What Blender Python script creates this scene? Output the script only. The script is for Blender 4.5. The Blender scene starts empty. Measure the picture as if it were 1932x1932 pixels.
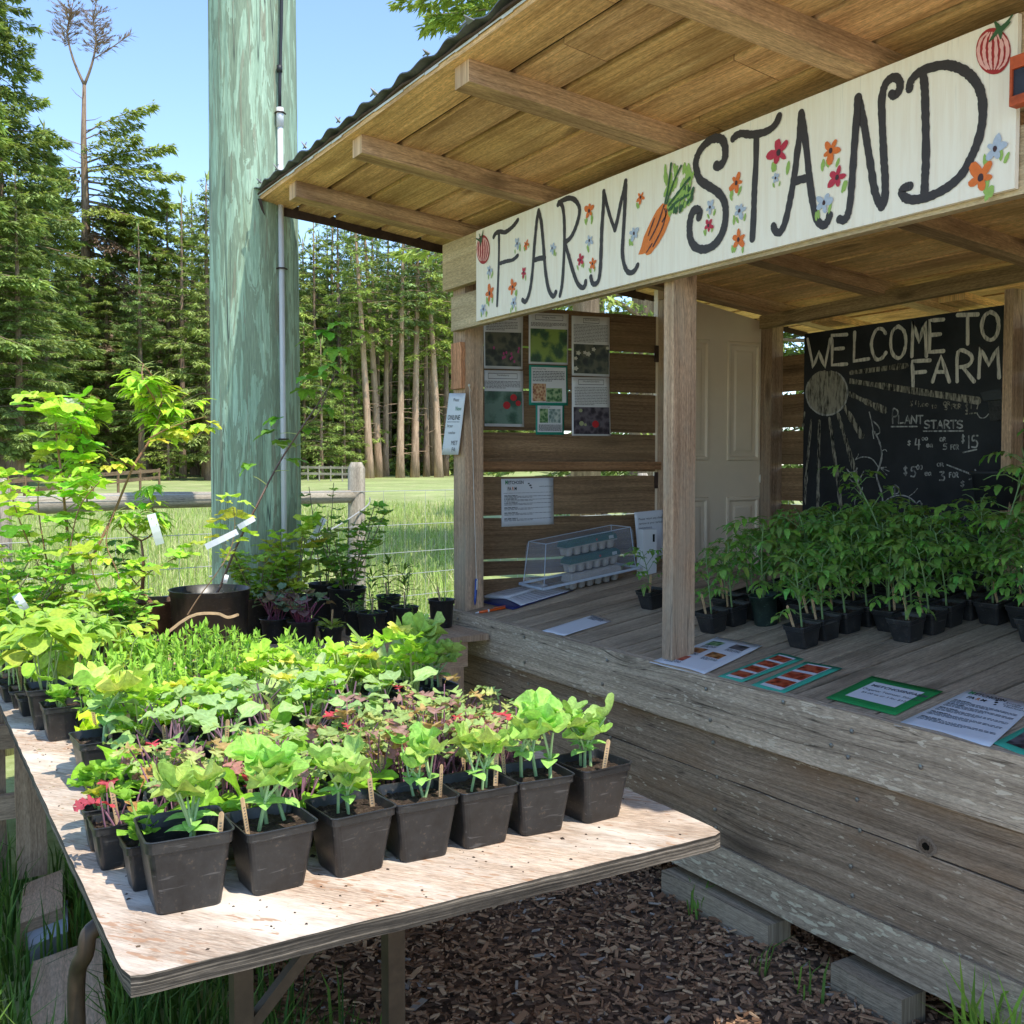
import bpy, bmesh, math, random
from mathutils import Vector as V, Matrix as M4
R = math.radians
S = bpy.context.scene
COL = S.collection

# ------------------------------------------------------------------ camera, world, sun, exposure
FPX = 1940.0                       # focal length in the units of a 1932 px wide frame
PITCH = math.atan(86 / FPX)
YAW = math.atan(1171 / math.hypot(FPX, 86))
CAM = V((0, 0, 1.51))
FH = V((-math.cos(YAW), math.sin(YAW), 0)); RT = V((math.sin(YAW), math.cos(YAW), 0))
FW = FH * math.cos(PITCH) - V((0, 0, math.sin(PITCH)))
UP = FH * math.sin(PITCH) + V((0, 0, math.cos(PITCH)))
cd = bpy.data.cameras.new('camera'); cam = bpy.data.objects.new('camera', cd); COL.objects.link(cam)
cd.sensor_width = 36; cd.lens = 36 * FPX / 1932; cd.clip_end = 2000; cd.clip_start = 0.05
mw = M4((RT, UP, -FW)).transposed().to_4x4(); mw.translation = CAM
cam.matrix_world = mw
S.camera = cam

SUN_E, SUN_A = R(63.5), R(12.5)      # elevation, and how far the sun stands from +X towards +Y
w = bpy.data.worlds.new('World'); S.world = w; w.use_nodes = True
nt = w.node_tree
sky = nt.nodes.new('ShaderNodeTexSky'); sky.sky_type = 'NISHITA'; sky.sun_disc = False
sky.sun_elevation = SUN_E; sky.sun_rotation = R(90) - SUN_A
sky.air_density = 0.92; sky.dust_density = 0.3; sky.ozone_density = 2.6; sky.altitude = 800
nt.links.new(sky.outputs[0], nt.nodes['Background'].inputs[0])
nt.nodes['Background'].inputs[1].default_value = 0.15
ld = bpy.data.lights.new('sun', 'SUN'); ld.energy = 2.1; ld.angle = R(0.55); ld.color = (1, 0.95, 0.86)
lo = bpy.data.objects.new('sun', ld); COL.objects.link(lo)
sd = V((math.cos(SUN_E) * math.cos(SUN_A), math.cos(SUN_E) * math.sin(SUN_A), math.sin(SUN_E)))
lo.rotation_euler = sd.to_track_quat('Z', 'Y').to_euler(); lo.location = (6, 0, 12)
S.view_settings.view_transform = 'Standard'; S.view_settings.look = 'None'
S.view_settings.exposure = 1.34; S.view_settings.gamma = 1
try:
    S.cycles.max_bounces = 8; S.cycles.transparent_max_bounces = 12
    S.cycles.diffuse_bounces = 4; S.cycles.transmission_bounces = 6
except Exception:
    pass

# ------------------------------------------------------------------ measuring helpers
def ray(px, py): return FW * FPX + RT * (px - 966) - UP * (py - 966)
def hit(px, py, p0, n):
    d = ray(px, py); p0 = V(p0); n = V(n)
    return CAM + d * ((p0 - CAM).dot(n) / d.dot(n))
def atz(px, py, z): return hit(px, py, (0, 0, z), (0, 0, 1))
def aty(px, py, y): return hit(px, py, (0, y, 0), (0, 1, 0))
def atx(px, py, x): return hit(px, py, (x, 0, 0), (1, 0, 0))
def atd(px, py, d):
    r = ray(px, py); return CAM + r * (d / math.hypot(r.x, r.y))
DS = 0.15                          # the counter top rises this much per metre towards the back
def deckz(y): return 0.80 + DS * (y - 2.39)
def deckp(px, py): return hit(px, py, (0, 2.39, 0.80), (0, -DS, 1))
WS = 0.108                         # the left end wall leans this much off square
def wallx(y): return -4.61 + WS * (y - 2.45)
WD = V((WS, 1, 0)).normalized(); WN = V((1, -WS, 0)).normalized()
def wallp(px, py, off=0.0): return hit(px, py, V((wallx(2.45), 2.45, 0)) + WN * off, WN)

# ------------------------------------------------------------------ mesh building
class MB:
    def __init__(s): s.v = []; s.f = []; s.uv = []; s.m = []; s.c = []
    def face(s, ix, uv, mat=0, c=(1, 1, 1)):
        s.f.append(ix); s.uv.append(uv); s.m.append(mat); s.c.append(c)
    def poly(s, pts, uv=None, mat=0, c=(1, 1, 1)):
        n = len(s.v); s.v += [tuple(p) for p in pts]
        s.face(list(range(n, n + len(pts))), uv or [(0.5, 0.5)] * len(pts), mat, c)
    def board(s, p, d, wv, tv, L, W, T, seg=1, jit=0, mat=0, c=(1, 1, 1), uvs=1.0, rnd=random, endc=0.8):
        """box with its grain along d; width along wv, thickness along tv"""
        p = V(p); d = V(d).normalized(); wv = V(wv).normalized(); tv = V(tv).normalized()
        ru, rv = rnd.random() * 50, rnd.random() * 50
        n0 = len(s.v)
        for i in range(seg + 1):
            a = L * i / seg
            j1 = rnd.uniform(-jit, jit); j2 = rnd.uniform(-jit, jit)
            for (x, y) in ((0 + j1, 0), (W + j2, 0), (W + j2, T), (0 + j1, T)):
                s.v.append(tuple(p + d * a + wv * x + tv * y))
        per = (0, W, W + T, 2 * W + T, 2 * W + 2 * T)
        flip = d.cross(wv).dot(tv) < 0
        for i in range(seg):
            for k in range(4):
                a = n0 + i * 4 + k; b = n0 + i * 4 + (k + 1) % 4
                ix = [a, a + 4, b + 4, b]
                u0, u1 = ru + L * i / seg, ru + L * (i + 1) / seg
                uv = [(u0, rv + per[k]), (u1, rv + per[k]), (u1, rv + per[k + 1]), (u0, rv + per[k + 1])]
                if flip: ix.reverse(); uv.reverse()
                s.face(ix, uv, mat, c)
        for e, q in ((0, [0, 1, 2, 3]), (seg, [3, 2, 1, 0])):
            ix = [n0 + e * 4 + k for k in q]
            uv = [(ru + 9 + 0.15 * x, rv + y) for x, y in ((0, 0), (0, W), (T, W), (T, 0))]
            if flip: ix.reverse()
            s.face(ix, uv, mat, tuple(x * endc for x in c))
    def bar(s, a, b, W, T, up=(0, 0, 1), mat=0, c=(1, 1, 1), seg=1, jit=0):
        a = V(a); b = V(b); d = (b - a); L = d.length; d.normalize()
        sd = d.cross(V(up)).normalized(); u = sd.cross(d).normalized()
        s.board(a - sd * W / 2 - u * T / 2, d, sd, u, L, W, T, seg, jit, mat, c)
    def tube(s, pts, rad, n=8, mat=0, c=(1, 1, 1), cap=True, uvscale=1.0):
        pts = [V(p) for p in pts]
        if not isinstance(rad, (list, tuple)): rad = [rad] * len(pts)
        n0 = len(s.v); acc = 0; accs = []; ru = random.random() * 20
        ref = None
        for i, p in enumerate(pts):
            t = (pts[min(i + 1, len(pts) - 1)] - pts[max(i - 1, 0)]).normalized()
            if ref is None:
                ref = t.cross(V((0, 0, 1)) if abs(t.z) < 0.9 else V((1, 0, 0))).normalized()
            else:
                ref = (ref - t * ref.dot(t)).normalized()
            b = t.cross(ref)
            if i: acc += (p - pts[i - 1]).length
            accs.append(acc)
            for k in range(n):
                a = 2 * math.pi * k / n
                s.v.append(tuple(p + (ref * math.cos(a) + b * math.sin(a)) * rad[i]))
        for i in range(len(pts) - 1):
            for k in range(n):
                k2 = (k + 1) % n
                ix = [n0 + i * n + k, n0 + i * n + k2, n0 + (i + 1) * n + k2, n0 + (i + 1) * n + k]
                w_ = 2 * math.pi * rad[i] / n
                s.face(ix, [(ru + accs[i], k * w_), (ru + accs[i], (k + 1) * w_), (ru + accs[i + 1], (k + 1) * w_), (ru + accs[i + 1], k * w_)], mat, c)
        if cap:
            s.face([n0 + k for k in range(n)][::-1], [(0, 0)] * n, mat, c)
            e = n0 + (len(pts) - 1) * n
            s.face([e + k for k in range(n)], [(0, 0)] * n, mat, c)
    def lathe(s, prof, n=24, o=(0, 0, 0), mat=0, c=(1, 1, 1)):
        n0 = len(s.v); o = V(o)
        for r, z in prof:
            for k in range(n):
                a = 2 * math.pi * k / n
                s.v.append((o.x + r * math.cos(a), o.y + r * math.sin(a), o.z + z))
        for i in range(len(prof) - 1):
            for k in range(n):
                k2 = (k + 1) % n
                s.face([n0 + i * n + k, n0 + i * n + k2, n0 + (i + 1) * n + k2, n0 + (i + 1) * n + k],
                       [(k / n * 3, prof[i][1]), ((k + 1) / n * 3, prof[i][1]), ((k + 1) / n * 3, prof[i + 1][1]), (k / n * 3, prof[i + 1][1])], mat, c)
    def loft(s, rings, mat=0, c=(1, 1, 1), cap0=False, cap1=False):
        """rings: equal-length closed point loops"""
        n = len(rings[0]); n0 = len(s.v)
        for r in rings: s.v += [tuple(p) for p in r]
        for i in range(len(rings) - 1):
            for k in range(n):
                k2 = (k + 1) % n
                s.face([n0 + i * n + k, n0 + i * n + k2, n0 + (i + 1) * n + k2, n0 + (i + 1) * n + k],
                       [(k / n, i), ((k + 1) / n, i), ((k + 1) / n, i + 1), (k / n, i + 1)], mat, c)
        if cap0: s.face([n0 + k for k in range(n)][::-1], [(0, 0)] * n, mat, c)
        if cap1: s.face([n0 + (len(rings) - 1) * n + k for k in range(n)], [(0, 0)] * n, mat, c)
    def mesh(s, name, mats, smooth=False):
        me = bpy.data.meshes.new(name)
        me.from_pydata(s.v, [], s.f)
        for m in (mats if isinstance(mats, (list, tuple)) else [mats]): me.materials.append(m)
        uvl = me.uv_layers.new(name='UVMap')
        uvl.data.foreach_set('uv', [x for f in s.uv for q in f for x in q])
        ca = me.color_attributes.new('tint', 'FLOAT_COLOR', 'CORNER')
        ca.data.foreach_set('color', [x for f, c in zip(s.f, s.c) for _ in f for x in (c[0], c[1], c[2], 1.0)])
        me.polygons.foreach_set('material_index', s.m)
        if smooth: me.polygons.foreach_set('use_smooth', [True] * len(s.f))
        me.update()
        return me
    def build(s, name, mats, parent=None, smooth=False):
        return link(name, s.mesh(name, mats, smooth), parent)

def link(name, me, parent=None):
    o = bpy.data.objects.new(name, me); COL.objects.link(o)
    if parent is not None: o.parent = parent
    return o
def tag(o, label=None, cat=None, group=None, kind=None):
    if label: o['label'] = label
    if cat: o['category'] = cat
    if group: o['group'] = group
    if kind: o['kind'] = kind
    return o
def thing(name, label, cat, loc=(0, 0, 0), group=None, rz=0):
    o = link(name, None); o.location = loc; o.rotation_euler.z = rz
    o.empty_display_size = 0.1
    return tag(o, label, cat, group)
ORD = ['first', 'second', 'third', 'fourth', 'fifth', 'sixth', 'seventh', 'eighth', 'ninth', 'tenth', 'eleventh', 'twelfth', 'thirteenth', 'fourteenth', 'fifteenth', 'sixteenth', 'seventeenth', 'eighteenth', 'nineteenth', 'twentieth', 'twenty-first', 'twenty-second', 'twenty-third', 'twenty-fourth', 'twenty-fifth', 'twenty-sixth']

# ------------------------------------------------------------------ materials
def nd(nt, t, ins=None, **kw):
    n = nt.nodes.new('ShaderNode' + t)
    for k, v_ in kw.items(): setattr(n, k, v_)
    for k, v_ in (ins or {}).items():
        if isinstance(v_, bpy.types.NodeSocket): nt.links.new(v_, n.inputs[k])
        else: n.inputs[k].default_value = v_
    return n
def mat_new(name):
    m = bpy.data.materials.new(name); m.use_nodes = True
    return m, m.node_tree, m.node_tree.nodes['Principled BSDF']
def ramp(nt, fac, stops, mode='LINEAR'):
    n = nd(nt, 'ValToRGB', {0: fac}); cr = n.color_ramp; cr.interpolation = mode
    while len(cr.elements) > 1: cr.elements.remove(cr.elements[-1])
    cr.elements[0].position = stops[0][0]; cr.elements[0].color = (*stops[0][1], 1)
    for p, c in stops[1:]:
        e = cr.elements.new(p); e.color = (*c, 1)
    return n.outputs[0]
def g3(x): return (x, x, x)
def mixc(nt, fac, a, b, bt='MIX'):
    n = nt.nodes.new('ShaderNodeMix'); n.data_type = 'RGBA'; n.blend_type = bt
    for i, v_ in ((0, fac), (6, a), (7, b)):
        if isinstance(v_, bpy.types.NodeSocket): nt.links.new(v_, n.inputs[i])
        elif i == 0: n.inputs[0].default_value = v_
        else: n.inputs[i].default_value = (*v_, 1) if len(v_) == 3 else v_
    return n.outputs[2]
def mth(nt, op, a, b=None):
    n = nt.nodes.new('ShaderNodeMath'); n.operation = op
    for i, v_ in ((0, a), (1, b)):
        if v_ is None: continue
        if isinstance(v_, bpy.types.NodeSocket): nt.links.new(v_, n.inputs[i])
        else: n.inputs[i].default_value = v_
    return n.outputs[0]
def tint(nt): return nd(nt, 'Attribute', attribute_name='tint').outputs['Color']

def plain(name, col, rough=0.6, spec=0.5, noise=0.0, nscale=40, metal=0.0, bump=0.0, usetint=True, coat=0.0):
    m, nt, bs = mat_new(name)
    c = nd(nt, 'RGB'); c.outputs[0].default_value = (*col, 1); out = c.outputs[0]
    if noise:
        tc = nd(nt, 'TexCoord').outputs['Object']
        n = nd(nt, 'TexNoise', {'Vector': tc, 'Scale': nscale, 'Detail': 5.0, 'Roughness': 0.65})
        f = ramp(nt, n.outputs[0], [(0.25, g3(1 - noise)), (0.75, g3(1 + noise))])
        out = mixc(nt, 1.0, out, f, 'MULTIPLY')
        if bump:
            b = nd(nt, 'Bump', {'Height': n.outputs[0], 'Strength': bump, 'Distance': 0.004}); nt.links.new(b.outputs[0], bs.inputs['Normal'])
    if usetint: out = mixc(nt, 1.0, out, tint(nt), 'MULTIPLY')
    nt.links.new(out, bs.inputs['Base Color'])
    bs.inputs['Roughness'].default_value = rough; bs.inputs['Metallic'].default_value = metal
    bs.inputs['Specular IOR Level'].default_value = spec
    bs.inputs['Coat Weight'].default_value = coat
    return m

def wood(name, dark, mid, light, su=1.6, sv=42, rough=0.85, knot=0.0, kscale=2.2, ring=0.5, stain=None, stain_amt=0.5, flake=None, flake_lo=0.60, bump=0.35, crack=0.0, spec=0.25, grit=0.3, warm=(1.12, 1.0, 0.83)):
    """weathered plank: u of the UV map runs along the grain in metres, v across it"""
    m, nt, bs = mat_new(name)
    uv = nd(nt, 'UVMap', uv_map='UVMap').outputs[0]
    sx = nd(nt, 'SeparateXYZ', {0: uv}); u, v_ = sx.outputs[0], sx.outputs[1]
    low = nd(nt, 'TexNoise', {'Vector': nd(nt, 'Mapping', {0: uv, 3: (1.6, 5.0, 1)}).outputs[0], 'Scale': 1.0, 'Detail': 3.0})
    # knots push the grain aside
    kv = nd(nt, 'TexVoronoi', {'Vector': nd(nt, 'Mapping', {0: uv, 3: (kscale, kscale * 3.4, 1)}).outputs[0], 'Scale': 1.0, 'Randomness': 1.0})
    kd = kv.outputs['Distance']
    kf = ramp(nt, kd, [(0.0, g3(1)), (0.30, g3(0.12)), (0.55, g3(0))]) if knot else None
    v2 = mth(nt, 'ADD', v_, mth(nt, 'MULTIPLY', low.outputs[0], 0.022))
    if knot: v2 = mth(nt, 'ADD', v2, mth(nt, 'MULTIPLY', kf, 0.045 * knot))
    cv = nd(nt, 'CombineXYZ', {0: u, 1: v2}).outputs[0]
    fine = nd(nt, 'TexNoise', {'Vector': nd(nt, 'Mapping', {0: cv, 3: (su * 2, sv * 4, 1)}).outputs[0], 'Scale': 1.0, 'Detail': 6.0, 'Roughness': 0.7})
    band = nd(nt, 'TexNoise', {'Vector': nd(nt, 'Mapping', {0: cv, 3: (su * 0.35, sv, 1)}).outputs[0], 'Scale': 1.0, 'Detail': 4.0, 'Roughness': 0.6})
    g = mth(nt, 'ADD', mth(nt, 'MULTIPLY', fine.outputs[0], 1 - ring), mth(nt, 'MULTIPLY', band.outputs[0], ring))
    c = ramp(nt, g, [(0.33, dark), (0.5, mid), (0.66, light)])
    blot = nd(nt, 'TexNoise', {'Vector': nd(nt, 'Mapping', {0: uv, 3: (1.3, 4, 1)}).outputs[0], 'Scale': 1.0, 'Detail': 6.0, 'Roughness': 0.6})
    c = mixc(nt, 1.0, c, ramp(nt, blot.outputs[0], [(0.3, g3(0.72)), (0.7, g3(1.22))]), 'MULTIPLY')
    gr = nd(nt, 'TexNoise', {'Vector': nd(nt, 'Mapping', {0: uv, 1: (5, 1, 0), 3: (38, 190, 1)}).outputs[0], 'Scale': 1.0, 'Detail': 3.0, 'Roughness': 0.7})
    c = mixc(nt, 1.0, c, ramp(nt, gr.outputs[0], [(0.32, g3(1 - grit)), (0.5, g3(1.0)), (0.68, g3(1 + grit))]), 'MULTIPLY')
    if stain:
        st = nd(nt, 'TexNoise', {'Vector': nd(nt, 'Mapping', {0: uv, 1: (7, 3, 0), 3: (2.0, 6, 1)}).outputs[0], 'Scale': 1.0, 'Detail': 7.0, 'Roughness': 0.65})
        c = mixc(nt, mth(nt, 'MULTIPLY', ramp(nt, st.outputs[0], [(0.48, g3(0)), (0.64, g3(1))]), stain_amt), c, stain)
    if flake:
        fl = nd(nt, 'TexNoise', {'Vector': nd(nt, 'Mapping', {0: uv, 1: (3, 9, 0), 3: (22, 75, 1)}).outputs[0], 'Scale': 1.0, 'Detail': 3.0})
        fz = nd(nt, 'TexNoise', {'Vector': nd(nt, 'Mapping', {0: uv, 3: (3, 9, 1)}).outputs[0], 'Scale': 1.0, 'Detail': 2.0})
        ff = ramp(nt, mth(nt, 'ADD', fl.outputs[0], mth(nt, 'MULTIPLY', mth(nt, 'SUBTRACT', fz.outputs[0], 0.5), 0.5)), [(flake_lo, g3(0)), (flake_lo + 0.03, g3(0.8))])
        c = mixc(nt, ff, c, flake)
    if knot:
        c = mixc(nt, ramp(nt, kd, [(0.0, g3(0.85)), (0.10, g3(0.5)), (0.17, g3(0))]), c, tuple(x * 0.45 for x in dark))
    if crack:
        ck = nd(nt, 'TexNoise', {'Vector': nd(nt, 'Mapping', {0: cv, 1: (1, 5, 0), 3: (0.7, 26, 1)}).outputs[0], 'Scale': 1.0, 'Detail': 2.0})
        cf = ramp(nt, ck.outputs[0], [(0.49, g3(0)), (0.5, g3(crack)), (0.51, g3(0))])
        c = mixc(nt, cf, c, tuple(x * 0.2 for x in dark))
    c = mixc(nt, 1.0, c, tint(nt), 'MULTIPLY'); c = mixc(nt, 1.0, c, warm, 'MULTIPLY')
    nt.links.new(c, bs.inputs['Base Color'])
    bs.inputs['Roughness'].default_value = rough; bs.inputs['Specular IOR Level'].default_value = spec
    b = nd(nt, 'Bump', {'Height': g, 'Strength': bump, 'Distance': 0.006})
    nt.links.new(b.outputs[0], bs.inputs['Normal'])
    return m

W = {}
W['rail'] = wood('weathered_grey_rail', (0.16, 0.13, 0.105), (0.43, 0.37, 0.31), (0.58, 0.52, 0.45), su=1.2, sv=30, knot=1.0, kscale=1.9, flake=(0.64, 0.60, 0.53), flake_lo=0.63, crack=0.8, bump=0.6)
W['skirt'] = wood('weathered_grey_brown_board', (0.10, 0.078, 0.062), (0.255, 0.205, 0.165), (0.37, 0.31, 0.26), su=1.3, sv=38, knot=0.9, kscale=1.0, flake=(0.50, 0.46, 0.40), flake_lo=0.66, crack=0.6, stain=(0.19, 0.115, 0.065), stain_amt=0.5)
W['sill'] = wood('lichen_grey_board', (0.15, 0.12, 0.095), (0.34, 0.295, 0.24), (0.46, 0.41, 0.34), sv=36, knot=0.5, flake=(0.52, 0.51, 0.42), flake_lo=0.60, crack=0.4)
W['deck'] = wood('grey_deck_board', (0.21, 0.175, 0.14), (0.35, 0.295, 0.245), (0.46, 0.40, 0.335), su=1.0, sv=34, knot=0.5, kscale=1.2, crack=0.4, stain=(0.12, 0.1, 0.08), stain_amt=0.5)
W['post'] = wood('brown_weathered_post', (0.17, 0.115, 0.085), (0.41, 0.30, 0.23), (0.54, 0.42, 0.335), su=1.6, sv=44, knot=0.9, kscale=1.8, crack=0.5, stain=(0.34, 0.32, 0.29), stain_amt=0.6)
W['rafter'] = wood('tan_brown_rafter', (0.22, 0.145, 0.095), (0.48, 0.35, 0.245), (0.62, 0.485, 0.36), su=1.3, sv=36, knot=0.7, kscale=1.6, stain=(0.16, 0.10, 0.065), stain_amt=0.6, crack=0.3)
W['ceil'] = wood('yellow_tan_ceiling_board', (0.31, 0.175, 0.085), (0.66, 0.45, 0.26), (0.80, 0.62, 0.42), su=1.3, sv=30, knot=0.9, kscale=1.5, stain=(0.30, 0.18, 0.085), stain_amt=0.6, crack=0.25, bump=0.25)
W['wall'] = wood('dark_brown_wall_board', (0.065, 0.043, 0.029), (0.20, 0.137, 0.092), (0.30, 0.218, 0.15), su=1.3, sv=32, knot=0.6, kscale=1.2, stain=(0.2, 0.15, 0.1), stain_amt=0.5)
W['fascia'] = wood('pale_olive_fascia_board', (0.30, 0.235, 0.15), (0.50, 0.42, 0.29), (0.60, 0.53, 0.39), su=1.1, sv=22, knot=0.8, kscale=1.6, ring=0.75, bump=0.2)
W['ply'] = wood('worn_plywood', (0.26, 0.18, 0.125), (0.49, 0.38, 0.29), (0.64, 0.555, 0.455), su=9, sv=70, ring=0.3, stain=(0.78, 0.71, 0.62), stain_amt=0.85, flake=(0.40, 0.235, 0.14), flake_lo=0.635, bump=0.6, warm=(1.04, 1.0, 0.95))
W['plyedge'] = wood('grey_plywood_edge', (0.014, 0.012, 0.011), (0.075, 0.066, 0.056), (0.36, 0.31, 0.25), su=3, sv=150, ring=0.8, crack=0.3, bump=0.6, warm=(1.04, 1.0, 0.95))
W['fresh'] = wood('planed_fir_plank', (0.36, 0.235, 0.15), (0.50, 0.35, 0.235), (0.58, 0.43, 0.3), su=0.8, sv=22, ring=0.7, knot=0.4, kscale=1.0, bump=0.1, warm=(1.04, 1.0, 0.95))
W['trestle'] = wood('grey_brown_trestle_board', (0.15, 0.11, 0.08), (0.3, 0.23, 0.175), (0.4, 0.32, 0.25), su=1.4, sv=28, knot=0.6, bump=0.25)
W['beam'] = wood('ochre_beam', (0.13, 0.09, 0.05), (0.27, 0.2, 0.115), (0.37, 0.29, 0.17), su=1.3, sv=36, knot=0.6)
W['fence'] = wood('silvered_round_rail', (0.17, 0.15, 0.12), (0.38, 0.34, 0.275), (0.52, 0.475, 0.39), su=1.5, sv=24, knot=0.4, crack=0.6, warm=(1.04, 1.0, 0.95))
W['stick'] = wood('pale_birch_stick', (0.44, 0.29, 0.15), (0.56, 0.39, 0.22), (0.63, 0.47, 0.29), su=3, sv=80, bump=0.05, warm=(1.04, 1.0, 0.95))
W['block'] = wood('grey_timber_block', (0.13, 0.11, 0.09), (0.29, 0.255, 0.21), (0.40, 0.36, 0.31), su=2, sv=55, crack=0.6, flake=(0.33, 0.33, 0.29), flake_lo=0.68)

def pole_material():
    m, nt, bs = mat_new('green_treated_pole_wood')
    uv = nd(nt, 'UVMap', uv_map='UVMap').outputs[0]
    def nz(sc, loc=(0, 0, 0), d=5.0, dist=0.0, r=0.6):
        return nd(nt, 'TexNoise', {'Vector': nd(nt, 'Mapping', {0: uv, 1: loc, 3: sc}).outputs[0], 'Scale': 1.0, 'Detail': d, 'Distortion': dist, 'Roughness': r}).outputs[0]
    a = nz((1.3, 17, 1), dist=0.5, d=7.0, r=0.65); b = nz((2.0, 26, 1), (4, 2, 0), dist=0.6); f = nz((14, 190, 1), (1, 8, 0))
    c = ramp(nt, a, [(0.36, (0.27, 0.37, 0.255)), (0.50, (0.36, 0.49, 0.34)), (0.64, (0.46, 0.60, 0.43))])
    p3 = nz((2.4, 19, 1), (9, 4, 0), 6.0, 1.0, 0.6)
    c = mixc(nt, ramp(nt, p3, [(0.49, g3(0)), (0.50, g3(0.8))]), c, (0.225, 0.275, 0.18))
    c = mixc(nt, ramp(nt, b, [(0.60, g3(0)), (0.61, g3(0.6))]), c, (0.27, 0.245, 0.165))
    c = mixc(nt, 1.0, c, ramp(nt, f, [(0.3, g3(0.74)), (0.7, g3(1.22))]), 'MULTIPLY')
    ck = nz((0.22, 9, 1), (2, 3, 0), 2.0)
    c = mixc(nt, ramp(nt, ck, [(0.494, g3(0)), (0.5, g3(0.95)), (0.506, g3(0))]), c, (0.05, 0.06, 0.05))
    kn = nd(nt, 'TexVoronoi', {'Vector': nd(nt, 'Mapping', {0: uv, 3: (2.2, 5, 1)}).outputs[0], 'Scale': 1.0}).outputs['Distance']
    c = mixc(nt, ramp(nt, kn, [(0.0, g3(0.8)), (0.045, g3(0.4)), (0.06, g3(0))]), c, (0.05, 0.045, 0.035))
    nt.links.new(c, bs.inputs['Base Color']); bs.inputs['Roughness'].default_value = 0.75
    bs.inputs['Specular IOR Level'].default_value = 0.3
    bp = nd(nt, 'Bump', {'Height': mth(nt, 'ADD', a, mth(nt, 'MULTIPLY', b, 0.6)), 'Strength': 0.8, 'Distance': 0.014})
    nt.links.new(bp.outputs[0], bs.inputs['Normal'])
    return m
W['pole'] = pole_material()

def leaf_material(name, col, trans, vein=0.35, rough=0.42, tw=0.32, spec=0.4, vein_col=None, bump=0.4, nscale=60):
    m, nt, bs = mat_new(name)
    uv = nd(nt, 'UVMap', uv_map='UVMap').outputs[0]
    sx = nd(nt, 'SeparateXYZ', {0: uv}); u, v_ = sx.outputs[0], sx.outputs[1]
    au = mth(nt, 'ABSOLUTE', mth(nt, 'SUBTRACT', u, 0.5))
    mid = ramp(nt, au, [(0.0, g3(1)), (0.035, g3(0.5)), (0.06, g3(0))])
    sv = mth(nt, 'SINE', mth(nt, 'MULTIPLY', mth(nt, 'SUBTRACT', v_, mth(nt, 'MULTIPLY', au, 0.6)), 46.0))
    side = ramp(nt, sv, [(0.80, g3(0)), (1.0, g3(0.6))])
    vv = mth(nt, 'MULTIPLY', mth(nt, 'MAXIMUM', mid, side), vein)
    tc = nd(nt, 'TexCoord').outputs['Object']
    n = nd(nt, 'TexNoise', {'Vector': tc, 'Scale': nscale, 'Detail': 3.0})
    f = ramp(nt, n.outputs[0], [(0.3, g3(0.78)), (0.7, g3(1.2))])
    tn = mixc(nt, 1.0, tint(nt), f, 'MULTIPLY')
    c = mixc(nt, vv, col, vein_col or tuple(min(1, x * 1.5 + 0.06) for x in col))
    c = mixc(nt, 1.0, c, tn, 'MULTIPLY')
    nt.links.new(c, bs.inputs['Base Color']); bs.inputs['Roughness'].default_value = rough
    bs.inputs['Specular IOR Level'].default_value = spec
    if bump:
        b = nd(nt, 'Bump', {'Height': mth(nt, 'SUBTRACT', n.outputs[0], mth(nt, 'MULTIPLY', vv, 0.8)), 'Strength': bump, 'Distance': 0.003})
        nt.links.new(b.outputs[0], bs.inputs['Normal'])
    tr = nd(nt, 'BsdfTranslucent', {'Color': mixc(nt, 1.0, trans, tn, 'MULTIPLY')})
    mx = nd(nt, 'MixShader', {0: tw, 1: bs.outputs[0], 2: tr.outputs[0]})
    nt.links.new(mx.outputs[0], nt.nodes['Material Output'].inputs[0])
    return m

# ================================================================== SETTING: ground
random.seed(7)
def gz(x, y):
    d = math.hypot(x, y)
    return 0.0 if d < 9 else min((d - 9) / 56 * 0.8, 1.6)
def lpart(name, mb, mats, parent, smooth=False): return mb.build(name, mats, parent, smooth)
def part(name, mb, mats, parent, smooth=False):
    """a part whose mesh was written in world coordinates"""
    o = mb.build(name, mats, parent, smooth)
    if parent is not None and parent.parent is None: o.location = -parent.location
    return o

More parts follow.
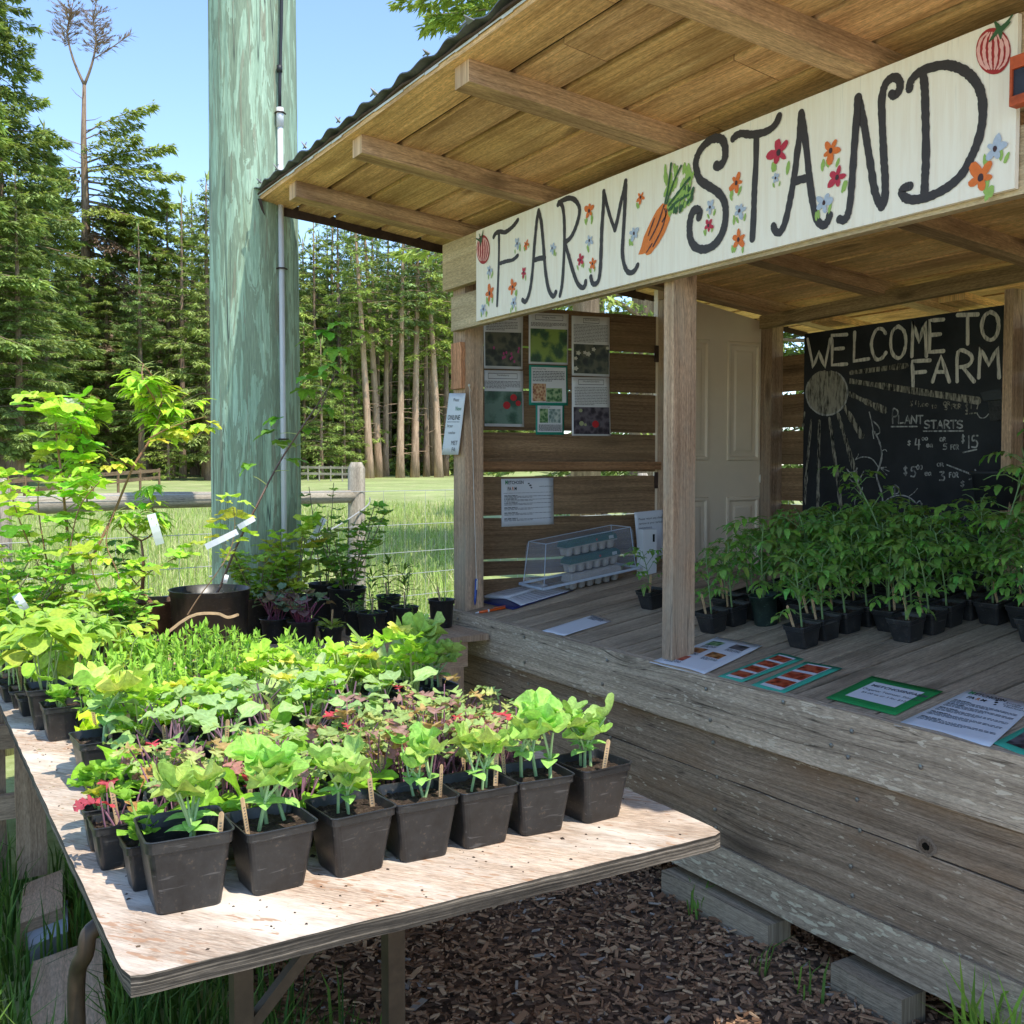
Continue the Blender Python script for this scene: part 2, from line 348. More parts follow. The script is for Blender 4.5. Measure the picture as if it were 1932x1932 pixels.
def ground_material():
    m, nt, bs = mat_new('ground_grass_and_chips')
    pos = nd(nt, 'TexCoord').outputs['Object']
    sx = nd(nt, 'SeparateXYZ', {0: pos})
    big = nd(nt, 'TexNoise', {'Vector': pos, 'Scale': 0.35, 'Detail': 5.0}).outputs[0]
    fine = nd(nt, 'TexNoise', {'Vector': pos, 'Scale': 9.0, 'Detail': 8.0, 'Roughness': 0.7}).outputs[0]
    mid = nd(nt, 'TexNoise', {'Vector': pos, 'Scale': 1.6, 'Detail': 6.0}).outputs[0]
    g = ramp(nt, fine, [(0.25, (0.18, 0.22, 0.06)), (0.5, (0.31, 0.36, 0.13)), (0.75, (0.42, 0.45, 0.21))])
    g = mixc(nt, ramp(nt, mid, [(0.5, g3(0)), (0.66, g3(0.55))]), g, (0.46, 0.42, 0.22))
    g = mixc(nt, 1.0, g, ramp(nt, big, [(0.3, g3(0.8)), (0.7, g3(1.2))]), 'MULTIPLY')
    chipv = nd(nt, 'TexVoronoi', {'Vector': pos, 'Scale': 55.0})
    ch = ramp(nt, nd(nt, 'SeparateColor', {0: chipv.outputs['Color']}).outputs[0], [(0, (0.06, 0.04, 0.027)), (0.6, (0.17, 0.11, 0.075)), (1, (0.30, 0.20, 0.135))])
    n1 = nd(nt, 'TexNoise', {'Vector': pos, 'Scale': 2.5, 'Detail': 4.0}).outputs[0]
    # chips lie in front of and below the stand: x > -4.4, 0.75 < y < 6
    fx = mth(nt, 'ADD', sx.outputs[0], mth(nt, 'MULTIPLY', n1, 0.5))
    fy = mth(nt, 'ADD', sx.outputs[1], mth(nt, 'MULTIPLY', n1, 0.5))
    a = mth(nt, 'GREATER_THAN', fx, -4.1); b = mth(nt, 'GREATER_THAN', fy, 1.1); c = mth(nt, 'LESS_THAN', fy, 6.0); d = mth(nt, 'LESS_THAN', fx, 2.5)
    k = mth(nt, 'MULTIPLY', mth(nt, 'MULTIPLY', a, b), mth(nt, 'MULTIPLY', c, d))
    col = mixc(nt, k, g, ch)
    # pale gravel lane added out of view to bounce warm light onto the stand
    gv = nd(nt, 'TexVoronoi', {'Vector': pos, 'Scale': 38.0})
    gc = ramp(nt, nd(nt, 'SeparateColor', {0: gv.outputs['Color']}).outputs[0], [(0, (0.52, 0.41, 0.28)), (0.5, (0.67, 0.54, 0.385)), (1, (0.78, 0.66, 0.50))])
    lane = mth(nt, 'MULTIPLY', mth(nt, 'GREATER_THAN', fx, -0.75), mth(nt, 'LESS_THAN', fy, 2.6))
    lane = mth(nt, 'MULTIPLY', lane, mth(nt, 'LESS_THAN', fx, 7.0))
    col = mixc(nt, lane, col, gc)
    nt.links.new(col, bs.inputs['Base Color']); bs.inputs['Roughness'].default_value = 0.95
    bs.inputs['Specular IOR Level'].default_value = 0.1
    bp = nd(nt, 'Bump', {'Height': fine, 'Strength': 0.6, 'Distance': 0.03}); nt.links.new(bp.outputs[0], bs.inputs['Normal'])
    return m
mb = MB()
rad = [0, 1, 2, 3, 4, 5, 6, 7, 8, 9, 11, 14, 18, 23, 29, 36, 44, 52, 60, 70, 85, 110, 160, 250, 420, 700]
NS = 64
for r in rad:
    for k in range(NS):
        a = 2 * math.pi * k / NS; x, y = r * math.cos(a), r * math.sin(a)
        mb.v.append((x, y, gz(x, y) + (0.03 * math.sin(x * 0.9) * math.cos(y * 0.7) if r > 9 else 0)))
for i in range(len(rad) - 1):
    for k in range(NS):
        k2 = (k + 1) % NS
        if i == 0: ix = [0, NS + k, NS + k2]
        else: ix = [i * NS + k, (i + 1) * NS + k, (i + 1) * NS + k2, i * NS + k2]
        mb.face(ix, [(0, 0)] * len(ix))
ground = mb.build('ground', ground_material(), None, True); tag(ground, 'grass field running into bark chips and an added pale gravel lane before the stand', 'ground', kind='structure')

# ================================================================== FARM STAND
stand = thing('farm_stand', 'weathered open-fronted wooden farm stand with slanted roof and plank counter', 'farm stand', (-2.7, 3.4, 0))
RS = -0.13                                             # roof slope per metre of depth
def ceilz(y): return 2.67 + RS * (y - 2.35)
RSK = 0.10                                             # rafters lean this much in x per metre of depth
RD = V((RSK, 1, RS)).normalized(); RN = V((0, -RS, 1)).normalized()
X0, X1, YE, YB = -4.88, -0.77, 1.53, 5.05
XE = 0.9                                               # the next bay of the building, without an overhang, runs on to here
# ---- roof: ceiling boards, felt, corrugated sheet, rafters
roof_mb = MB(); y = YE; k = 0
rw = random.Random(3)
while y < YB:
    wdt = min(rw.uniform(0.175, 0.245), YB - y)
    xs = X0 + RSK * (y - YE)
    t_ = rw.uniform(0.80, 1.28); tn = (t_, t_ * rw.uniform(0.96, 1.02), t_ * rw.uniform(0.9, 1.02))
    # each course is two boards butted somewhere
    cut = rw.uniform(1.6, 3.2); xe = X1 if y > YE + 0.1 else -1.2
    for a, b in ((0, cut), (cut + 0.004, xe - xs)):
        roof_mb.board((xs + a, y, ceilz(y)), (1, 0, 0), (0, 1, RS), (0, 0, 1), b - a, wdt - 0.024, 0.019, 6, 0.002, 0, tn, rnd=rw)
    y += wdt; k += 1
roof = part('roof', roof_mb, W['ceil'], stand); roof['label'] = 'low slanted roof of bare boards under corrugated metal'
felt = plain('dark_brown_backing', (0.075, 0.045, 0.025), 0.9, 0.2, 0.4, 30)
metal = plain('dark_corrugated_metal', (0.16, 0.165, 0.17), 0.5, 0.5, 0.35, 14, 0.5)
white_metal = plain('peeling_white_flashing', (0.62, 0.62, 0.6), 0.5, 0.5, 0.15, 25)
rust = plain('rusty_brown_flashing', (0.055, 0.034, 0.026), 0.7, 0.3, 0.5, 18, 0.2)
mb = MB(); mb.board((X0 - 0.005, YE - 0.012, ceilz(YE) + 0.0225), (1, 0, 0), (RSK, 1, RS), (0, 0, 1), -1.2 - X0, (YB - YE) * 1.008, 0.008, 60, 0.006); mb.board((-1.2, YE + 0.13, ceilz(YE + 0.13) + 0.0225), (1, 0, 0), (RSK, 1, RS), (0, 0, 1), X1 + 1.2, YB - YE - 0.13, 0.008, 6)
part('roofing_felt', mb, felt, roof)
mb = MB(); n = 190; top = []
for j, yy in enumerate((YE - 0.03, YB + 0.05)):
    for i in range(n + 1):
        x = X0 - 0.02 + (X1 - X0) * i / n + RSK * (yy - YE)
        mb.v.append((x, yy + ((0.006 * math.sin(i * 0.37) + (0.13 if x > -1.2 else 0)) if j == 0 else 0), ceilz(yy) + 0.040 + 0.008 * math.sin(i * 2 * math.pi / 7.6)))
for i in range(n): mb.face([i, i + 1, n + 2 + i, n + 1 + i], [(i * 0.1, 0), (i * 0.1 + 0.1, 0), (i * 0.1 + 0.1, 3), (i * 0.1, 3)])
# torn, upturned laps of the sheet along the eave
rr = random.Random(9)
x = X0 + 0.1
while x < -1.3:
    h = rr.uniform(0.012, 0.03); wd_ = rr.uniform(0.02, 0.05); z = ceilz(YE - 0.03) + 0.047
    mb.poly([(x, YE - 0.034, z), (x + wd_, YE - 0.034, z), (x + wd_ * 0.3, YE - 0.02, z + h)])
    mb.poly([(x + wd_, YE - 0.03, z - 0.004), (x + wd_ * 1.8, YE - 0.03, z - 0.004), (x + wd_ * 1.2, YE - 0.05, z + h * 0.8)])
    x += rr.uniform(0.22, 0.5)
sh = part('metal_sheet', mb, metal, roof, False)
md = sh.modifiers.new('thick', 'SOLIDIFY'); md.thickness = 0.004; md.offset = 1
mb = MB()
x = X0
while x < -1.25:                                       # thin metal drip edge, chipped along its lower lip
    L = rr.uniform(0.05, 0.16); d_ = rr.uniform(0.004, 0.010)
    mb.board((x, YE - 0.006, ceilz(YE) + 0.021 - d_), (1, 0, 0), (0, 0, 1), (0, 1, 0), L, d_ + 0.008, 0.002, 1); x += L + rr.choice((0, 0, 0.004))
part('drip_edge', mb, white_metal, roof)
mb = MB()                                              # rusty strip hanging along the left rake
for a, b, d_ in ((0.02, 1.25, 0.055), (1.22, 2.2, 0.05), (2.18, 3.4, 0.05)):
    p = V((X0 - 0.012, YE, ceilz(YE))) + RD * a
    mb.board(p - V((0, 0, d_ - 0.015)), RD, (0, 0, 1), (1, 0, 0), b - a, d_, 0.004, 7, 0.006)
p = V((X0 - 0.006, YE, ceilz(YE)))
mb.poly([p + V((0, -0.02, 0.01)), p + V((0.0, 0.03, -0.06)), p + V((0.04, 0.02, -0.075)), p + V((0.05, 0.0, 0.0))])
part('rake_flashing', mb, rust, roof)
for i, xr in enumerate((-4.526, -3.784, -2.937, -2.12, -1.42)):
    mb = MB(); tn = rw.uniform(0.85, 1.12)
    mb.board((xr, 1.56, ceilz(1.56) - 0.07), RD, (1, 0, 0), (0, 0, 1), 3.2, 0.092, 0.0695, 8, 0.001, 0, (tn, tn * 0.97, tn * 0.93), endc=1.25)
    part('rafter', mb, W['rafter'], roof)
mb = MB()                                              # roof of the next bay
mb.board((X1 + 0.004, 2.27, ceilz(2.27) + 0.045), (1, 0, 0), (0, 1, RS), (0, 0, 1), XE - X1, YB - 2.27, 0.03, 6)
part('bay_roof', mb, metal, stand)
# ---- fascia boards above the opening
xa = aty(835, 461, 2.352).x; za = aty(842.5, 547, 2.352).z
mb = MB(); mb.board((xa, 2.352, za), (1, 0, 0), (0, 0, 1), (0, 1, 0), XE - xa - 0.05, 2.60 - za, 0.036, 10, 0.001)
part('fascia_board', mb, W['fascia'], stand)
xb = aty(851, 561, 2.352).x; zb = aty(852, 625, 2.352).z; zt = aty(851, 561, 2.352).z
mb = MB(); mb.board((xb, 2.3525, zb), (1, 0, 0), (0, 0, 1), (0, 1, 0), XE - xb - 0.05, zt - zb, 0.036, 10, 0.001, 0, (0.85, 0.87, 0.93))
part('fascia_board', mb, W['fascia'], stand)
# ---- posts: (left edge, corner, right edge, pixel row) read on the photograph, then squared off
def post(xl, xr, y0, y1, zb_, zt_, tn=(1, 1, 1), name='post', m=None):
    mb = MB(); mb.board((xl, y0, zb_), (0, 0, 1), (1, 0, 0), (0, 1, 0), zt_ - zb_, xr - xl, y1 - y0, 9, 0.0015, 0, tn)
    return part(name, mb, m or W['post'], stand)
FPx = (aty(856, 900, 2.392).x, aty(878, 900, 2.392).x)
yb_ = atx(912, 900, FPx[1]).y
post(FPx[0], FPx[1], 2.392, yb_, 0.80, 2.66)
P2 = (aty(1251, 900, 2.40).x, aty(1270, 900, 2.40).x); y2 = atx(1312, 900, P2[1]).y
post(P2[0], P2[1], 2.40, y2, deckz(2.42) - 0.01, 2.62)
post(0.72, 0.82, 2.40, 2.52, 0.80, 2.62); post(-0.80, -0.70, 2.40, 2.52, 0.80, 2.62)
post(wallx(3.66) + 0.005, wallx(3.66) + 0.10, 3.63, 3.765, 0.3, 2.42)
post(wallx(4.44) + 0.005, wallx(4.44) + 0.095, 4.33, 4.42, 0.3, 2.38, (0.8, 0.8, 0.8))
bp = (aty(1895, 800, 4.30).x, aty(1913, 800, 4.30).x)
post(bp[0], bp[1], 4.28, 4.37, 0.3, 2.30, (1.05, 1.05, 1.02))
post(-0.75, -0.66, 4.33, 4.42, 0.3, 2.38)
# rough strip nailed on the front left post
q0 = aty(854, 735, 2.375); q1 = aty(872, 645, 2.375)
mb = MB(); mb.board((q0.x, 2.366, q0.z), (0, 0, 1), (1, 0, 0), (0, 1, 0), q1.z - q0.z, q1.x - q0.x, 0.025, 5, 0.004, 0, (1.25, 0.9, 0.72))
part('trim_strip', mb, W['post'], stand)
# ---- left end wall, shelf, back wall
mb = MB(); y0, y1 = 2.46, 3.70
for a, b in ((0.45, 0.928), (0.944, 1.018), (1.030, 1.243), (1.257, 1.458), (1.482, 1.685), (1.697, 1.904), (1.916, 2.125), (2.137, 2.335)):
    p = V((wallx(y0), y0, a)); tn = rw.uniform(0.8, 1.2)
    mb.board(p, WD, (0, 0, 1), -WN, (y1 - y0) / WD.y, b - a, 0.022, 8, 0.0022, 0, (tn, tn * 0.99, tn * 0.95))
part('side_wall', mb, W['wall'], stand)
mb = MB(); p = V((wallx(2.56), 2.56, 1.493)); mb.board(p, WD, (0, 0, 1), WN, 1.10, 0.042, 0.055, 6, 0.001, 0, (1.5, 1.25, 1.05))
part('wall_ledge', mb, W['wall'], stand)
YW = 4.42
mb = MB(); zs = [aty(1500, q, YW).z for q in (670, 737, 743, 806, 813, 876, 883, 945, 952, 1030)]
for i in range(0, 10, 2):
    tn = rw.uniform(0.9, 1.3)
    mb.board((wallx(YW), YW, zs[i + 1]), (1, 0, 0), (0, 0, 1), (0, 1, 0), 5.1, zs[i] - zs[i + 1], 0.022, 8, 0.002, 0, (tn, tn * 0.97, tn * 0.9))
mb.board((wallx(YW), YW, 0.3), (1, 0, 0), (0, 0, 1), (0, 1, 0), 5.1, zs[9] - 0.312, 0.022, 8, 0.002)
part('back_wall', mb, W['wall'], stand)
mb = MB(); mb.board((-4.28, 4.21, 2.285), (1, 0, 0.02), (0, 0, 1), (0, 1, 0), 5.0, 0.072, 0.045, 8, 0.001)
part('back_beam', mb, W['beam'], stand)
for px, py in ((1590, 622), (1840, 585)):               # short outriggers under the roof behind the beam
    p = aty(px, py, 4.35); mb = MB(); mb.board((p.x - 0.14, 4.27, 2.283), (RSK, 1, -0.13), (1, 0, 0), (0, 0, 1), 0.55, 0.14, 0.035, 2, 0, 0, (1.2, 1.15, 0.9))
    part('outrigger', mb, W['ceil'], stand)
# ---- six-panel door hung in the end wall
ya, yb2 = wallp(1241, 760, 0.02).y, wallp(1463, 760, 0.02).y
doorm = plain('beige_painted_door', (0.74, 0.60, 0.44), 0.45, 0.4, 0.06, 3)
mb = MB(); o = WN * 0.02
def wp(y, z, off=0.0): return V((wallx(y), y, z)) + WN * (0.02 + off)
zl, zr = wallp(1320, 570, 0.02).z, wallp(1463, 615, 0.02).z
sl = (zr - zl) / (yb2 - wallp(1320, 570, 0.02).y); ztl = zr - sl * (yb2 - ya)
f0 = [wp(ya, 0.45), wp(yb2, 0.45), wp(yb2, zr), wp(ya, ztl)]; b0 = [p - WN * 0.04 for p in f0]
mb.loft([b0, f0], cap0=True, cap1=True)
def panel(y0, y1, z0, z1):
    rings = []
    for ins, dep in ((0, 0.0), (0.004, 0.009), (0.018, 0.010), (0.030, -0.004), (0.042, -0.004), (0.062, 0.004)):
        rings.append([wp(y0 + ins, z0 + ins, dep + 0.001), wp(y1 - ins, z0 + ins, dep + 0.001), wp(y1 - ins, z1 - ins, dep + 0.001), wp(y0 + ins, z1 - ins, dep + 0.001)])
    mb.loft(rings, cap1=True)
pr0, pr1 = wallp(1372, 760, 0.02).y, wallp(1434, 760, 0.02).y
pt, pb = wallp(1400, 645, 0.02).z, wallp(1400, 869, 0.02).z; p2 = wallp(1400, 937, 0.02).z
wd_ = pr1 - pr0; off = yb2 - pr1; pl0 = ya + off
for y0 in (pl0, pr0):
    panel(y0, y0 + wd_, pb, pt); panel(y0, y0 + wd_, 0.66, p2)
door = part('door', mb, doorm, stand); door['label'] = 'beige six-panel door with round brass knob'
brass = plain('polished_brass', (0.75, 0.6, 0.33), 0.25, 0.5, metal=0.9)
kp = wallp(1441, 903, 0.02)
mb = MB()
prof = [(0.0, 0.0), (0.038, 0.0), (0.038, 0.006), (0.013, 0.010), (0.012, 0.03), (0.020, 0.036), (0.024, 0.048), (0.018, 0.060), (0, 0.063)]
n = 20
e1 = WD; e2 = V((0, 0, 1))
rings = [[kp + WN * z + (e1 * math.cos(2 * math.pi * i / n) + e2 * math.sin(2 * math.pi * i / n)) * max(r, 1e-4) for i in range(n)] for r, z in prof]
mb.loft(rings[3:]); knob = part('door_knob', mb, brass, door, True)
mb = MB(); mb.loft(rings[:4]); part('knob_rose', mb, plain('cream_knob_rose', (0.78, 0.74, 0.62), 0.3, 0.5), door, True)
for py in (668, 906):
    c0 = wallp(1243, py, 0.02); mb = MB(); mb.board(c0 - V((0, 0, 0.045)) - WD * 0.03, (0, 0, 1), WD, WN, 0.09, 0.035, 0.008)
    part('hinge', mb, rust, door)
# ---- counter: top boards, front rail, skirt boards, sill
mb = MB(); x = -4.60
DN = V((0, -DS, 1)).normalized(); DD = V((0, 1, DS)).normalized()
while x < XE:
    wd_ = rw.uniform(0.12, 0.2); tn = rw.uniform(0.88, 1.12)
    mb.board(V((x, 2.391, 0.80)) - DN * 0.03, DD, (1, 0, 0), DN, 1.32, wd_ - 0.012, 0.03, 10, 0.002, 0, (tn, tn, tn * 0.98))
    x += wd_
ctop = part('counter_top', mb, W['deck'], stand)
mb = MB(); mb.board((-4.61, 2.35, 0.613), (1, 0, 0), (0, 0, 1), (0, 1, 0), XE + 4.61, 0.189, 0.040, 44, 0.0014)
rail = part('counter_rail', mb, W['rail'], stand); rail['label'] = 'broad silvery grey front board along the counter'
s1 = aty(1214, 1412.5, 2.372).z; sb = aty(1500, 1664, 2.372).z
mb = MB()
for a, b in ((s1 + 0.003, 0.64), (sb - 0.01, s1 - 0.002)):
    mb.board((-4.60, 2.372, a), (1, 0, 0), (0, 0, 1), (0, 1, 0), XE + 4.60, b - a, 0.03, 30, 0.0015)
part('skirt_board', mb, W['skirt'], stand)
sa = aty(1500, 1670, 2.33).z
mb = MB(); mb.board((-4.5, 2.325, sa - 0.118), (1, 0, 0), (0, 0.25, 1), (0, 1, -0.25), XE + 4.5, 0.118, 0.03, 30, 0.003)
part('sill_board', mb, W['sill'], stand)
nj = random.Random(6)
nail = plain('grey_nail', (0.3, 0.29, 0.27), 0.4, 0.5, metal=0.7)
nb = MB(); nb.lathe([(0.006, 0), (0.007, 0.004), (0.0001, 0.006)], 8)
nb.v = [(a_[0], -a_[2], a_[1]) for a_ in nb.v]; nail_me = nb.mesh('nail', nail)
for px, py, yy in ((1187, 1293, 2.371), (1316, 1366, 2.371), (1479, 1325, 2.349), (1569, 1406, 2.349), (1738, 1447, 2.349)) + tuple((V((xx + nj.uniform(-0.02, 0.02), yf, zz + nj.uniform(-0.015, 0.015))), None, 0) for xx in (-4.4, -3.8, -3.2, -2.6, -2.0, -1.4) for yf, zz in ((2.371, 0.56), (2.371, 0.46), (2.371, 0.34), (2.371, 0.27), (2.349, 0.76), (2.349, 0.66))):
    p = V(px) if py is None else aty(px, py, yy)
    o = link('nail', nail_me, stand); o.location = p - stand.location
kp_ = aty(1747, 1597, 2.3695)                           # a knot with its heart fallen out
mb = MB(); kr_ = random.Random(12)
for rr_, lift_, m_ in ((0.030, 0.0, 0), (0.021, 0.0006, 1), (0.011, 0.0012, 2)):
    mb.poly([kp_ + V((rr_ * 1.15 * math.cos(2 * math.pi * k / 18) * kr_.uniform(0.88, 1.12), -lift_, rr_ * 0.9 * math.sin(2 * math.pi * k / 18) * kr_.uniform(0.88, 1.12))) for k in range(18)][::-1], None, m_)
part('knot', mb, [plain('knot_ring', (0.22, 0.165, 0.12), 0.9, 0.1, 0.4, 200), plain('knot_wood', (0.14, 0.10, 0.07), 0.9, 0.1, 0.5, 200), plain('knot_hole', (0.012, 0.010, 0.008), 1, 0)], stand)
# right end wall, out of the picture, closes the building
mb = MB()
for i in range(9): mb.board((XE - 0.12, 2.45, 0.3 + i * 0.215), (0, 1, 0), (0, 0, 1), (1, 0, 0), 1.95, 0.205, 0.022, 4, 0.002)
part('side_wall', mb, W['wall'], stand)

# timber blocks and a stone at the foot of the sill
for (xl, yl), (xr2, yr), lab in (((1256, 1640), (1428, 1742), 'long grey squared timber under the left part of the sill board'), ((1573, 1815), (1678, 1880), 'short grey squared timber under the sill near the grass tuft')):
    a = atz(xl, yl, 0.085); b = atz(xr2, yr, 0.085)
    o = MB(); dv = V((b.x - a.x, b.y - a.y, 0)); yy = (a.y + b.y) / 2
    o.board((a.x, yy, 0.0), (1, 0, 0), (0, 1, 0), (0, 0, 1), b.x - a.x + 0.03, 0.10, 0.085, 8, 0.0025)
    tag(o.build('timber_block', W['block']), lab, 'timber block')

# ================================================================== PAINTED SIGN
SY = 2.334
TLp, TRp = aty(897.5, 437.2, SY), aty(1919.5, 23.7, SY); BLp, BRp = aty(899.6, 605.4, SY), aty(1916, 355.6, SY)
sx0, sx1 = (TLp.x + BLp.x) / 2, (TRp.x + BRp.x) / 2; sz0, sz1 = (BLp.z + BRp.z) / 2, (TLp.z + TRp.z) / 2
sign = thing('farm_stand_sign', 'long white painted board with FARM STAND in dark brush letters, flowers, carrot and tomatoes', 'sign', ((sx0 + sx1) / 2, SY, sz0))
def sign_paint():
    m, nt, bs = mat_new('cream_sign_paint')
    pos = nd(nt, 'TexCoord').outputs['Object']
    n1 = nd(nt, 'TexNoise', {'Vector': nd(nt, 'Mapping', {0: pos, 3: (60, 1, 4)}).outputs[0], 'Scale': 1.0, 'Detail': 5.0, 'Roughness': 0.65}).outputs[0]
    n2 = nd(nt, 'TexNoise', {'Vector': pos, 'Scale': 2.0, 'Detail': 4.0}).outputs[0]
    n3 = nd(nt, 'TexNoise', {'Vector': nd(nt, 'Mapping', {0: pos, 3: (160, 1, 7)}).outputs[0], 'Scale': 1.0, 'Detail': 4.0}).outputs[0]
    c = ramp(nt, n1, [(0.3, (0.84, 0.74, 0.61)), (0.6, (0.91, 0.835, 0.72))])
    f = mth(nt, 'MULTIPLY', ramp(nt, n3, [(0.60, g3(0)), (0.72, g3(1))]), ramp(nt, n2, [(0.5, g3(0)), (0.7, g3(0.5))]))
    c = mixc(nt, f, c, (0.42, 0.40, 0.37))
    nt.links.new(c, bs.inputs['Base Color']); bs.inputs['Roughness'].default_value = 0.55
    b = nd(nt, 'Bump', {'Height': n1, 'Strength': 0.15, 'Distance': 0.003}); nt.links.new(b.outputs[0], bs.inputs['Normal'])
    return m
mb = MB(); mb.board((sx0, SY, sz0), (1, 0, 0), (0, 0, 1), (0, 1, 0), sx1 - sx0, sz1 - sz0, 0.015, 24, 0.0006)
part('sign_board', mb, sign_paint(), sign)
def catmull(P, n=6):
    P = [V(p) for p in P]; out = []
    for i in range(len(P) - 1):
        p0, p1, p2, p3 = P[max(i - 1, 0)], P[i], P[i + 1], P[min(i + 2, len(P) - 1)]
        for k in range(n):
            t = k / n
            out.append(0.5 * ((2 * p1) + (p2 - p0) * t + (2 * p0 - 5 * p1 + 4 * p2 - p3) * t * t + (3 * p1 - p0 - 3 * p2 + p3) * t ** 3))
    out.append(P[-1]); return out
def ribbon(mb, pts, wid, nrm, mat=0, jit=0.0, c=(1, 1, 1), taper=None, rnd=random):
    """flat brush stroke lying in the plane with normal nrm, round ended"""
    nrm = V(nrm); N = len(pts); acc = 0
    L, Rr, us = [], [], []
    for i, p in enumerate(pts):
        d = (pts[min(i + 1, N - 1)] - pts[max(i - 1, 0)]); d = d.normalized() if d.length > 1e-9 else V((1, 0, 0))
        s_ = nrm.cross(d).normalized(); w_ = wid / 2 * (1 + rnd.uniform(-jit, jit))
        if taper: w_ *= taper(i / (N - 1))
        if i: acc += (p - pts[i - 1]).length
        us.append(acc); L.append(p + s_ * w_); Rr.append(p - s_ * w_)
    n0 = len(mb.v)
    for a, b in zip(L, Rr): mb.v += [tuple(a), tuple(b)]
    for i in range(N - 1):
        mb.face([n0 + 2 * i, n0 + 2 * i + 1, n0 + 2 * i + 3, n0 + 2 * i + 2], [(us[i], 0), (us[i], wid), (us[i + 1], wid), (us[i + 1], 0)], mat, c)
    for e, s_ in ((0, -1), (N - 1, 1)):
        d = (pts[e] - pts[e + (1 if e == 0 else -1)]).normalized(); sd_ = nrm.cross(d); rr_ = (L[e] - Rr[e]).length / 2
        ps = [pts[e] + nrm * 0.00015 + (sd_ * math.cos(a) + d * math.sin(a)) * rr_ for a in [math.pi * k / 7 for k in range(8)]]
        mb.poly(ps, None, mat, c)
# photograph crops: A = (1300,300) scale .29763 ; B = (2000,0) scale .33863   (all in 1932 px units)
def cA(x, y): return aty(830.6 + x * .29763, 191.7 + y * .29763, SY - 0.0012)
def cB(x, y): return aty(1277.8 + x * .33863, y * .33863, SY - 0.0012)
black = plain('dark_brown_sign_paint', (0.035, 0.026, 0.023), 0.5, 0.4, 0.15, 60)
strA = [
 [(338, 858), (352, 835), (378, 824), (410, 828), (445, 805), (470, 780), (492, 750)], [(372, 835), (372, 950), (368, 1100), (360, 1292)], [(375, 1027), (420, 1012), (460, 1003), (492, 975)],
 [(624, 690), (612, 760), (598, 900), (588, 1040), (575, 1160), (560, 1230), (540, 1268), (522, 1258)], [(624, 690), (640, 760), (650, 860), (658, 960), (668, 1080), (685, 1180), (705, 1225), (722, 1232), (733, 1208)], [(590, 1008), (625, 995), (662, 990)],
 [(745, 655), (758, 645), (775, 665), (785, 740), (787, 880), (782, 1020), (772, 1160), (758, 1230)], [(752, 640), (785, 622), (820, 612), (855, 625), (880, 665), (882, 710), (868, 770), (845, 830), (820, 870), (788, 893)], [(790, 900), (815, 980), (840, 1070), (870, 1150), (900, 1180), (918, 1165), (922, 1140)],
 [(955, 1112), (965, 1150), (985, 1156), (1005, 1130), (1015, 1060), (1020, 950), (1025, 800), (1035, 660), (1037, 570)], [(1037, 570), (1055, 650), (1080, 740), (1107, 812)], [(1107, 812), (1125, 740), (1145, 640), (1165, 560), (1175, 505)], [(1175, 505), (1172, 620), (1165, 760), (1158, 880), (1155, 960), (1165, 1030), (1185, 1075), (1210, 1085), (1235, 1068), (1252, 1035)]]
strS = [[(1750, 405), (1765, 410), (1790, 390), (1806, 350), (1806, 290), (1790, 245), (1755, 232), (1715, 242), (1670, 280), (1637, 330), (1620, 390), (1628, 450), (1650, 500), (1700, 535), (1760, 575), (1797, 625), (1810, 690), (1805, 770), (1785, 840), (1747, 898), (1700, 930), (1652, 936), (1610, 915), (1586, 868), (1580, 800), (1588, 735), (1605, 695), (1630, 685), (1646, 705), (1640, 733)]]
strB = [[(312, 772), (330, 755), (360, 744), (410, 750), (470, 742), (520, 720), (553, 685), (568, 648)], [(440, 755), (438, 900), (430, 1050), (425, 1200), (418, 1330)],
 [(690, 630), (682, 750), (668, 850), (655, 960), (635, 1080), (615, 1180), (595, 1255), (570, 1295), (547, 1288), (535, 1258)], [(690, 630), (705, 720), (722, 850), (735, 980), (748, 1080), (765, 1180), (785, 1235), (815, 1255), (838, 1232), (848, 1202)], [(650, 1015), (690, 1000), (735, 992)],
 [(905, 1222), (930, 1225), (950, 1198), (965, 1120), (975, 1000), (985, 850), (998, 680), (1007, 545)], [(1007, 545), (1025, 620), (1045, 720), (1062, 830), (1080, 940), (1095, 1040), (1115, 1110), (1138, 1150)], [(1138, 1150), (1156, 1110), (1158, 1000), (1152, 900), (1146, 780), (1141, 660), (1139, 560), (1155, 480), (1185, 440), (1220, 433), (1240, 460), (1237, 502), (1213, 530), (1192, 522)],
 [(1367, 400), (1378, 480), (1382, 600), (1385, 740), (1385, 900), (1380, 1000), (1377, 1090)], [(1295, 495), (1297, 465), (1320, 428), (1365, 393), (1420, 375), (1490, 362), (1550, 372), (1608, 400), (1655, 445), (1688, 505), (1702, 580), (1700, 680), (1678, 780), (1638, 878), (1588, 968), (1518, 1035), (1440, 1080), (1370, 1105), (1310, 1113), (1268, 1100), (1252, 1070), (1265, 1047), (1295, 1038)]]
rs_ = random.Random(5); kk = 0
for word_ in (((strA, cA, 0.0205),), ((strS, cA, 0.030), (strB, cB, 0.0248))):
    mb = MB()
    for strs, fn, wd_ in word_:
        for s_ in strs:
            pts = [p - V((0, 0.00025 * (kk % 5), 0)) for p in catmull([fn(*q) for q in s_])]; kk += 1
            ribbon(mb, pts, wd_ * (0.85 if len(s_) == 4 and strs is strA else 1.0), (0, 1, 0), 0, 0.10, rnd=rs_)
    part('lettering', mb, black, sign)
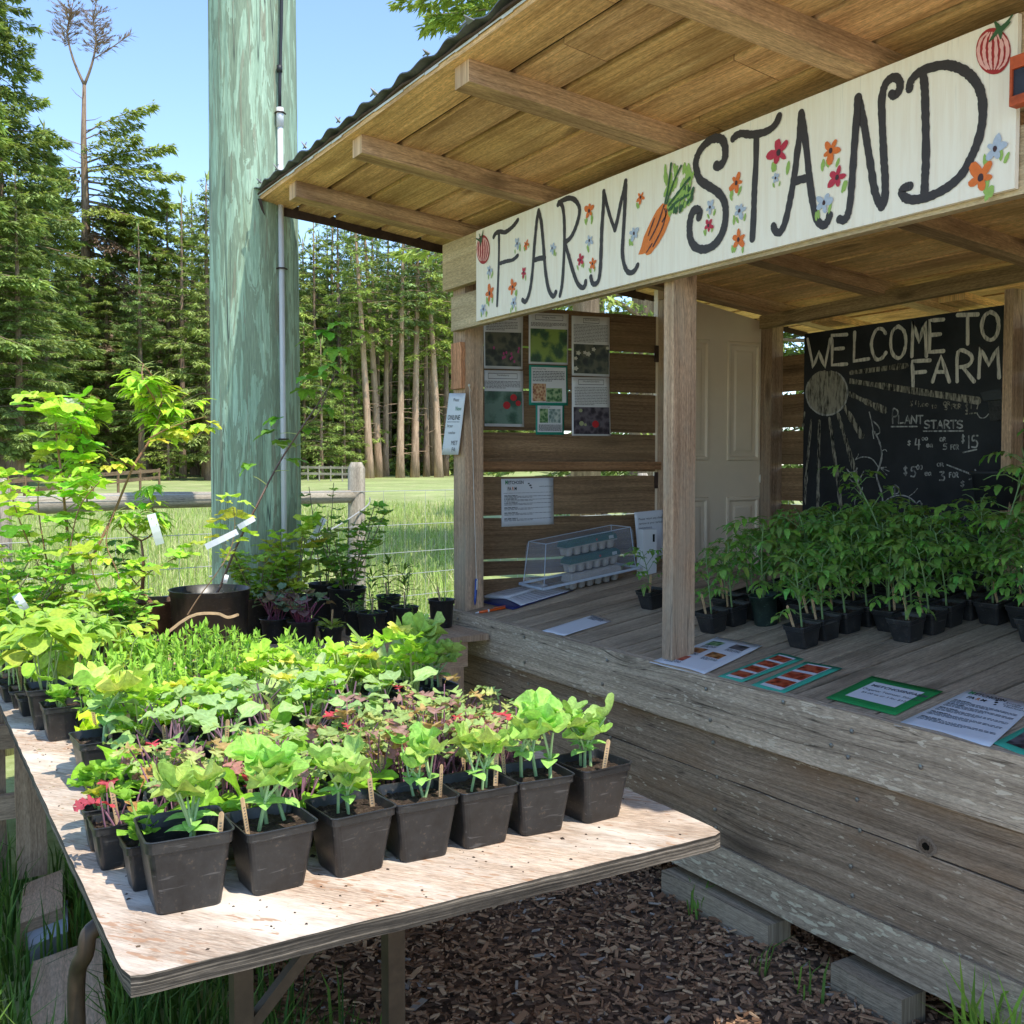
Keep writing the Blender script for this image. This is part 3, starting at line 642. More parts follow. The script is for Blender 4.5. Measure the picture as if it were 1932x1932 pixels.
pc = {k: plain(k + '_sign_paint', c, 0.6, 0.3, 0.14, 90) for k, c in dict(orange=(0.72, 0.17, 0.035), red=(0.50, 0.035, 0.07), blue=(0.43, 0.49, 0.60), green=(0.30, 0.46, 0.11), darkgreen=(0.045, 0.11, 0.045), pink=(0.80, 0.42, 0.38), carrot=(0.74, 0.20, 0.04), eye=(0.06, 0.03, 0.035), tomato=(0.38, 0.03, 0.03)).items()}
def blob(mb, c, ex, ez, rx, rz, ang=0, n=9, mat=0, lift=0.0, rnd=rs_):
    ps = []
    for k in range(n):
        a = 2 * math.pi * k / n; q = rnd.uniform(0.88, 1.1)
        lx, lz = rx * math.cos(a) * q, rz * math.sin(a) * q
        ps.append(c + ex * (lx * math.cos(ang) - lz * math.sin(ang)) + ez * (lx * math.sin(ang) + lz * math.cos(ang)) + V((0, -lift, 0)))
    mb.poly(ps, None, mat)
EX, EZ = V((1, 0, 0)), V((0, 0, 1))
fl = [(cA, *t) for t in ((490, 900, 35, 'blue'), (546, 905, 28, 'orange'), (712, 930, 35, 'blue'), (530, 1082, 30, 'red'), (313, 1070, 35, 'blue'), (315, 1215, 55, 'orange'), (275, 1315, 35, 'blue'), (461, 1175, 42, 'orange'), (467, 1275, 35, 'blue'), (946, 692, 50, 'orange'), (948, 880, 40, 'blue'), (890, 1005, 35, 'red'), (968, 1028, 33, 'orange'), (1273, 607, 40, 'orange'), (1230, 835, 45, 'blue'), (1712, 670, 40, 'blue'), (1703, 785, 45, 'red'), (1880, 515, 60, 'orange'))]
fl += [(cB, *t) for t in ((348, 1175, 45, 'blue'), (343, 1335, 48, 'orange'), (567, 850, 75, 'red'), (550, 993, 32, 'blue'), (858, 840, 60, 'orange'), (893, 988, 60, 'red'), (820, 1130, 55, 'blue'), (1773, 830, 65, 'blue'), (1693, 990, 85, 'orange'))]
for fn, x, y, r, colr in fl:
    c = fn(x, y); rz_ = (fn(x, y - r) - fn(x, y + r)).length / 2 * 1.1
    mb = MB()
    for k in range(rs_.choice((3, 4))):               # leaves first, below the petals
        a = rs_.uniform(-1, 1); side = rs_.choice((-1, 1))
        blob(mb, c + EX * side * rz_ * rs_.uniform(0.35, 1.0) - EZ * rz_ * rs_.uniform(0.55, 1.25), EX, EZ, rz_ * 0.17, rz_ * rs_.uniform(0.35, 0.55), -side * rs_.uniform(0, 0.5), 8, 1, 0.0006 + k * 0.00012)
    np_ = 5; a0 = rs_.uniform(0, 6)
    for k in range(np_):
        a = a0 + 2 * math.pi * k / np_ + rs_.uniform(-0.2, 0.2); l = rz_ * rs_.uniform(0.75, 1.15)
        d_ = EX * math.cos(a) + EZ * math.sin(a)
        blob(mb, c + d_ * l * 0.55, EX, EZ, l * 0.5, l * rs_.uniform(0.24, 0.34), a, 9, 0, 0.0014 + k * 0.00015)
    blob(mb, c, EX, EZ, rz_ * 0.2, rz_ * 0.25, 0, 9, 2, 0.0026)
    part(colr + '_flower', mb, [pc[colr], pc['green'], pc['eye']], sign)
# carrot
mb = MB(); poly = [(1410, 645), (1445, 652), (1462, 690), (1455, 750), (1425, 830), (1385, 900), (1335, 965), (1310, 975), (1300, 962), (1278, 968), (1256, 970), (1275, 920), (1290, 860), (1330, 770), (1372, 690)]
mb.poly([cA(*p) + V((0, -0.0008, 0)) for p in poly], None, 0)
for s_ in ([(1420, 660), (1380, 780), (1330, 880)], [(1440, 680), (1410, 800), (1350, 920)], [(1360, 740), (1320, 850)], [(1345, 900), (1310, 955)], [(1425, 680), (1432, 720), (1410, 760)]):
    ribbon(mb, [p + V((0, -0.0018, 0)) for p in catmull([cA(*q) for q in s_], 5)], 0.006, (0, 1, 0), 3, 0.3, rnd=rs_)
for i in range(46):
    bx, by = rs_.uniform(1425, 1600), rs_.uniform(420, 700)
    if (bx - 1425) * 0.9 + (by - 420) * 0.35 > 175 + 30: continue
    blob(mb, cA(bx, by), EX, EZ, 0.008, 0.022, rs_.uniform(-0.7, 0.3), 7, 1, 0.0006 + i * 0.00003)
for i in range(40):
    t = rs_.random(); bx, by = 1470 + 130 * t + rs_.uniform(-15, 15), 690 - 140 * t + rs_.uniform(-50, 70)
    blob(mb, cA(bx, by), EX, EZ, 0.007, 0.014, rs_.uniform(-0.9, -0.2), 7, rs_.choice((1, 2)), 0.0022 + i * 0.00003)
for s_ in ([(1430, 645), (1450, 540), (1468, 395)], [(1440, 648), (1480, 520), (1530, 410)], [(1450, 660), (1510, 580), (1585, 485)], [(1452, 690), (1500, 640), (1580, 590)]):
    ribbon(mb, [p + V((0, -0.0036, 0)) for p in catmull([cA(*q) for q in s_], 5)], 0.009, (0, 1, 0), 2, 0.3, rnd=rs_)
part('carrot', mb, [pc['carrot'], pc['green'], pc['darkgreen'], pc['eye']], sign)
for fn, cx, cy, rx, ry, stems in ((cA, 272, 938, 42, 92, [[(262, 885), (250, 840)], [(262, 885), (275, 818)], [(262, 885), (230, 868)], [(262, 880), (255, 915)]]), (cB, 1762, 285, 97, 130, [[(1800, 165), (1835, 135), (1872, 85)], [(1800, 165), (1775, 125)], [(1805, 170), (1858, 125)], [(1800, 160), (1765, 205), (1745, 230)], [(1805, 165), (1806, 215)]])):
    mb = MB(); n = 28
    mb.poly([fn(cx + rx * math.cos(2 * math.pi * k / n), cy + ry * math.sin(2 * math.pi * k / n)) + V((0, -0.0008, 0)) for k in range(n)], None, 0)
    for j, q in enumerate((-0.86, -0.55, -0.2, 0.2, 0.55, 0.86)):
        s_ = [(cx + q * rx * math.sin(math.pi * t) * (0.9 + 0.1 * abs(q)), cy - ry * 0.85 * math.cos(math.pi * t)) for t in (0.12, 0.3, 0.5, 0.7, 0.86)]
        ribbon(mb, [p + V((0, -0.0018 - j * 0.0001, 0)) for p in catmull([fn(*t) for t in s_], 5)], 0.0075, (0, 1, 0), 1, 0.25, taper=lambda t: 0.5 + math.sin(math.pi * t) * 0.7, rnd=rs_)
    for j, s_ in enumerate(stems):
        ribbon(mb, [p + V((0, -0.003 - j * 0.0001, 0)) for p in catmull([fn(*t) for t in s_], 4)], 0.012, (0, 1, 0), 2, 0.2, taper=lambda t: 1.2 - 0.8 * t, rnd=rs_)
    part('tomato', mb, [pc['tomato'], pc['pink'], pc['darkgreen']], sign)
# framed dark painting hung at the right end of the sign
fy = 2.29
pl_, pr_ = aty(1905, 130, fy), None
x0_, z1_, z0_ = aty(1905, 130, fy).x, aty(1906, 108, fy).z, aty(1908, 200, fy).z
pt_ = thing('framed_painting', 'dark square painting in red and orange frame at the right end of the sign', 'painting', (x0_ + 0.12, fy, z0_))
redp = plain('red_orange_frame_paint', (0.50, 0.09, 0.03), 0.6, 0.3, 0.4, 25)
darkp = plain('dark_blue_paint', (0.03, 0.035, 0.055), 0.6, 0.3, 0.5, 20)
mb = MB(); hh = z1_ - z0_; s_ = hh
for p, d, wv, L, W_ in (((x0_, fy, z0_), (1, 0, 0), (0, 0, 1), s_, 0.022), ((x0_, fy, z1_ - 0.03), (1, 0, 0), (0, 0, 1), s_, 0.03), ((x0_, fy, z0_ + 0.0225), (0, 0, 1), (1, 0, 0), hh - 0.053, 0.006), ((x0_ + s_ - 0.02, fy, z0_ + 0.0225), (0, 0, 1), (1, 0, 0), hh - 0.053, 0.02)):
    mb.board(p, d, wv, (0, 1, 0), L, W_, 0.03)
part('frame', mb, redp, pt_)
mb = MB(); mb.board((x0_ + 0.0065, fy + 0.006, z0_ + 0.0225), (1, 0, 0), (0, 0, 1), (0, 1, 0), s_ - 0.028, hh - 0.0535, 0.015); part('canvas', mb, darkp, pt_)

# ================================================================== CHALKBOARD
CY = 4.395
c_l, c_r = aty(1518, 630, CY).x, aty(1905, 573, CY).x; c_t = aty(1518, 630, CY).z
cb = thing('chalkboard', 'large black chalkboard reading WELCOME TO FARM with a chalk sun and plant prices', 'chalkboard', ((c_l + c_r) / 2, CY, 0.85))
def chalk_black():
    m, nt, bs = mat_new('dusty_black_chalkboard')
    pos = nd(nt, 'TexCoord').outputs['Object']
    n = nd(nt, 'TexNoise', {'Vector': pos, 'Scale': 3.0, 'Detail': 7.0, 'Roughness': 0.65}).outputs[0]
    c = ramp(nt, n, [(0.35, (0.010, 0.011, 0.013)), (0.7, (0.030, 0.032, 0.036))])
    nt.links.new(c, bs.inputs['Base Color']); bs.inputs['Roughness'].default_value = 0.6; bs.inputs['Specular IOR Level'].default_value = 0.25
    return m
def chalk(name, lo, hi, col, thr):
    m, nt, bs = mat_new(name)
    pos = nd(nt, 'TexCoord').outputs['Object']
    n = nd(nt, 'TexNoise', {'Vector': nd(nt, 'Mapping', {0: pos, 3: (95, 95, 16)}).outputs[0], 'Scale': 1.0, 'Detail': 5.0, 'Roughness': 0.7}).outputs[0]
    c = ramp(nt, n, [(thr - 0.08, lo), (thr + 0.1, hi)])
    nt.links.new(c, bs.inputs['Base Color']); bs.inputs['Roughness'].default_value = 0.95; bs.inputs['Specular IOR Level'].default_value = 0.05
    return m
ck_b = chalk('bold_chalk', (0.24, 0.225, 0.21), (0.66, 0.62, 0.56), None, 0.42)
ck_m = chalk('thin_chalk', (0.08, 0.08, 0.08), (0.42, 0.41, 0.39), None, 0.46)
ck_f = chalk('smudged_chalk', (0.020, 0.020, 0.020), (0.33, 0.30, 0.24), None, 0.50)
mb = MB(); mb.board((c_l, CY, 0.85), (0, 0, 1), (1, 0, 0), (0, 1, 0), c_t - 0.85, c_r - c_l, 0.018, 4, 0.001); part('chalk_surface', mb, chalk_black(), cb)
GL = {
 'A': [[(0, 0), (.5, 1), (1, 0)], [(.2, .38), (.8, .38)]], 'C': [[(1, .85), (.75, 1), (.35, .97), (.05, .65), (.02, .35), (.3, .02), (.7, .03), (1, .22)]],
 'E': [[(1, 1), (0, .97), (.03, .5), (0, 0), (1, .03)], [(.02, .52), (.78, .55)]], 'F': [[(1, 1), (0, .96), (.04, .5), (.05, 0)], [(.04, .52), (.75, .56)]], 'L': [[(.1, 1), (.08, .5), (.05, .02), (1, .1)]],
 'M': [[(.02, 0), (.1, 1), (.5, .4), (.9, 1), (.98, 0)]], 'N': [[(0, 0), (.05, 1), (.95, 0), (1, 1)]], 'O': [[(.5, 1), (.15, .85), (0, .5), (.12, .15), (.5, 0), (.85, .15), (1, .5), (.88, .85), (.5, 1)]],
 'P': [[(.1, 0), (.12, 1), (.75, .95), (.95, .75), (.7, .52), (.12, .48)]], 'R': [[(.05, 0), (.1, 1), (.7, .96), (.9, .76), (.65, .54), (.12, .48)], [(.35, .5), (1, 0)]],
 'S': [[(.95, .9), (.5, 1), (.1, .85), (.12, .62), (.5, .5), (.9, .36), (.9, .12), (.45, 0), (0, .12)]], 'T': [[(0, .98), (1, 1)], [(.5, .98), (.5, 0)]], 'W': [[(0, 1), (.25, 0), (.5, .55), (.75, 0), (1, 1)]],
 '$': [[(.9, .82), (.5, .9), (.12, .75), (.5, .5), (.88, .28), (.5, .1), (.05, .2)], [(.5, 1.05), (.5, -.05)]], '1': [[(.5, 1), (.5, 0)]], '2': [[(0, .8), (.4, 1), (.9, .8), (.6, .4), (0, 0), (1, 0)]], '3': [[(.05, .95), (.8, .95), (.4, .58), (.9, .4), (.8, .08), (0, .05)]],
 '4': [[(.25, 1), (.05, .42), (1, .45)], [(.8, .9), (.75, 0)]], '5': [[(.95, 1), (.2, .97), (.12, .58), (.6, .62), (.95, .35), (.7, .03), (0, .05)]], '7': [[(0, .95), (1, 1), (.5, 0)], [(.3, .5), (.9, .52)]], '0': [[(.5, 1), (.05, .6), (.3, 0), (.85, .1), (.95, .7), (.5, 1)]],
 'e': [[(.05, .55), (.95, .6), (.7, 1), (.2, .9), (.05, .4), (.4, 0), (1, .15)]], 'a': [[(.9, .9), (.4, 1), (.05, .5), (.35, 0), (.85, .5), (.9, 1), (1, 0)]], 'f': [[(.9, .95), (.5, 1), (.4, .5), (.35, -.2)], [(0, .55), (.9, .6)]], 'o': [[(.5, 1), (.05, .5), (.5, 0), (.95, .5), (.5, 1)]], 'r': [[(.1, 1), (.15, 0)], [(.15, .6), (.9, .95)]], '.': [[(.4, 0), (.6, .05)]], 's': [[(.9, .9), (.2, .9), (.2, .6), (.8, .4), (.8, .05), (.1, .05)]]}
def cC(x, y, off=0.0015): return aty(1501.4 + x * .22289, 575 + y * .22289, CY - off)
rc = random.Random(11); kk = 0
def glyphs(mb, items, wid, jit=0.16):
    global kk
    for ch, xl, xr, yt, yb in items:
        for s_ in GL[ch]:
            pts = catmull([cC(xl + (xr - xl) * q[0] + rc.uniform(-1, 1), yb + (yt - yb) * q[1] + rc.uniform(-1, 1), 0.0012 + (kk % 6) * 0.0002) for q in s_], 4 if len(s_) > 3 else 3); kk += 1
            if len(s_) <= 5 and ch not in 'OSC0$':
                pts = [p for p in [cC(xl + (xr - xl) * q[0], yb + (yt - yb) * q[1], 0.0012 + (kk % 6) * 0.0002) for q in s_]]
                pts = [a.lerp(b, t) for a, b in zip(pts[:-1], pts[1:]) for t in (0, 0.33, 0.66)] + [pts[-1]]
            ribbon(mb, pts, wid, (0, 1, 0), 0, jit, rnd=rc)
def word(txt, xl, xr, yt, yb, gap=0.22):
    n = len(txt); w_ = (xr - xl) / (n + (n - 1) * gap)
    return [(c, xl + i * w_ * (1 + gap), xl + i * w_ * (1 + gap) + w_, yt, yb) for i, c in enumerate(txt) if c != ' ']
mb = MB(); glyphs(mb, [('W', 100, 292, 290, 530), ('E', 305, 432, 252, 510), ('L', 485, 618, 235, 482), ('C', 640, 762, 205, 462), ('O', 802, 932, 182, 452), ('M', 980, 1108, 145, 435), ('E', 1132, 1250, 125, 400), ('T', 1370, 1540, 82, 330), ('O', 1575, 1718, 60, 298), ('F', 985, 1135, 470, 690), ('A', 1158, 1300, 435, 650), ('R', 1358, 1508, 400, 648), ('M', 1545, 1725, 360, 615)], 0.0185)
part('chalk_lettering', mb, ck_b, cb)
mb = MB(); glyphs(mb, [('P', 815, 868, 885, 1005)] + word('LANT', 868, 1078, 938, 1005) + word('STARTS', 1088, 1412, 980, 1045) + [('4', 1008, 1052, 1135, 1222), ('$', 1405, 1425, 1102, 1168), ('1', 1450, 1480, 1110, 1212), ('5', 1488, 1542, 1108, 1208), ('3', 1218, 1262, 1412, 1488), ('5', 975, 1015, 1372, 1455), ('$', 915, 942, 1370, 1440)], 0.0078)
glyphs(mb, [('$', 948, 972, 1150, 1190)] + word('00', 1066, 1116, 1122, 1145) + word('ea', 1106, 1158, 1180, 1204) + word('OR', 1220, 1268, 1125, 1154) + [('5', 1248, 1280, 1178, 1224)] + word('FOR', 1312, 1378, 1186, 1224) + word('00', 1022, 1070, 1358, 1392) + word('ea', 1092, 1146, 1418, 1444) + word('OR', 1198, 1248, 1340, 1366) + word('FOR', 1300, 1375, 1420, 1460) + [('$', 1396, 1428, 1492, 1540)], 0.0055)
for a, b in (((805, 1032), (1028, 1030)), ((1080, 1070), (1418, 1068)), ((1418, 1250), (1530, 1225)), ((1280, 1355), (1530, 1452)), ((1518, 1395), (1532, 1450)), ((1465, 1480), (1520, 1458))):
    ribbon(mb, [cC(*a).lerp(cC(*b), t / 5) for t in range(6)], 0.0068, (0, 1, 0), 0, 0.2, rnd=rc)
part('price_lettering', mb, ck_m, cb)
mb = MB(); glyphs(mb, [('$', 965, 988, 808, 862), ('4', 1010, 1044, 812, 862), ('.', 1050, 1062, 840, 860)] + word('00', 1066, 1124, 836, 858) + word('ea', 1146, 1194, 850, 874) + word('OR', 1250, 1304, 820, 850) + [('5', 1262, 1284, 856, 888)] + word('FOR', 1318, 1398, 842, 880) + [('$', 1436, 1464, 838, 905), ('1', 1470, 1500, 798, 880), ('7', 1512, 1556, 795, 880)], 0.0052)
def cD(x, y): return ((x * .33863 + 1277.8 - 1501.4) / .22289, (y * .33863 + 894.5 - 575) / .22289)
def boxD(ch, x0, y0, x1, y1): a = cD(x0, y0); b = cD(x1, y1); return (ch, a[0], b[0], a[1], b[1])
glyphs(mb, [boxD('4', 1355, 165, 1400, 255), boxD('e', 1430, 215, 1460, 245), boxD('s', 1465, 215, 1490, 245), boxD('f', 1540, 195, 1575, 275), boxD('o', 1578, 225, 1605, 255), boxD('r', 1608, 222, 1630, 255), boxD('2', 1645, 205, 1680, 275), boxD('0', 1685, 215, 1718, 275), boxD('T', 1420, 325, 1490, 400), boxD('1', 1380, 330, 1390, 400)], 0.006)
ribbon(mb, [cC(1435, 925).lerp(cC(1535, 915), t / 4) for t in range(5)], 0.006, (0, 1, 0), 0, 0.2, rnd=rc)
part('faded_lettering', mb, ck_f, cb)
mb = MB(); n = 60; ps = []
for k in range(n):
    a = 2 * math.pi * k / n; x, y_ = 262 + 176 * math.cos(a), 742 + 192 * math.sin(a); ps.append((x, max(y_, 552 + rc.uniform(0, 14))))
ctr = (262, 745)
for i in range(n):
    mb.poly([cC(*ctr, 0.001), cC(*ps[(i + 1) % n], 0.001), cC(*ps[i], 0.001)], None, 0)
part('chalk_sun', mb, chalk('sun_hatching_chalk', (0.05, 0.047, 0.04), (0.30, 0.275, 0.225), None, 0.45), cb)
mb = MB()
ribbon(mb, [cC(*q, 0.0016) for q in [(262 + 176 * math.cos(a), 742 + 192 * math.sin(a)) for a in [-1.1 + 0.12 * k for k in range(40)]] if q[1] > 552], 0.010, (0, 1, 0), 1, 0.3, rnd=rc)
for (a, b, wd_) in (((468, 575), (935, 515), 0.030), ((460, 645), (1540, 812), 0.032), ((448, 750), (750, 892), 0.030), ((410, 860), (555, 1105), 0.030), ((358, 925), (495, 1390), 0.026), ((285, 960), (385, 1720), 0.026), ((200, 985), (185, 1720), 0.022), ((130, 975), (70, 1680), 0.02), ((75, 910), (62, 1020), 0.015)):
    ribbon(mb, [cC(*a, 0.0014).lerp(cC(*b, 0.0014), t / 14) for t in range(15)], wd_, (0, 1, 0), 0, 0.3, taper=lambda t: 0.75 + 0.4 * t, rnd=rc)
ribbon(mb, [cC(*a, 0.0018).lerp(cC(*b, 0.0018), t / 4) for (a, b) in (((500, 1400), (540, 1600)),) for t in range(5)], 0.022, (0, 1, 0), 0, 0.3, rnd=rc)
part('chalk_rays', mb, [ck_f, ck_m], cb)
mb = MB()
for s_, wd_ in (([(735, 1780), (735, 1690), (728, 1600), (700, 1510), (682, 1440), (700, 1390), (725, 1300), (722, 1210), (690, 1120), (655, 1062)], 0.010), ([(700, 1375), (645, 1305), (570, 1288), (505, 1310)], 0.006), ([(750, 1672), (800, 1632), (880, 1612), (960, 1630), (1022, 1682)], 0.006), ([(655, 1062), (640, 980), (622, 910)], 0.006), ([(655, 985), (700, 1030), (712, 1080), (680, 1095), (650, 1060), (660, 1130)], 0.006),
                ([(432, 1390), (460, 1420), (500, 1410), (518, 1385)], 0.009), ([(460, 1475), (490, 1505), (530, 1490), (575, 1410)], 0.007), ([(565, 1545), (550, 1590), (510, 1630), (500, 1690), (530, 1740)], 0.006), ([(728, 1240), (755, 1225), (770, 1240)], 0.004), ([(960, 1630), (965, 1700)], 0.004), ([(1022, 1682), (1050, 1660), (1065, 1700), (1040, 1710)], 0.006), ([(505, 1310), (525, 1280), (530, 1262)], 0.004),
                ([(840, 1525), (812, 1570), (830, 1600), (868, 1590), (870, 1550), (840, 1525)], 0.006), ([(840, 1525), (838, 1612)], 0.004), ([(720, 1380), (790, 1410)], 0.004), ([(720, 1385), (770, 1440)], 0.004), ([(722, 1378), (765, 1375)], 0.004), ([(960, 1620), (1000, 1590), (1030, 1555)], 0.004), ([(1535, 920), (1560, 955), (1600, 955), (1632, 925)], 0.005)):
    ribbon(mb, catmull([cC(*q, 0.0022) for q in s_], 5), wd_, (0, 1, 0), 0, 0.25, rnd=rc)
part('chalk_vine', mb, ck_m, cb)
# dark brush and black tub on the right edge of the chalkboard
dk = plain('dark_grey_plastic', (0.03, 0.032, 0.034), 0.5, 0.3, 0.2, 20); bris = plain('grey_bristles', (0.06, 0.06, 0.058), 0.9, 0.1, 0.5, 120)
a, b, c2, d2 = [aty(1501.4 + x * .22289, 575 + y * .22289, CY - 0.05) for x, y in ((1560, 745), (1735, 705), (1750, 800), (1590, 815))]
br = thing('hand_brush', 'dark hand brush hanging beside the chalked price on the chalkboard', 'brush', tuple((a + c2) / 2))
mb = MB(); mb.loft([[p + V((0, 0.045, 0)) for p in (a, b, c2, d2)], [p for p in (a, b, c2, d2)]], cap0=True, cap1=True); part('brush_block', mb, dk, br)
mb = MB()
for i in range(26):
    t = i / 25; p = (d2 + V((0.012, 0, 0))).lerp(c2 + V((0, 0, 0)), t); q = p + V((0.012 + 0.01 * t, 0, -0.085 - 0.01 * rc.random()))
    mb.tube([p + V((0, 0.02, 0)), q + V((0, 0.02, 0))], [0.004, 0.003], 5)
part('bristles', mb, bris, br)
a = aty(1822, 897, CY - 0.14); b = aty(1890, 885, CY - 0.14)
tb = thing('black_tub', 'black plastic tub hung in front of the lower right of the chalkboard', 'tub', (a.x, a.y, a.z - 0.15))
mb = MB(); o_ = (a + b) / 2 + V((0.03, 0.06, 0)); r0 = (b - a).length * 0.62
mb.lathe([(0.0, -0.17), (r0 * 0.75, -0.17), (r0 * 0.98, -0.01), (r0 * 1.06, -0.008), (r0 * 1.06, 0.006), (r0 * 0.98, 0.006), (r0 * 0.95, -0.02), (r0 * 0.7, -0.16), (0, -0.16)], 28, o_); part('tub_body', mb, dk, tb, True)

# ================================================================== POSTERS
paper = plain('white_paper', (0.66, 0.66, 0.68), 0.5, 0.4, usetint=True)
ink = plain('grey_print_ink', (0.09, 0.09, 0.10), 0.8, 0.2, usetint=False)
inkb = plain('black_print_ink', (0.015, 0.015, 0.017), 0.8, 0.2, usetint=False)
grn = plain('green_print_ink', (0.04, 0.22, 0.08), 0.7, 0.3, usetint=False)
org = plain('orange_print_ink', (0.6, 0.2, 0.05), 0.7, 0.3, usetint=False)
teal = plain('teal_card', (0.05, 0.36, 0.24), 0.6, 0.3, 0.05, 5)
teal_d = plain('deep_teal_card', (0.02, 0.25, 0.18), 0.6, 0.3, 0.05, 5)
green_card = plain('bright_green_card', (0.015, 0.22, 0.055), 0.6, 0.3, 0.08, 8)
def photo(name, c1, c2, c3, sc, det=6.0):
    m, nt, bs = mat_new(name)
    pos = nd(nt, 'TexCoord').outputs['Object']
    vo = nd(nt, 'TexVoronoi', {'Vector': pos, 'Scale': sc}); n = nd(nt, 'TexNoise', {'Vector': pos, 'Scale': sc * 0.8, 'Detail': det, 'Roughness': 0.7}).outputs[0]
    k = mth(nt, 'ADD', mth(nt, 'MULTIPLY', vo.outputs['Distance'], 0.5), mth(nt, 'MULTIPLY', n, 0.7))
    nt.links.new(ramp(nt, k, [(0.42, c1), (0.56, c2), (0.70, c3)]), bs.inputs['Base Color'])
    bs.inputs['Roughness'].default_value = 0.3
    return m
ph = dict(dark=photo('dark_plant_photo', (0.004, 0.006, 0.004), (0.02, 0.03, 0.018), (0.10, 0.10, 0.06), 26), nettle=photo('green_leaf_photo', (0.006, 0.035, 0.012), (0.02, 0.09, 0.025), (0.22, 0.33, 0.05), 16),
          berry=photo('berry_leaf_photo', (0.008, 0.03, 0.018), (0.03, 0.09, 0.05), (0.12, 0.2, 0.15), 13), seeds=photo('seed_photo', (0.2, 0.07, 0.03), (0.45, 0.2, 0.09), (0.6, 0.4, 0.22), 70), herb=photo('herb_photo', (0.02, 0.08, 0.02), (0.08, 0.2, 0.06), (0.3, 0.4, 0.2), 60),
          sage=photo('grey_leaf_photo', (0.1, 0.17, 0.15), (0.25, 0.33, 0.31), (0.5, 0.55, 0.5), 45), purple=photo('dark_purple_photo', (0.012, 0.008, 0.016), (0.035, 0.025, 0.04), (0.12, 0.10, 0.12), 30), tomato=photo('red_tomato_photo', (0.10, 0.012, 0.008), (0.38, 0.03, 0.015), (0.5, 0.1, 0.05), 42), tomato2=photo('orange_tomato_photo', (0.05, 0.012, 0.006), (0.3, 0.08, 0.02), (0.5, 0.22, 0.08), 50))
dots = {k: plain(k + '_photo_spot', c, 0.4, 0.4, usetint=False) for k, c in dict(pink=(0.42, 0.04, 0.2), red=(0.45, 0.015, 0.02), white=(0.6, 0.58, 0.5), pale=(0.35, 0.38, 0.2)).items()}
def text_mesh(body, size, align='LEFT', bold=0.0):
    cu = bpy.data.curves.new('t', 'FONT'); cu.body = body; cu.size = size; cu.align_x = align; cu.offset = bold; cu.resolution_u = 2
    ob = bpy.data.objects.new('t', cu); COL.objects.link(ob); bpy.context.view_layer.update()
    me = bpy.data.meshes.new_from_object(ob.evaluated_get(bpy.context.evaluated_depsgraph_get()))
    bpy.data.objects.remove(ob); bpy.data.curves.remove(cu); return me
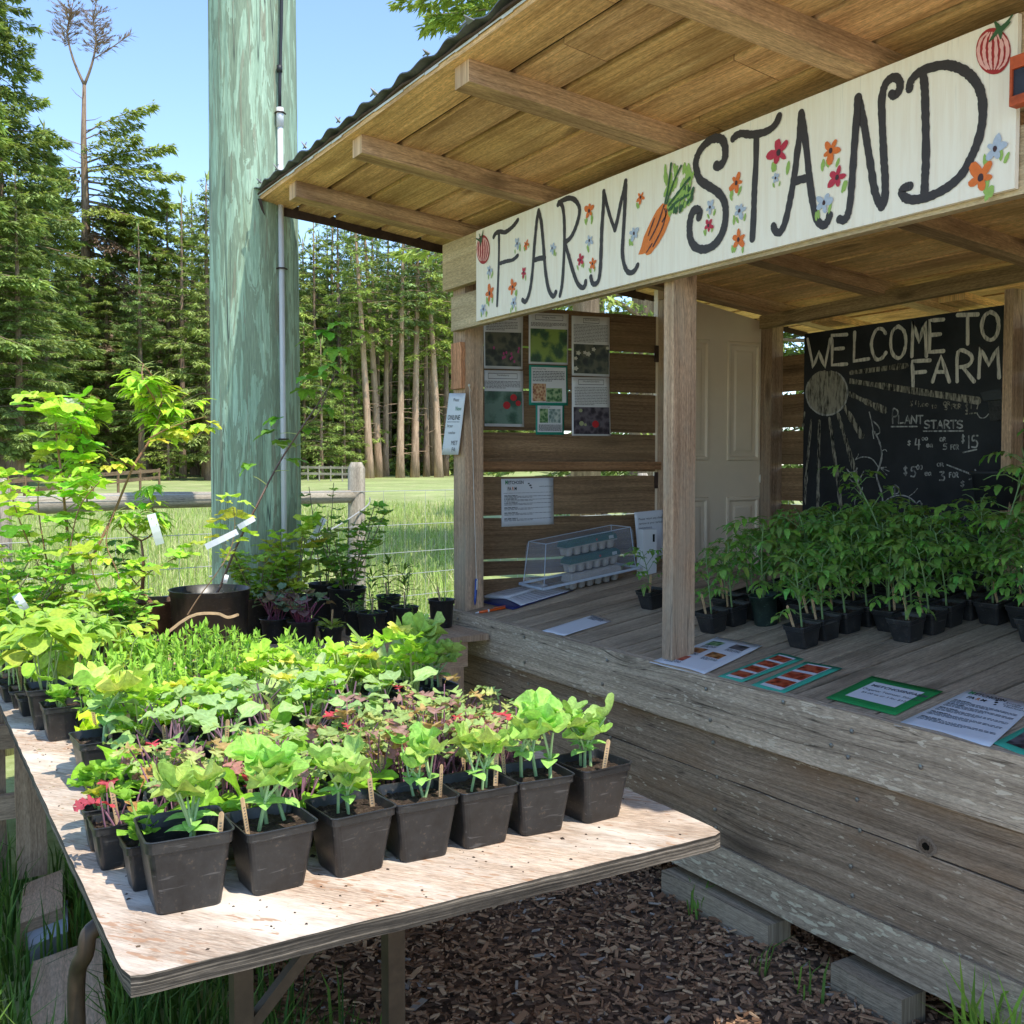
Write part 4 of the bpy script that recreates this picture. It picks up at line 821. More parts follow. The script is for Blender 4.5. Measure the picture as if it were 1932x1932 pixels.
class Sheet:
    """a sheet of paper given by its four corners tl,tr,br,bl in space"""
    def __init__(s, name, label, cat, corners, mat=None, group=None, curl=0.002, thick=0.0008, seed=0):
        s.c = [V(p) for p in corners]; s.n = (s.c[1] - s.c[0]).cross(s.c[3] - s.c[0]).normalized()
        if s.n.dot(CAM - s.c[0]) < 0: s.n = -s.n
        r_ = random.Random(seed); s.ph = [r_.uniform(0, 6) for _ in range(4)]; s.curl = curl
        mb = MB(); N = 8
        for j in range(N + 1):
            for i in range(N + 1): mb.v.append(tuple(s.at(i / N, j / N, 0)))
        for j in range(N):
            for i in range(N):
                a = j * (N + 1) + i; mb.face([a, a + 1, a + N + 2, a + N + 1], [(0, 0)] * 4)
        s.o = mb.build(name, mat or paper, None, True); tag(s.o, label, cat, group)
        md = s.o.modifiers.new('thick', 'SOLIDIFY'); md.thickness = thick; md.offset = 0
    def at(s, x, y, h=0.0):
        p = (s.c[0].lerp(s.c[1], x)).lerp(s.c[3].lerp(s.c[2], x), y)
        return p + s.n * (h + s.curl * (math.sin(x * 4 + s.ph[0]) * math.sin(y * 3.3 + s.ph[1]) * 0.6 + 0.5))
    def rect(s, name, x0, y0, x1, y1, mat, h=0.0012, N=6):
        mb = MB()
        for j in range(N + 1):
            for i in range(N + 1): mb.v.append(tuple(s.at(x0 + (x1 - x0) * i / N, y0 + (y1 - y0) * j / N, h)))
        for j in range(N):
            for i in range(N):
                a = j * (N + 1) + i; mb.face([a, a + 1, a + N + 2, a + N + 1], [(0, 0)] * 4)
        return mb.build(name, mat, s.o)
    def lines(s, x0, x1, ys, hh, mat=None, name='printed_text', h=0.0014, seed=1, last=0.6):
        r_ = random.Random(seed); mb = MB()
        for k, y in enumerate(ys):
            x = x0; xe = x1 if k < len(ys) - 1 else x0 + (x1 - x0) * last
            while x < xe:
                w_ = min(r_.uniform(0.02, 0.085), xe - x); 
                n0 = len(mb.v); mb.v += [tuple(s.at(a, b, h)) for a, b in ((x, y), (x + w_, y), (x + w_, y + hh), (x, y + hh))]
                mb.face([n0, n0 + 1, n0 + 2, n0 + 3], [(0, 0)] * 4); x += w_ + 0.012
        return mb.build(name, mat or ink, s.o)
    def spot(s, mb, x, y, r, asp, h=0.0024, n=10, lob=0):
        ps = [s.at(x + r * math.cos(2 * math.pi * k / n) * (1 + lob * math.cos(5 * 2 * math.pi * k / n)), y + r * asp * math.sin(2 * math.pi * k / n) * (1 + lob * math.cos(5 * 2 * math.pi * k / n)), h) for k in range(n)]
        mb.poly(ps)
    def text(s, body, x, y, size, mat=None, align='LEFT', bold=0.0, name='heading', h=0.0016, xs=1.0):
        """size as a fraction of the sheet's height; (x, y) the baseline start"""
        me = text_mesh(body, 1.0, align, bold); H = (s.c[3] - s.c[0]).length; Wd = (s.c[1] - s.c[0]).length
        for v_ in me.vertices:
            v_.co = s.at(x + v_.co.x * xs * size * H / Wd, y - v_.co.y * size, h)
        me.materials.append(mat or inkb)
        return link(name, me, s.o)
    def box(s, x0, y0, x1, y1, t=0.008, mat=None):
        mb = MB()
        for a, b, c_, d_ in ((x0, y0, x1, y0 + t), (x0, y1 - t, x1, y1), (x0, y0 + t, x0 + t, y1 - t), (x1 - t, y0 + t, x1, y1 - t)):
            mb.poly([s.at(a, b, 0.0015), s.at(c_, b, 0.0015), s.at(c_, d_, 0.0015), s.at(a, d_, 0.0015)])
        mb.build('heading_box', mat or inkb, s.o)
def wP(x, y, off=0.004): return wallp(862.5 + x * .19842, 575 + y * .19842, off)
def wQ(x, y, off=0.004): return wallp(894.5 + x * .19842, 862.5 + y * .19842, off)
GP = 'plant posters pinned on the side wall'
def fr(a, b, n): return [a + (b - a) * i / n for i in range(n)]
p = Sheet('plant_poster', 'white plant poster with a photo of hanging pink flowers, partly behind the sign', 'poster', [wP(250, 85), wP(625, 95), wP(622, 615), wP(255, 605)], group=GP, seed=1)
p.rect('printed_photo', 0.03, 0.33, 0.96, 0.95, ph['dark']); p.lines(0.06, 0.86, fr(0.14, 0.31, 6), 0.010); p.box(0.3, 0.03, 0.82, 0.10)
mb = MB()
for x, y in ((0.5, 0.72), (0.53, 0.78), (0.48, 0.80), (0.7, 0.72), (0.72, 0.78), (0.78, 0.86), (0.68, 0.81), (0.9, 0.62), (0.88, 0.68), (0.57, 0.7), (0.25, 0.62)): p.spot(mb, x, y, 0.025, 1.2)
mb.build('printed_flowers', dots['pink'], p.o)
p = Sheet('plant_poster', 'white plant poster headed Stinging Nettle with a photo of green leaves', 'poster', [wP(680, 72), wP(1058, 88), wP(1052, 572), wP(680, 560)], group=GP, seed=2)
p.rect('printed_photo', 0.04, 0.31, 0.97, 0.96, ph['nettle']); p.lines(0.05, 0.95, fr(0.19, 0.27, 4), 0.010, seed=3); p.box(0.16, 0.04, 0.86, 0.14); p.text('Stinging Nettle', 0.5, 0.10, 0.05, align='CENTER')
p = Sheet('plant_poster', 'white plant poster headed Beach Strawberry with a photo of small white flowers', 'poster', [wP(1088, 103), wP(1448, 120), wP(1447, 685), wP(1090, 672)], group=GP, seed=3)
p.rect('printed_photo', 0.05, 0.47, 0.98, 0.96, ph['dark']); p.lines(0.05, 0.95, fr(0.14, 0.45, 13), 0.009, seed=4); p.box(0.3, 0.035, 0.72, 0.115); p.text('Beach Strawberry', 0.51, 0.072, 0.035, align='CENTER')
mb = MB()
for x, y, r in ((0.17, 0.62, 0.055), (0.34, 0.61, 0.045), (0.43, 0.63, 0.06), (0.57, 0.55, 0.05), (0.1, 0.71, 0.045), (0.1, 0.88, 0.06), (0.94, 0.52, 0.045)): p.spot(mb, x, y, r, 0.62, n=20, lob=0.25)
mb.build('printed_flowers', dots['white'], p.o)
p = Sheet('plant_poster', 'glossy white plant poster headed Thimbleberry with a photo of red berries', 'poster', [wP(258, 622), wP(625, 628), wP(635, 1162), wP(260, 1155)], group=GP, seed=4)
p.rect('printed_photo', 0.0, 0.37, 0.96, 0.95, ph['berry']); p.lines(0.0, 0.92, fr(0.19, 0.33, 6), 0.010, seed=5); p.box(0.09, 0.05, 0.85, 0.15); p.text('Thimbleberry', 0.47, 0.10, 0.045, align='CENTER')
mb = MB()
for x, y, r in ((0.74, 0.48, 0.085), (0.56, 0.62, 0.095), (0.86, 0.58, 0.07)): p.spot(mb, x, y, r, 0.72, n=14)
mb.build('printed_berries', dots['red'], p.o)
p = Sheet('plant_poster', 'poster with a deep teal border, paragraph of text and a brown seed photo', 'poster', [wP(682, 572), wP(1048, 580), wP(1050, 958), wP(682, 955)], teal_d, GP, seed=5)
p.rect('paper_insert', 0.06, 0.05, 0.96, 0.93, paper); p.lines(0.09, 0.92, fr(0.15, 0.42, 7), 0.018, seed=6, h=0.0022); p.text('New Zealand Teas', 0.08, 0.11, 0.05, h=0.0022); p.rect('printed_photo', 0.09, 0.46, 0.43, 0.90, ph['seeds'], 0.0022); p.rect('printed_photo', 0.44, 0.57, 0.85, 0.91, ph['herb'], 0.0022)
p = Sheet('plant_poster', 'small poster with a deep teal border and two leaf photos side by side', 'poster', [wP(745, 950), wP(1018, 953), wP(1015, 1238), wP(748, 1235)], teal_d, GP, seed=6)
p.rect('paper_insert', 0.06, 0.03, 0.93, 0.91, paper); p.text('Common Sage', 0.17, 0.09, 0.06, h=0.0022); p.rect('printed_photo', 0.13, 0.13, 0.43, 0.60, ph['herb'], 0.0022); p.rect('printed_photo', 0.45, 0.14, 0.87, 0.61, ph['sage'], 0.0022); p.lines(0.1, 0.9, fr(0.66, 0.88, 7), 0.018, inkb, seed=7, h=0.0022, last=1)
p = Sheet('plant_poster', 'white plant poster headed Woodland Strawberry with a photo of one red berry', 'poster', [wP(1088, 687), wP(1445, 692), wP(1460, 1248), wP(1092, 1245)], group=GP, seed=7)
p.rect('printed_photo', 0.04, 0.51, 0.97, 0.97, ph['purple']); p.lines(0.07, 0.93, fr(0.17, 0.49, 12), 0.009, seed=8); p.box(0.17, 0.04, 0.85, 0.13); p.text('Woodland Strawberry', 0.51, 0.085, 0.036, align='CENTER')
mb = MB(); p.spot(mb, 0.6, 0.80, 0.09, 0.7); mb.build('printed_berries', dots['red'], p.o)
mb = MB(); p.spot(mb, 0.24, 0.79, 0.06, 0.7); p.spot(mb, 0.34, 0.81, 0.035, 0.7); p.spot(mb, 0.22, 0.57, 0.05, 0.6); mb.build('printed_berries', dots['pale'], p.o)
def farm_head(p, s=1.0, x=0.07, y=0.115, sz=0.10):
    H = (p.c[3] - p.c[0]).length / (p.c[1] - p.c[0]).length; k = sz * H * 0.74; dy = sz * 1.28
    for ch, tx, ty, m_, q in (('M', 0, 0, grn, 1.15), ('ETCHOSIN', 0.98, 0, inkb, 1.0), ('FA', 0.75, dy, inkb, 1.0), ('R', 2.12, dy, org, 1.0), ('M', 2.86, dy, inkb, 1.0)):
        p.text(ch, x + tx * k, y + ty, sz * q, m_, bold=0.02, xs=0.74)
    mb = MB()
    for a, b, r in ((0.52, 0.11, 0.02), (0.55, 0.15, 0.025), (0.57, 0.20, 0.02)): p.spot(mb, a, b, r, 0.7, 0.0016)
    mb.build('printed_emblem', inkb, p.o)
p = Sheet('price_sheet', 'white printed farm notice pinned on the wall below the ledge', 'notice', [wQ(257, 207), wQ(752, 196), wQ(757, 637), wQ(260, 663)], seed=8)
farm_head(p); p.lines(0.04, 0.97, [0.30], 0.006, inkb, last=1, seed=2); p.text('metchosinfarm.ca', 0.72, 0.19, 0.045)
for i, y in enumerate((0.37, 0.44, 0.52, 0.62, 0.73, 0.85)): p.lines(0.05, 0.95, fr(y, y + 0.05, 2), 0.010, seed=20 + i); p.lines(0.05, 0.3, [y - 0.022], 0.013, inkb, last=1, seed=30 + i)
# paper wrapped round the front left post
a = aty(849, 742, 2.385); b = aty(880, 742, 2.385); c_ = aty(865, 858, 2.372); d_ = aty(834, 858, 2.372)
p = Sheet('post_notice', 'curled white ONLINE order notice stapled to the front left post', 'notice', [a, b, c_, d_], curl=0.006, seed=9)
for body, y, sz, mt, al in (('Please visit', 0.13, 0.075, ink, 0.3), ('New', 0.28, 0.1, grn, 0.5), ('ONLINE', 0.43, 0.115, inkb, 0.10), ('for purchase', 0.55, 0.07, ink, 0.15), ('metchosin', 0.66, 0.065, inkb, 0.3)):
    p.text(body[:7 if body != 'ONLINE' else 6], al, y, sz, mt, h=0.0018)
p.text('MET', 0.55, 0.84, 0.10, ink, h=0.0018); p.text('FA', 0.62, 0.95, 0.10, ink, h=0.0018); p.lines(0.10, 0.85, [0.46], 0.008, inkb, last=1)
# white sign behind the egg tub
p = Sheet('carton_return_sign', 'pale white sign about returning cartons leaning behind the clear egg tub', 'notice', [wQ(1522, 525, 0.12), wQ(1800, 498, 0.12), wQ(1815, 960, 0.12), wQ(1560, 990, 0.12)], seed=10)
for i, t in enumerate(('Please return any clean egg', 'cartons at your earliest', 'convenience.', '', '', 'Thank you.', '', 'The farm')): p.text(t, 0.12, 0.17 + i * 0.09, 0.062, inkb)

# ================================================================== THINGS ON THE COUNTER
def dsheet(name, label, cat, pts, mat=None, lift=0.003, **k):
    return Sheet(name, label, cat, [deckp(*q) + V((0, 0, lift)) for q in pts], mat, **k)
def c7(x, y): return (1213.9 + x * .3717, 1022.2 + y * .3717)
def c5(x, y): return (830.6 + x * .26456, 1086.1 + y * .26456)     # crop (1300,1700)
def c2(x, y): return (1405.6 + x * .27249, 1086.1 + y * .27249)    # crop (2200,1700)
p = dsheet('photo_sheet', 'white laminated sheet with five small photos at the foot of the middle post', 'sheet', [c7(375, 490), c7(605, 535), c7(300, 685), c7(30, 620)], curl=0.006, seed=11)
for x0, y0, mt in ((0.12, 0.14, 'herb'), (0.60, 0.12, 'purple'), (0.10, 0.40, 'tomato2'), (0.52, 0.44, 'tomato2'), (0.10, 0.66, 'tomato')): p.rect('printed_photo', x0, y0, x0 + 0.28, y0 + 0.14, ph[mt], N=2); p.lines(x0 + 0.02, x0 + 0.3, fr(y0 + 0.16, y0 + 0.23, 4), 0.008, ink, seed=int(x0 * 99))
for pts, lab, n_, sd_ in (([c2(-40, 575), c2(225, 540), c2(410, 585), c2(-30, 755)], 'teal bordered card with four tomato photos in a row, nearest the middle post', 4, 12), ([c2(420, 600), c2(675, 650), c2(260, 825), c2(40, 768)], 'teal bordered card with three tomato photos in a row beside the bright green card', 3, 13)):
    if n_ == 4: pts = [c7(690, 568), c7(815, 600), c7(500, 720), c7(375, 690)]
    p = dsheet('tomato_card', lab, 'card', pts, teal, seed=sd_, group='teal tomato photo cards on the counter')
    p.rect('paper_insert', 0.16, 0.06, 0.82, 0.93, paper, N=3)
    for i in range(n_):
        y0 = 0.10 + i * 0.83 / n_; p.rect('printed_photo', 0.18, y0, 0.80, y0 + 0.62 / n_, ph['tomato'], 0.0022, N=3)
p = dsheet('green_card', 'bright green card with a small white printed note in its middle', 'card', [c7(1160, 686), c7(1522, 768), c7(1278, 886), c7(925, 800)], green_card, seed=14)
p.rect('paper_insert', 0.15, 0.17, 0.86, 0.80, paper); p.text('METCHOSINFARM', 0.20, 0.33, 0.10, ink, bold=0.02, h=0.0022); p.text('Organic Tomato Starters', 0.17, 0.48, 0.085, ink, h=0.0022); p.text('$5.00 ea or 3 for $12', 0.24, 0.60, 0.075, ink, h=0.0022)
p = dsheet('counter_price_sheet', 'large white printed price sheet lying at the right of the green card', 'notice', [c2(1560, 795), c2(2010, 905), c2(1690, 1200), c2(1030, 1045)], seed=15)
farm_head(p, y=0.10, sz=0.075); p.text('Locally Grown', 0.66, 0.12, 0.045, inkb); p.text('Certified Organic', 0.64, 0.16, 0.045, inkb); p.text('Heirloom', 0.68, 0.20, 0.045, inkb)
for i, y in enumerate((0.29, 0.38, 0.49, 0.60, 0.73)): p.lines(0.06, 0.94, fr(y, y + 0.065, 3), 0.010, seed=40 + i); p.lines(0.06, 0.3, [y - 0.02], 0.012, inkb, last=1, seed=50 + i)
p = dsheet('edge_card', 'teal bordered card with a dark photo cut by the right edge of the picture', 'card', [c2(2010, 1020), c2(2300, 1090), c2(2100, 1330), c2(1715, 1170)], teal, seed=16)
p.rect('printed_photo', 0.14, 0.12, 0.9, 0.86, ph['purple'])
p = dsheet('laminated_slip', 'narrow laminated white slip lying alone on the left counter boards', 'sheet', [c5(1085, 288), c5(1222, 330), c5(885, 440), c5(728, 400)], seed=17, curl=0.004)
p.lines(0.2, 0.8, fr(0.06, 0.2, 4), 0.02, ink)
blue_f = plain('navy_blue_folder', (0.012, 0.02, 0.11), 0.4, 0.5)
p = dsheet('blue_folder', 'navy blue open folder under the papers by the front left post', 'folder', [c5(560, 100), c5(960, 110), c5(520, 248), c5(280, 195)], blue_f, lift=0.004, seed=18)
p = dsheet('order_pad', 'thick pad of white order forms on the navy folder, left page', 'notepad', [c5(600, 48), c5(765, 88), c5(475, 180), c5(312, 168)], lift=0.012, thick=0.012, seed=19); p.lines(0.1, 0.9, fr(0.1, 0.9, 9), 0.012, ink, h=0.0075)
p = dsheet('order_form', 'single white order form lying open on the right of the navy folder', 'paper', [c5(770, 88), c5(925, 120), c5(575, 226), c5(470, 178)], lift=0.008, seed=20); p.lines(0.1, 0.9, fr(0.1, 0.9, 9), 0.010, ink)
# orange pen
orp = plain('orange_pen_plastic', (0.72, 0.11, 0.015), 0.3, 0.5); whp = plain('white_plastic', (0.7, 0.7, 0.7), 0.35, 0.5); blp = plain('blue_pen_plastic', (0.03, 0.07, 0.28), 0.3, 0.5)
a = deckp(*c5(250, 278)) + V((0, 0, 0.008)); b = deckp(*c5(465, 240)) + V((0, 0, 0.008)); u = (b - a).normalized()
pen = thing('orange_pen', 'orange ballpoint pen lying near the front left corner of the counter', 'pen', tuple(a))
mb = MB(); mb.tube([a + u * 0.018, a + u * 0.03, b], [0.0055, 0.0065, 0.006], 10); part('pen_barrel', mb, orp, pen, True)
mb = MB(); mb.tube([a, a + u * 0.018], [0.0015, 0.005], 10); mb.tube([a + u * 0.062, a + u * 0.07], [0.0075, 0.0075], 10); part('pen_tip', mb, whp, pen, True)
mb = MB(); mb.bar(a + u * 0.09 + V((0, 0, 0.009)), b + V((0, 0, 0.010)), 0.004, 0.0025); part('pen_clip', mb, orp, pen)
# blue pen on a string from the post
xw = FPx[1] + 0.012
a = atx(885, 727, xw); b = atx(899, 1090, xw + 0.02)
pen = thing('hanging_pen', 'blue pen hanging on a white string from the front left post', 'pen', tuple(b))
tp, bt = atx(899, 1092, xw + 0.02), atx(896, 1142, xw + 0.025)
mb = MB(); mb.tube([tp, tp.lerp(bt, 0.85), bt], [0.007, 0.0065, 0.002], 10); part('pen_barrel', mb, blp, pen, True)
mb = MB(); mb.bar(tp + V((0.008, 0, 0)), tp.lerp(bt, 0.4) + V((0.009, 0, 0)), 0.003, 0.004, (1, 0, 0)); part('pen_clip', mb, whp, pen)
strm = plain('white_string', (0.62, 0.58, 0.5), 0.9, 0.1)
mb = MB(); mb.tube(catmull([a, a.lerp(tp, 0.3) + V((0, 0.006, 0)), a.lerp(tp, 0.7) + V((0, 0.002, 0)), tp], 4), 0.0016, 5)
mb.tube(catmull([tp, tp + V((0, -0.004, -0.06)), deckp(885, 1130) + V((0, 0, 0.006)), deckp(868, 1143) + V((0, 0, 0.004))], 5), 0.0013, 5)
mb.lathe([(0.0, -0.008), (0.006, -0.004), (0.006, 0.004), (0, 0.008)], 8, a); mb.tube([a, a + V((0, 0.012, -0.03))], 0.0013, 4); part('string', mb, strm, pen)
# clear tub with egg cartons
clear, cnt, cbs = mat_new('clear_plastic_tub')
cbs.inputs['Base Color'].default_value = (0.72, 0.8, 0.92, 1); cbs.inputs['Roughness'].default_value = 0.12; cbs.inputs['Alpha'].default_value = 0.12; cbs.inputs['Specular IOR Level'].default_value = 0.7
pulp = plain('grey_egg_pulp', (0.36, 0.32, 0.28), 0.95, 0.1, 0.15, 60, 0, 0.3); eglab = plain('dark_teal_carton_label', (0.014, 0.085, 0.072), 0.6, 0.3, 0.1, 20)
def eQ(x, y, off): return wallp(894.5 + x * .19842, 862.5 + y * .19842, off)
OFF = 0.16                                             # front of the cartons, out from the end wall
e0 = eQ(920, 1200, OFF + 0.13); e1 = eQ(1570, 1010, OFF + 0.13)
LA = V((e1.x - e0.x, e1.y - e0.y, 0)); LA.normalize(); PA = V((LA.y, -LA.x, 0))     # along, and towards the camera
if PA.dot(CAM - e0) < 0: PA = -PA
base0 = V((e0.x, e0.y, deckz(e0.y) + 0.004)); tilt = V((LA.x, LA.y, DS * LA.y)).normalized()
def carton(name, o, label, green):
    t = thing(name, label, 'egg carton', tuple(o), 'egg cartons in the clear tub')
    L, D, H = 0.30, 0.11, 0.04
    mb = MB()
    for i in range(6):
        for j in range(2):
            c = o + tilt * (0.028 + i * 0.049) - PA * (0.028 + j * 0.05); n = 10
            rings = [[c + (tilt * math.cos(2 * math.pi * k / n) + PA * math.sin(2 * math.pi * k / n)) * r + V((0, 0, z)) for k in range(n)] for r, z in ((0.014, 0.0), (0.018, 0.004), (0.0245, 0.038))]
            mb.loft(rings, cap0=True)
    mb.board(o + V((0, 0, 0.038)), tilt, -PA, (0, 0, 1), 0.30, 0.106, 0.006); part('egg_tray', mb, pulp, t)
    a0 = o + V((0, 0, 0.0455)); rings = []
    for s_, dz, ins in ((0, 0.0, 0.0), (0, 0.022, 0.004), (0, 0.034, 0.018)):
        rings.append([a0 + tilt * ins - PA * ins + V((0, 0, dz)), a0 + tilt * (L - ins) - PA * ins + V((0, 0, dz)), a0 + tilt * (L - ins) - PA * (0.106 - ins) + V((0, 0, dz)), a0 + tilt * ins - PA * (0.106 - ins) + V((0, 0, dz))])
    mb = MB(); mb.loft(rings, cap0=True, cap1=True); part('carton_lid', mb, eglab if green else pulp, t)
    if green:
        def fp(x, z, h=0.0015): return a0 + tilt * (0.01 + x * 0.28) - PA * (z * 0.004) + PA * h + V((0, 0, 0.002 + z * 0.02))
        mb = MB()
        for x in fr(0.86, 0.96, 7): mb.poly([fp(x, 0.1), fp(x + 0.008, 0.1), fp(x + 0.008, 0.9), fp(x, 0.9)])
        part('bar_code', mb, whp, t)
        mb = MB(); mb.poly([fp(0.60 + 0.02 * math.cos(k), 0.55 + 0.3 * math.sin(k)) for k in [0.8 * i for i in range(8)]]); part('carton_mark', mb, dots['red'], t)
        me = text_mesh('Farm Eggs', 1.0)
        for v_ in me.vertices: v_.co = fp(0.14 + v_.co.x * 0.05, 0.35 + v_.co.y * 0.55, 0.002)
        me.materials.append(whp); o_ = link('carton_text', me, t); o_.location = -t.location
    return t
carton('egg_carton', base0, 'plain grey egg carton, bottom of the stack at the tub', False)
carton('egg_carton', base0 + V((0, 0, 0.086)) - PA * 0.004 - tilt * 0.004, 'green labelled egg carton in the middle of the stack in the tub', True)
carton('egg_carton', base0 + V((0, 0, 0.172)) - PA * 0.012 - tilt * 0.02, 'green labelled egg carton on top of the stack in the tub', True)
o = base0 - tilt * 0.16 + PA * 0.012 + V((0, 0, 0.045))
tub = thing('clear_storage_tub', 'upturned clear plastic tub standing over egg cartons by the side wall', 'storage tub', tuple(o))
Lt, Dt, Ht = 0.54, 0.24, 0.215
def tr_(ins, dz): return [o + tilt * ins - PA * ins + V((0, 0, dz)), o + tilt * (Lt - ins) - PA * ins + V((0, 0, dz)), o + tilt * (Lt - ins) - PA * (Dt - ins) + V((0, 0, dz)), o + tilt * ins - PA * (Dt - ins) + V((0, 0, dz))]
mb = MB(); mb.loft([tr_(-0.012, -0.004), tr_(-0.012, 0.010), tr_(0.0, 0.012), tr_(0.006, 0.05), tr_(0.004, 0.055), tr_(0.012, Ht - 0.02), tr_(0.022, Ht)], cap1=True); part('tub_shell', mb, clear, tub)
rimm = plain('frosted_tub_rim', (0.5, 0.55, 0.62), 0.3, 0.5)
mb = MB(); q = tr_(-0.014, 0.0)
for i in range(4): mb.bar(q[i], q[(i + 1) % 4], 0.008, 0.012)
q2 = tr_(0.022, Ht)
for i in range(4): mb.bar(q2[i], q2[(i + 1) % 4], 0.003, 0.003); mb.bar(tr_(0.002, 0.012)[i], q2[i], 0.003, 0.003, (1, 0, 0))
part('tub_rim', mb, rimm, tub)
# white slotted box next to the middle post
a = eQ(1605, 985, 0.30); b = eQ(1735, 985, 0.30); t_ = eQ(1605, 690, 0.30)
wb = thing('white_slotted_box', 'small white slotted box standing behind the lone tomato pot', 'box', tuple(a))
mb = MB(); d1 = (b - a); d1.z = 0; Lb = d1.length; d1.normalize(); pn = V((d1.y, -d1.x, 0))
if pn.dot(CAM - a) < 0: pn = -pn
mb.board(V((a.x, a.y, deckz(a.y))), (0, 0, 1), d1, -pn, t_.z - deckz(a.y), Lb, 0.06); part('box_body', mb, whp, wb)
mb = MB(); mb.board(V((a.x, a.y, t_.z - 0.065)) + d1 * Lb * 0.7 + pn * 0.001, (0, 0, 1), d1, pn, 0.04, 0.012, 0.001); part('slot', mb, inkb, wb)

# ================================================================== PLYWOOD TABLE
TZ, TX0, TX1, TY0, TY1 = 0.74, -4.04, -1.594, 0.284, 1.487
tbl = thing('plywood_table', 'worn plywood sheet table on folding metal legs carrying rows of seedling pots', 'table', ((TX0 + TX1) / 2, (TY0 + TY1) / 2, 0))
mb = MB(); rt = random.Random(4)
nx, ny = 60, 40; th = 0.034
def edge_j(k): return rt.uniform(-0.0012, 0.0012)
def corner(u_, v2):                                     # worn, rounded corners
    x, y = u_, v2; r = 0.028
    for cx, cy, sx_, sy_ in ((TX1, TY0, 1, -1), (TX1, TY1, 1, 1)):
        dx, dy = (x - (cx - sx_ * r)) * sx_, (y - (cy - sy_ * r)) * sy_
        if dx > 0 and dy > 0:
            l = math.hypot(dx, dy)
            if l > r: x, y = cx - sx_ * r + sx_ * dx / l * r, cy - sy_ * r + sy_ * dy / l * r
    return x, y
ej = [[edge_j(k) for k in range(200)] for _ in range(4)]
def surf(z, shrink=0.0, mat=0):
    idx = {}
    for j in range(ny + 1):
        for i in range(nx + 1):
            x, y = TX0 + (TX1 - TX0) * i / nx, TY0 + (TY1 - TY0) * j / ny
            if i == nx: x += ej[0][j] - shrink
            if j == 0: y += ej[1][i] + shrink
            if j == ny: y -= ej[2][i] + shrink
            x, y = corner(x, y)
            idx[i, j] = len(mb.v); mb.v.append((x, y, z))
    return idx
a = surf(TZ); b = surf(TZ - th, 0.004)
for j in range(ny):
    for i in range(nx):
        uvf = lambda i_, j_: (0.3 + (TX1 - TX0) * i_ / nx, 0.2 + (TY1 - TY0) * j_ / ny)
        # the face grain runs across, from the front corner towards the stand
        uvr = [(q[1] * 0.6 + q[0] * 0.8, q[0] * 0.6 - q[1] * 0.8) for q in (uvf(i, j), uvf(i + 1, j), uvf(i + 1, j + 1), uvf(i, j + 1))]
        mb.face([a[i, j], a[i + 1, j], a[i + 1, j + 1], a[i, j + 1]], uvr, 0)
        mb.face([b[i, j], b[i, j + 1], b[i + 1, j + 1], b[i + 1, j]], uvr, 0)
for ring in ([(i, 0) for i in range(nx + 1)], [(nx, j) for j in range(ny + 1)], [(i, ny) for i in range(nx, -1, -1)], [(0, j) for j in range(ny, -1, -1)]):
    for k in range(len(ring) - 1):
        p, q = ring[k], ring[k + 1]; L0, L1 = k * 0.03, (k + 1) * 0.03
        mb.face([b[p], b[q], a[q], a[p]], [(L0, 0), (L1, 0), (L1, th), (L0, th)], 1)
part('table_top', mb, [W['ply'], W['plyedge']], tbl)
steel = plain('brown_painted_steel', (0.055, 0.038, 0.024), 0.5, 0.4, 0.4, 30, 0.2)
f1, f2 = atz(455, 1900, 0.20), None
lx = -1.86
y1_, y2_ = 0.66, 1.06
for px, nm in ((455, 1), (742, 2)):
    q = atx(px, 1880, lx); mb = MB(); mb.board((lx - 0.018, q.y - 0.018, 0.0), (0, 0, 1), (1, 0, 0), (0, 1, 0), TZ - th - 0.002, 0.036, 0.036); part('leg', mb, steel, tbl)
    s_ = 1 if nm == 1 else -1
    p0 = V((lx, q.y + s_ * 0.02, 0.47 if nm == 1 else 0.60)); p1 = V((lx - 0.02, q.y + s_ * (0.26 if nm == 1 else 0.14), TZ - th - 0.008)); mb = MB(); mb.bar(p0, p1, 0.022, 0.022, (1, 0, 0)); part('leg_brace', mb, steel, tbl)
for q in (V((-3.7, 0.55, 0)), V((-3.7, 1.2, 0))):
    mb = MB(); mb.board(q, (0, 0, 1), (1, 0, 0), (0, 1, 0), TZ - th - 0.002, 0.036, 0.036); part('leg', mb, steel, tbl)
# curved tube of a folding leg frame under the left edge
p0 = atx(183, 1748, -1.95); pb_ = atx(148, 1852, -1.98)
mb = MB(); mb.tube(catmull([p0 + V((0, 0.30, 0.02)), p0 + V((0, 0.12, 0.015)), p0, V((p0.x, pb_.y + 0.008, p0.z - 0.045)), V((pb_.x, pb_.y - 0.004, p0.z - 0.12)), V((pb_.x, pb_.y, 0.28)), V((pb_.x, pb_.y, 0.05))], 6), 0.0155, 12); part('leg_tube', mb, steel, tbl, True)

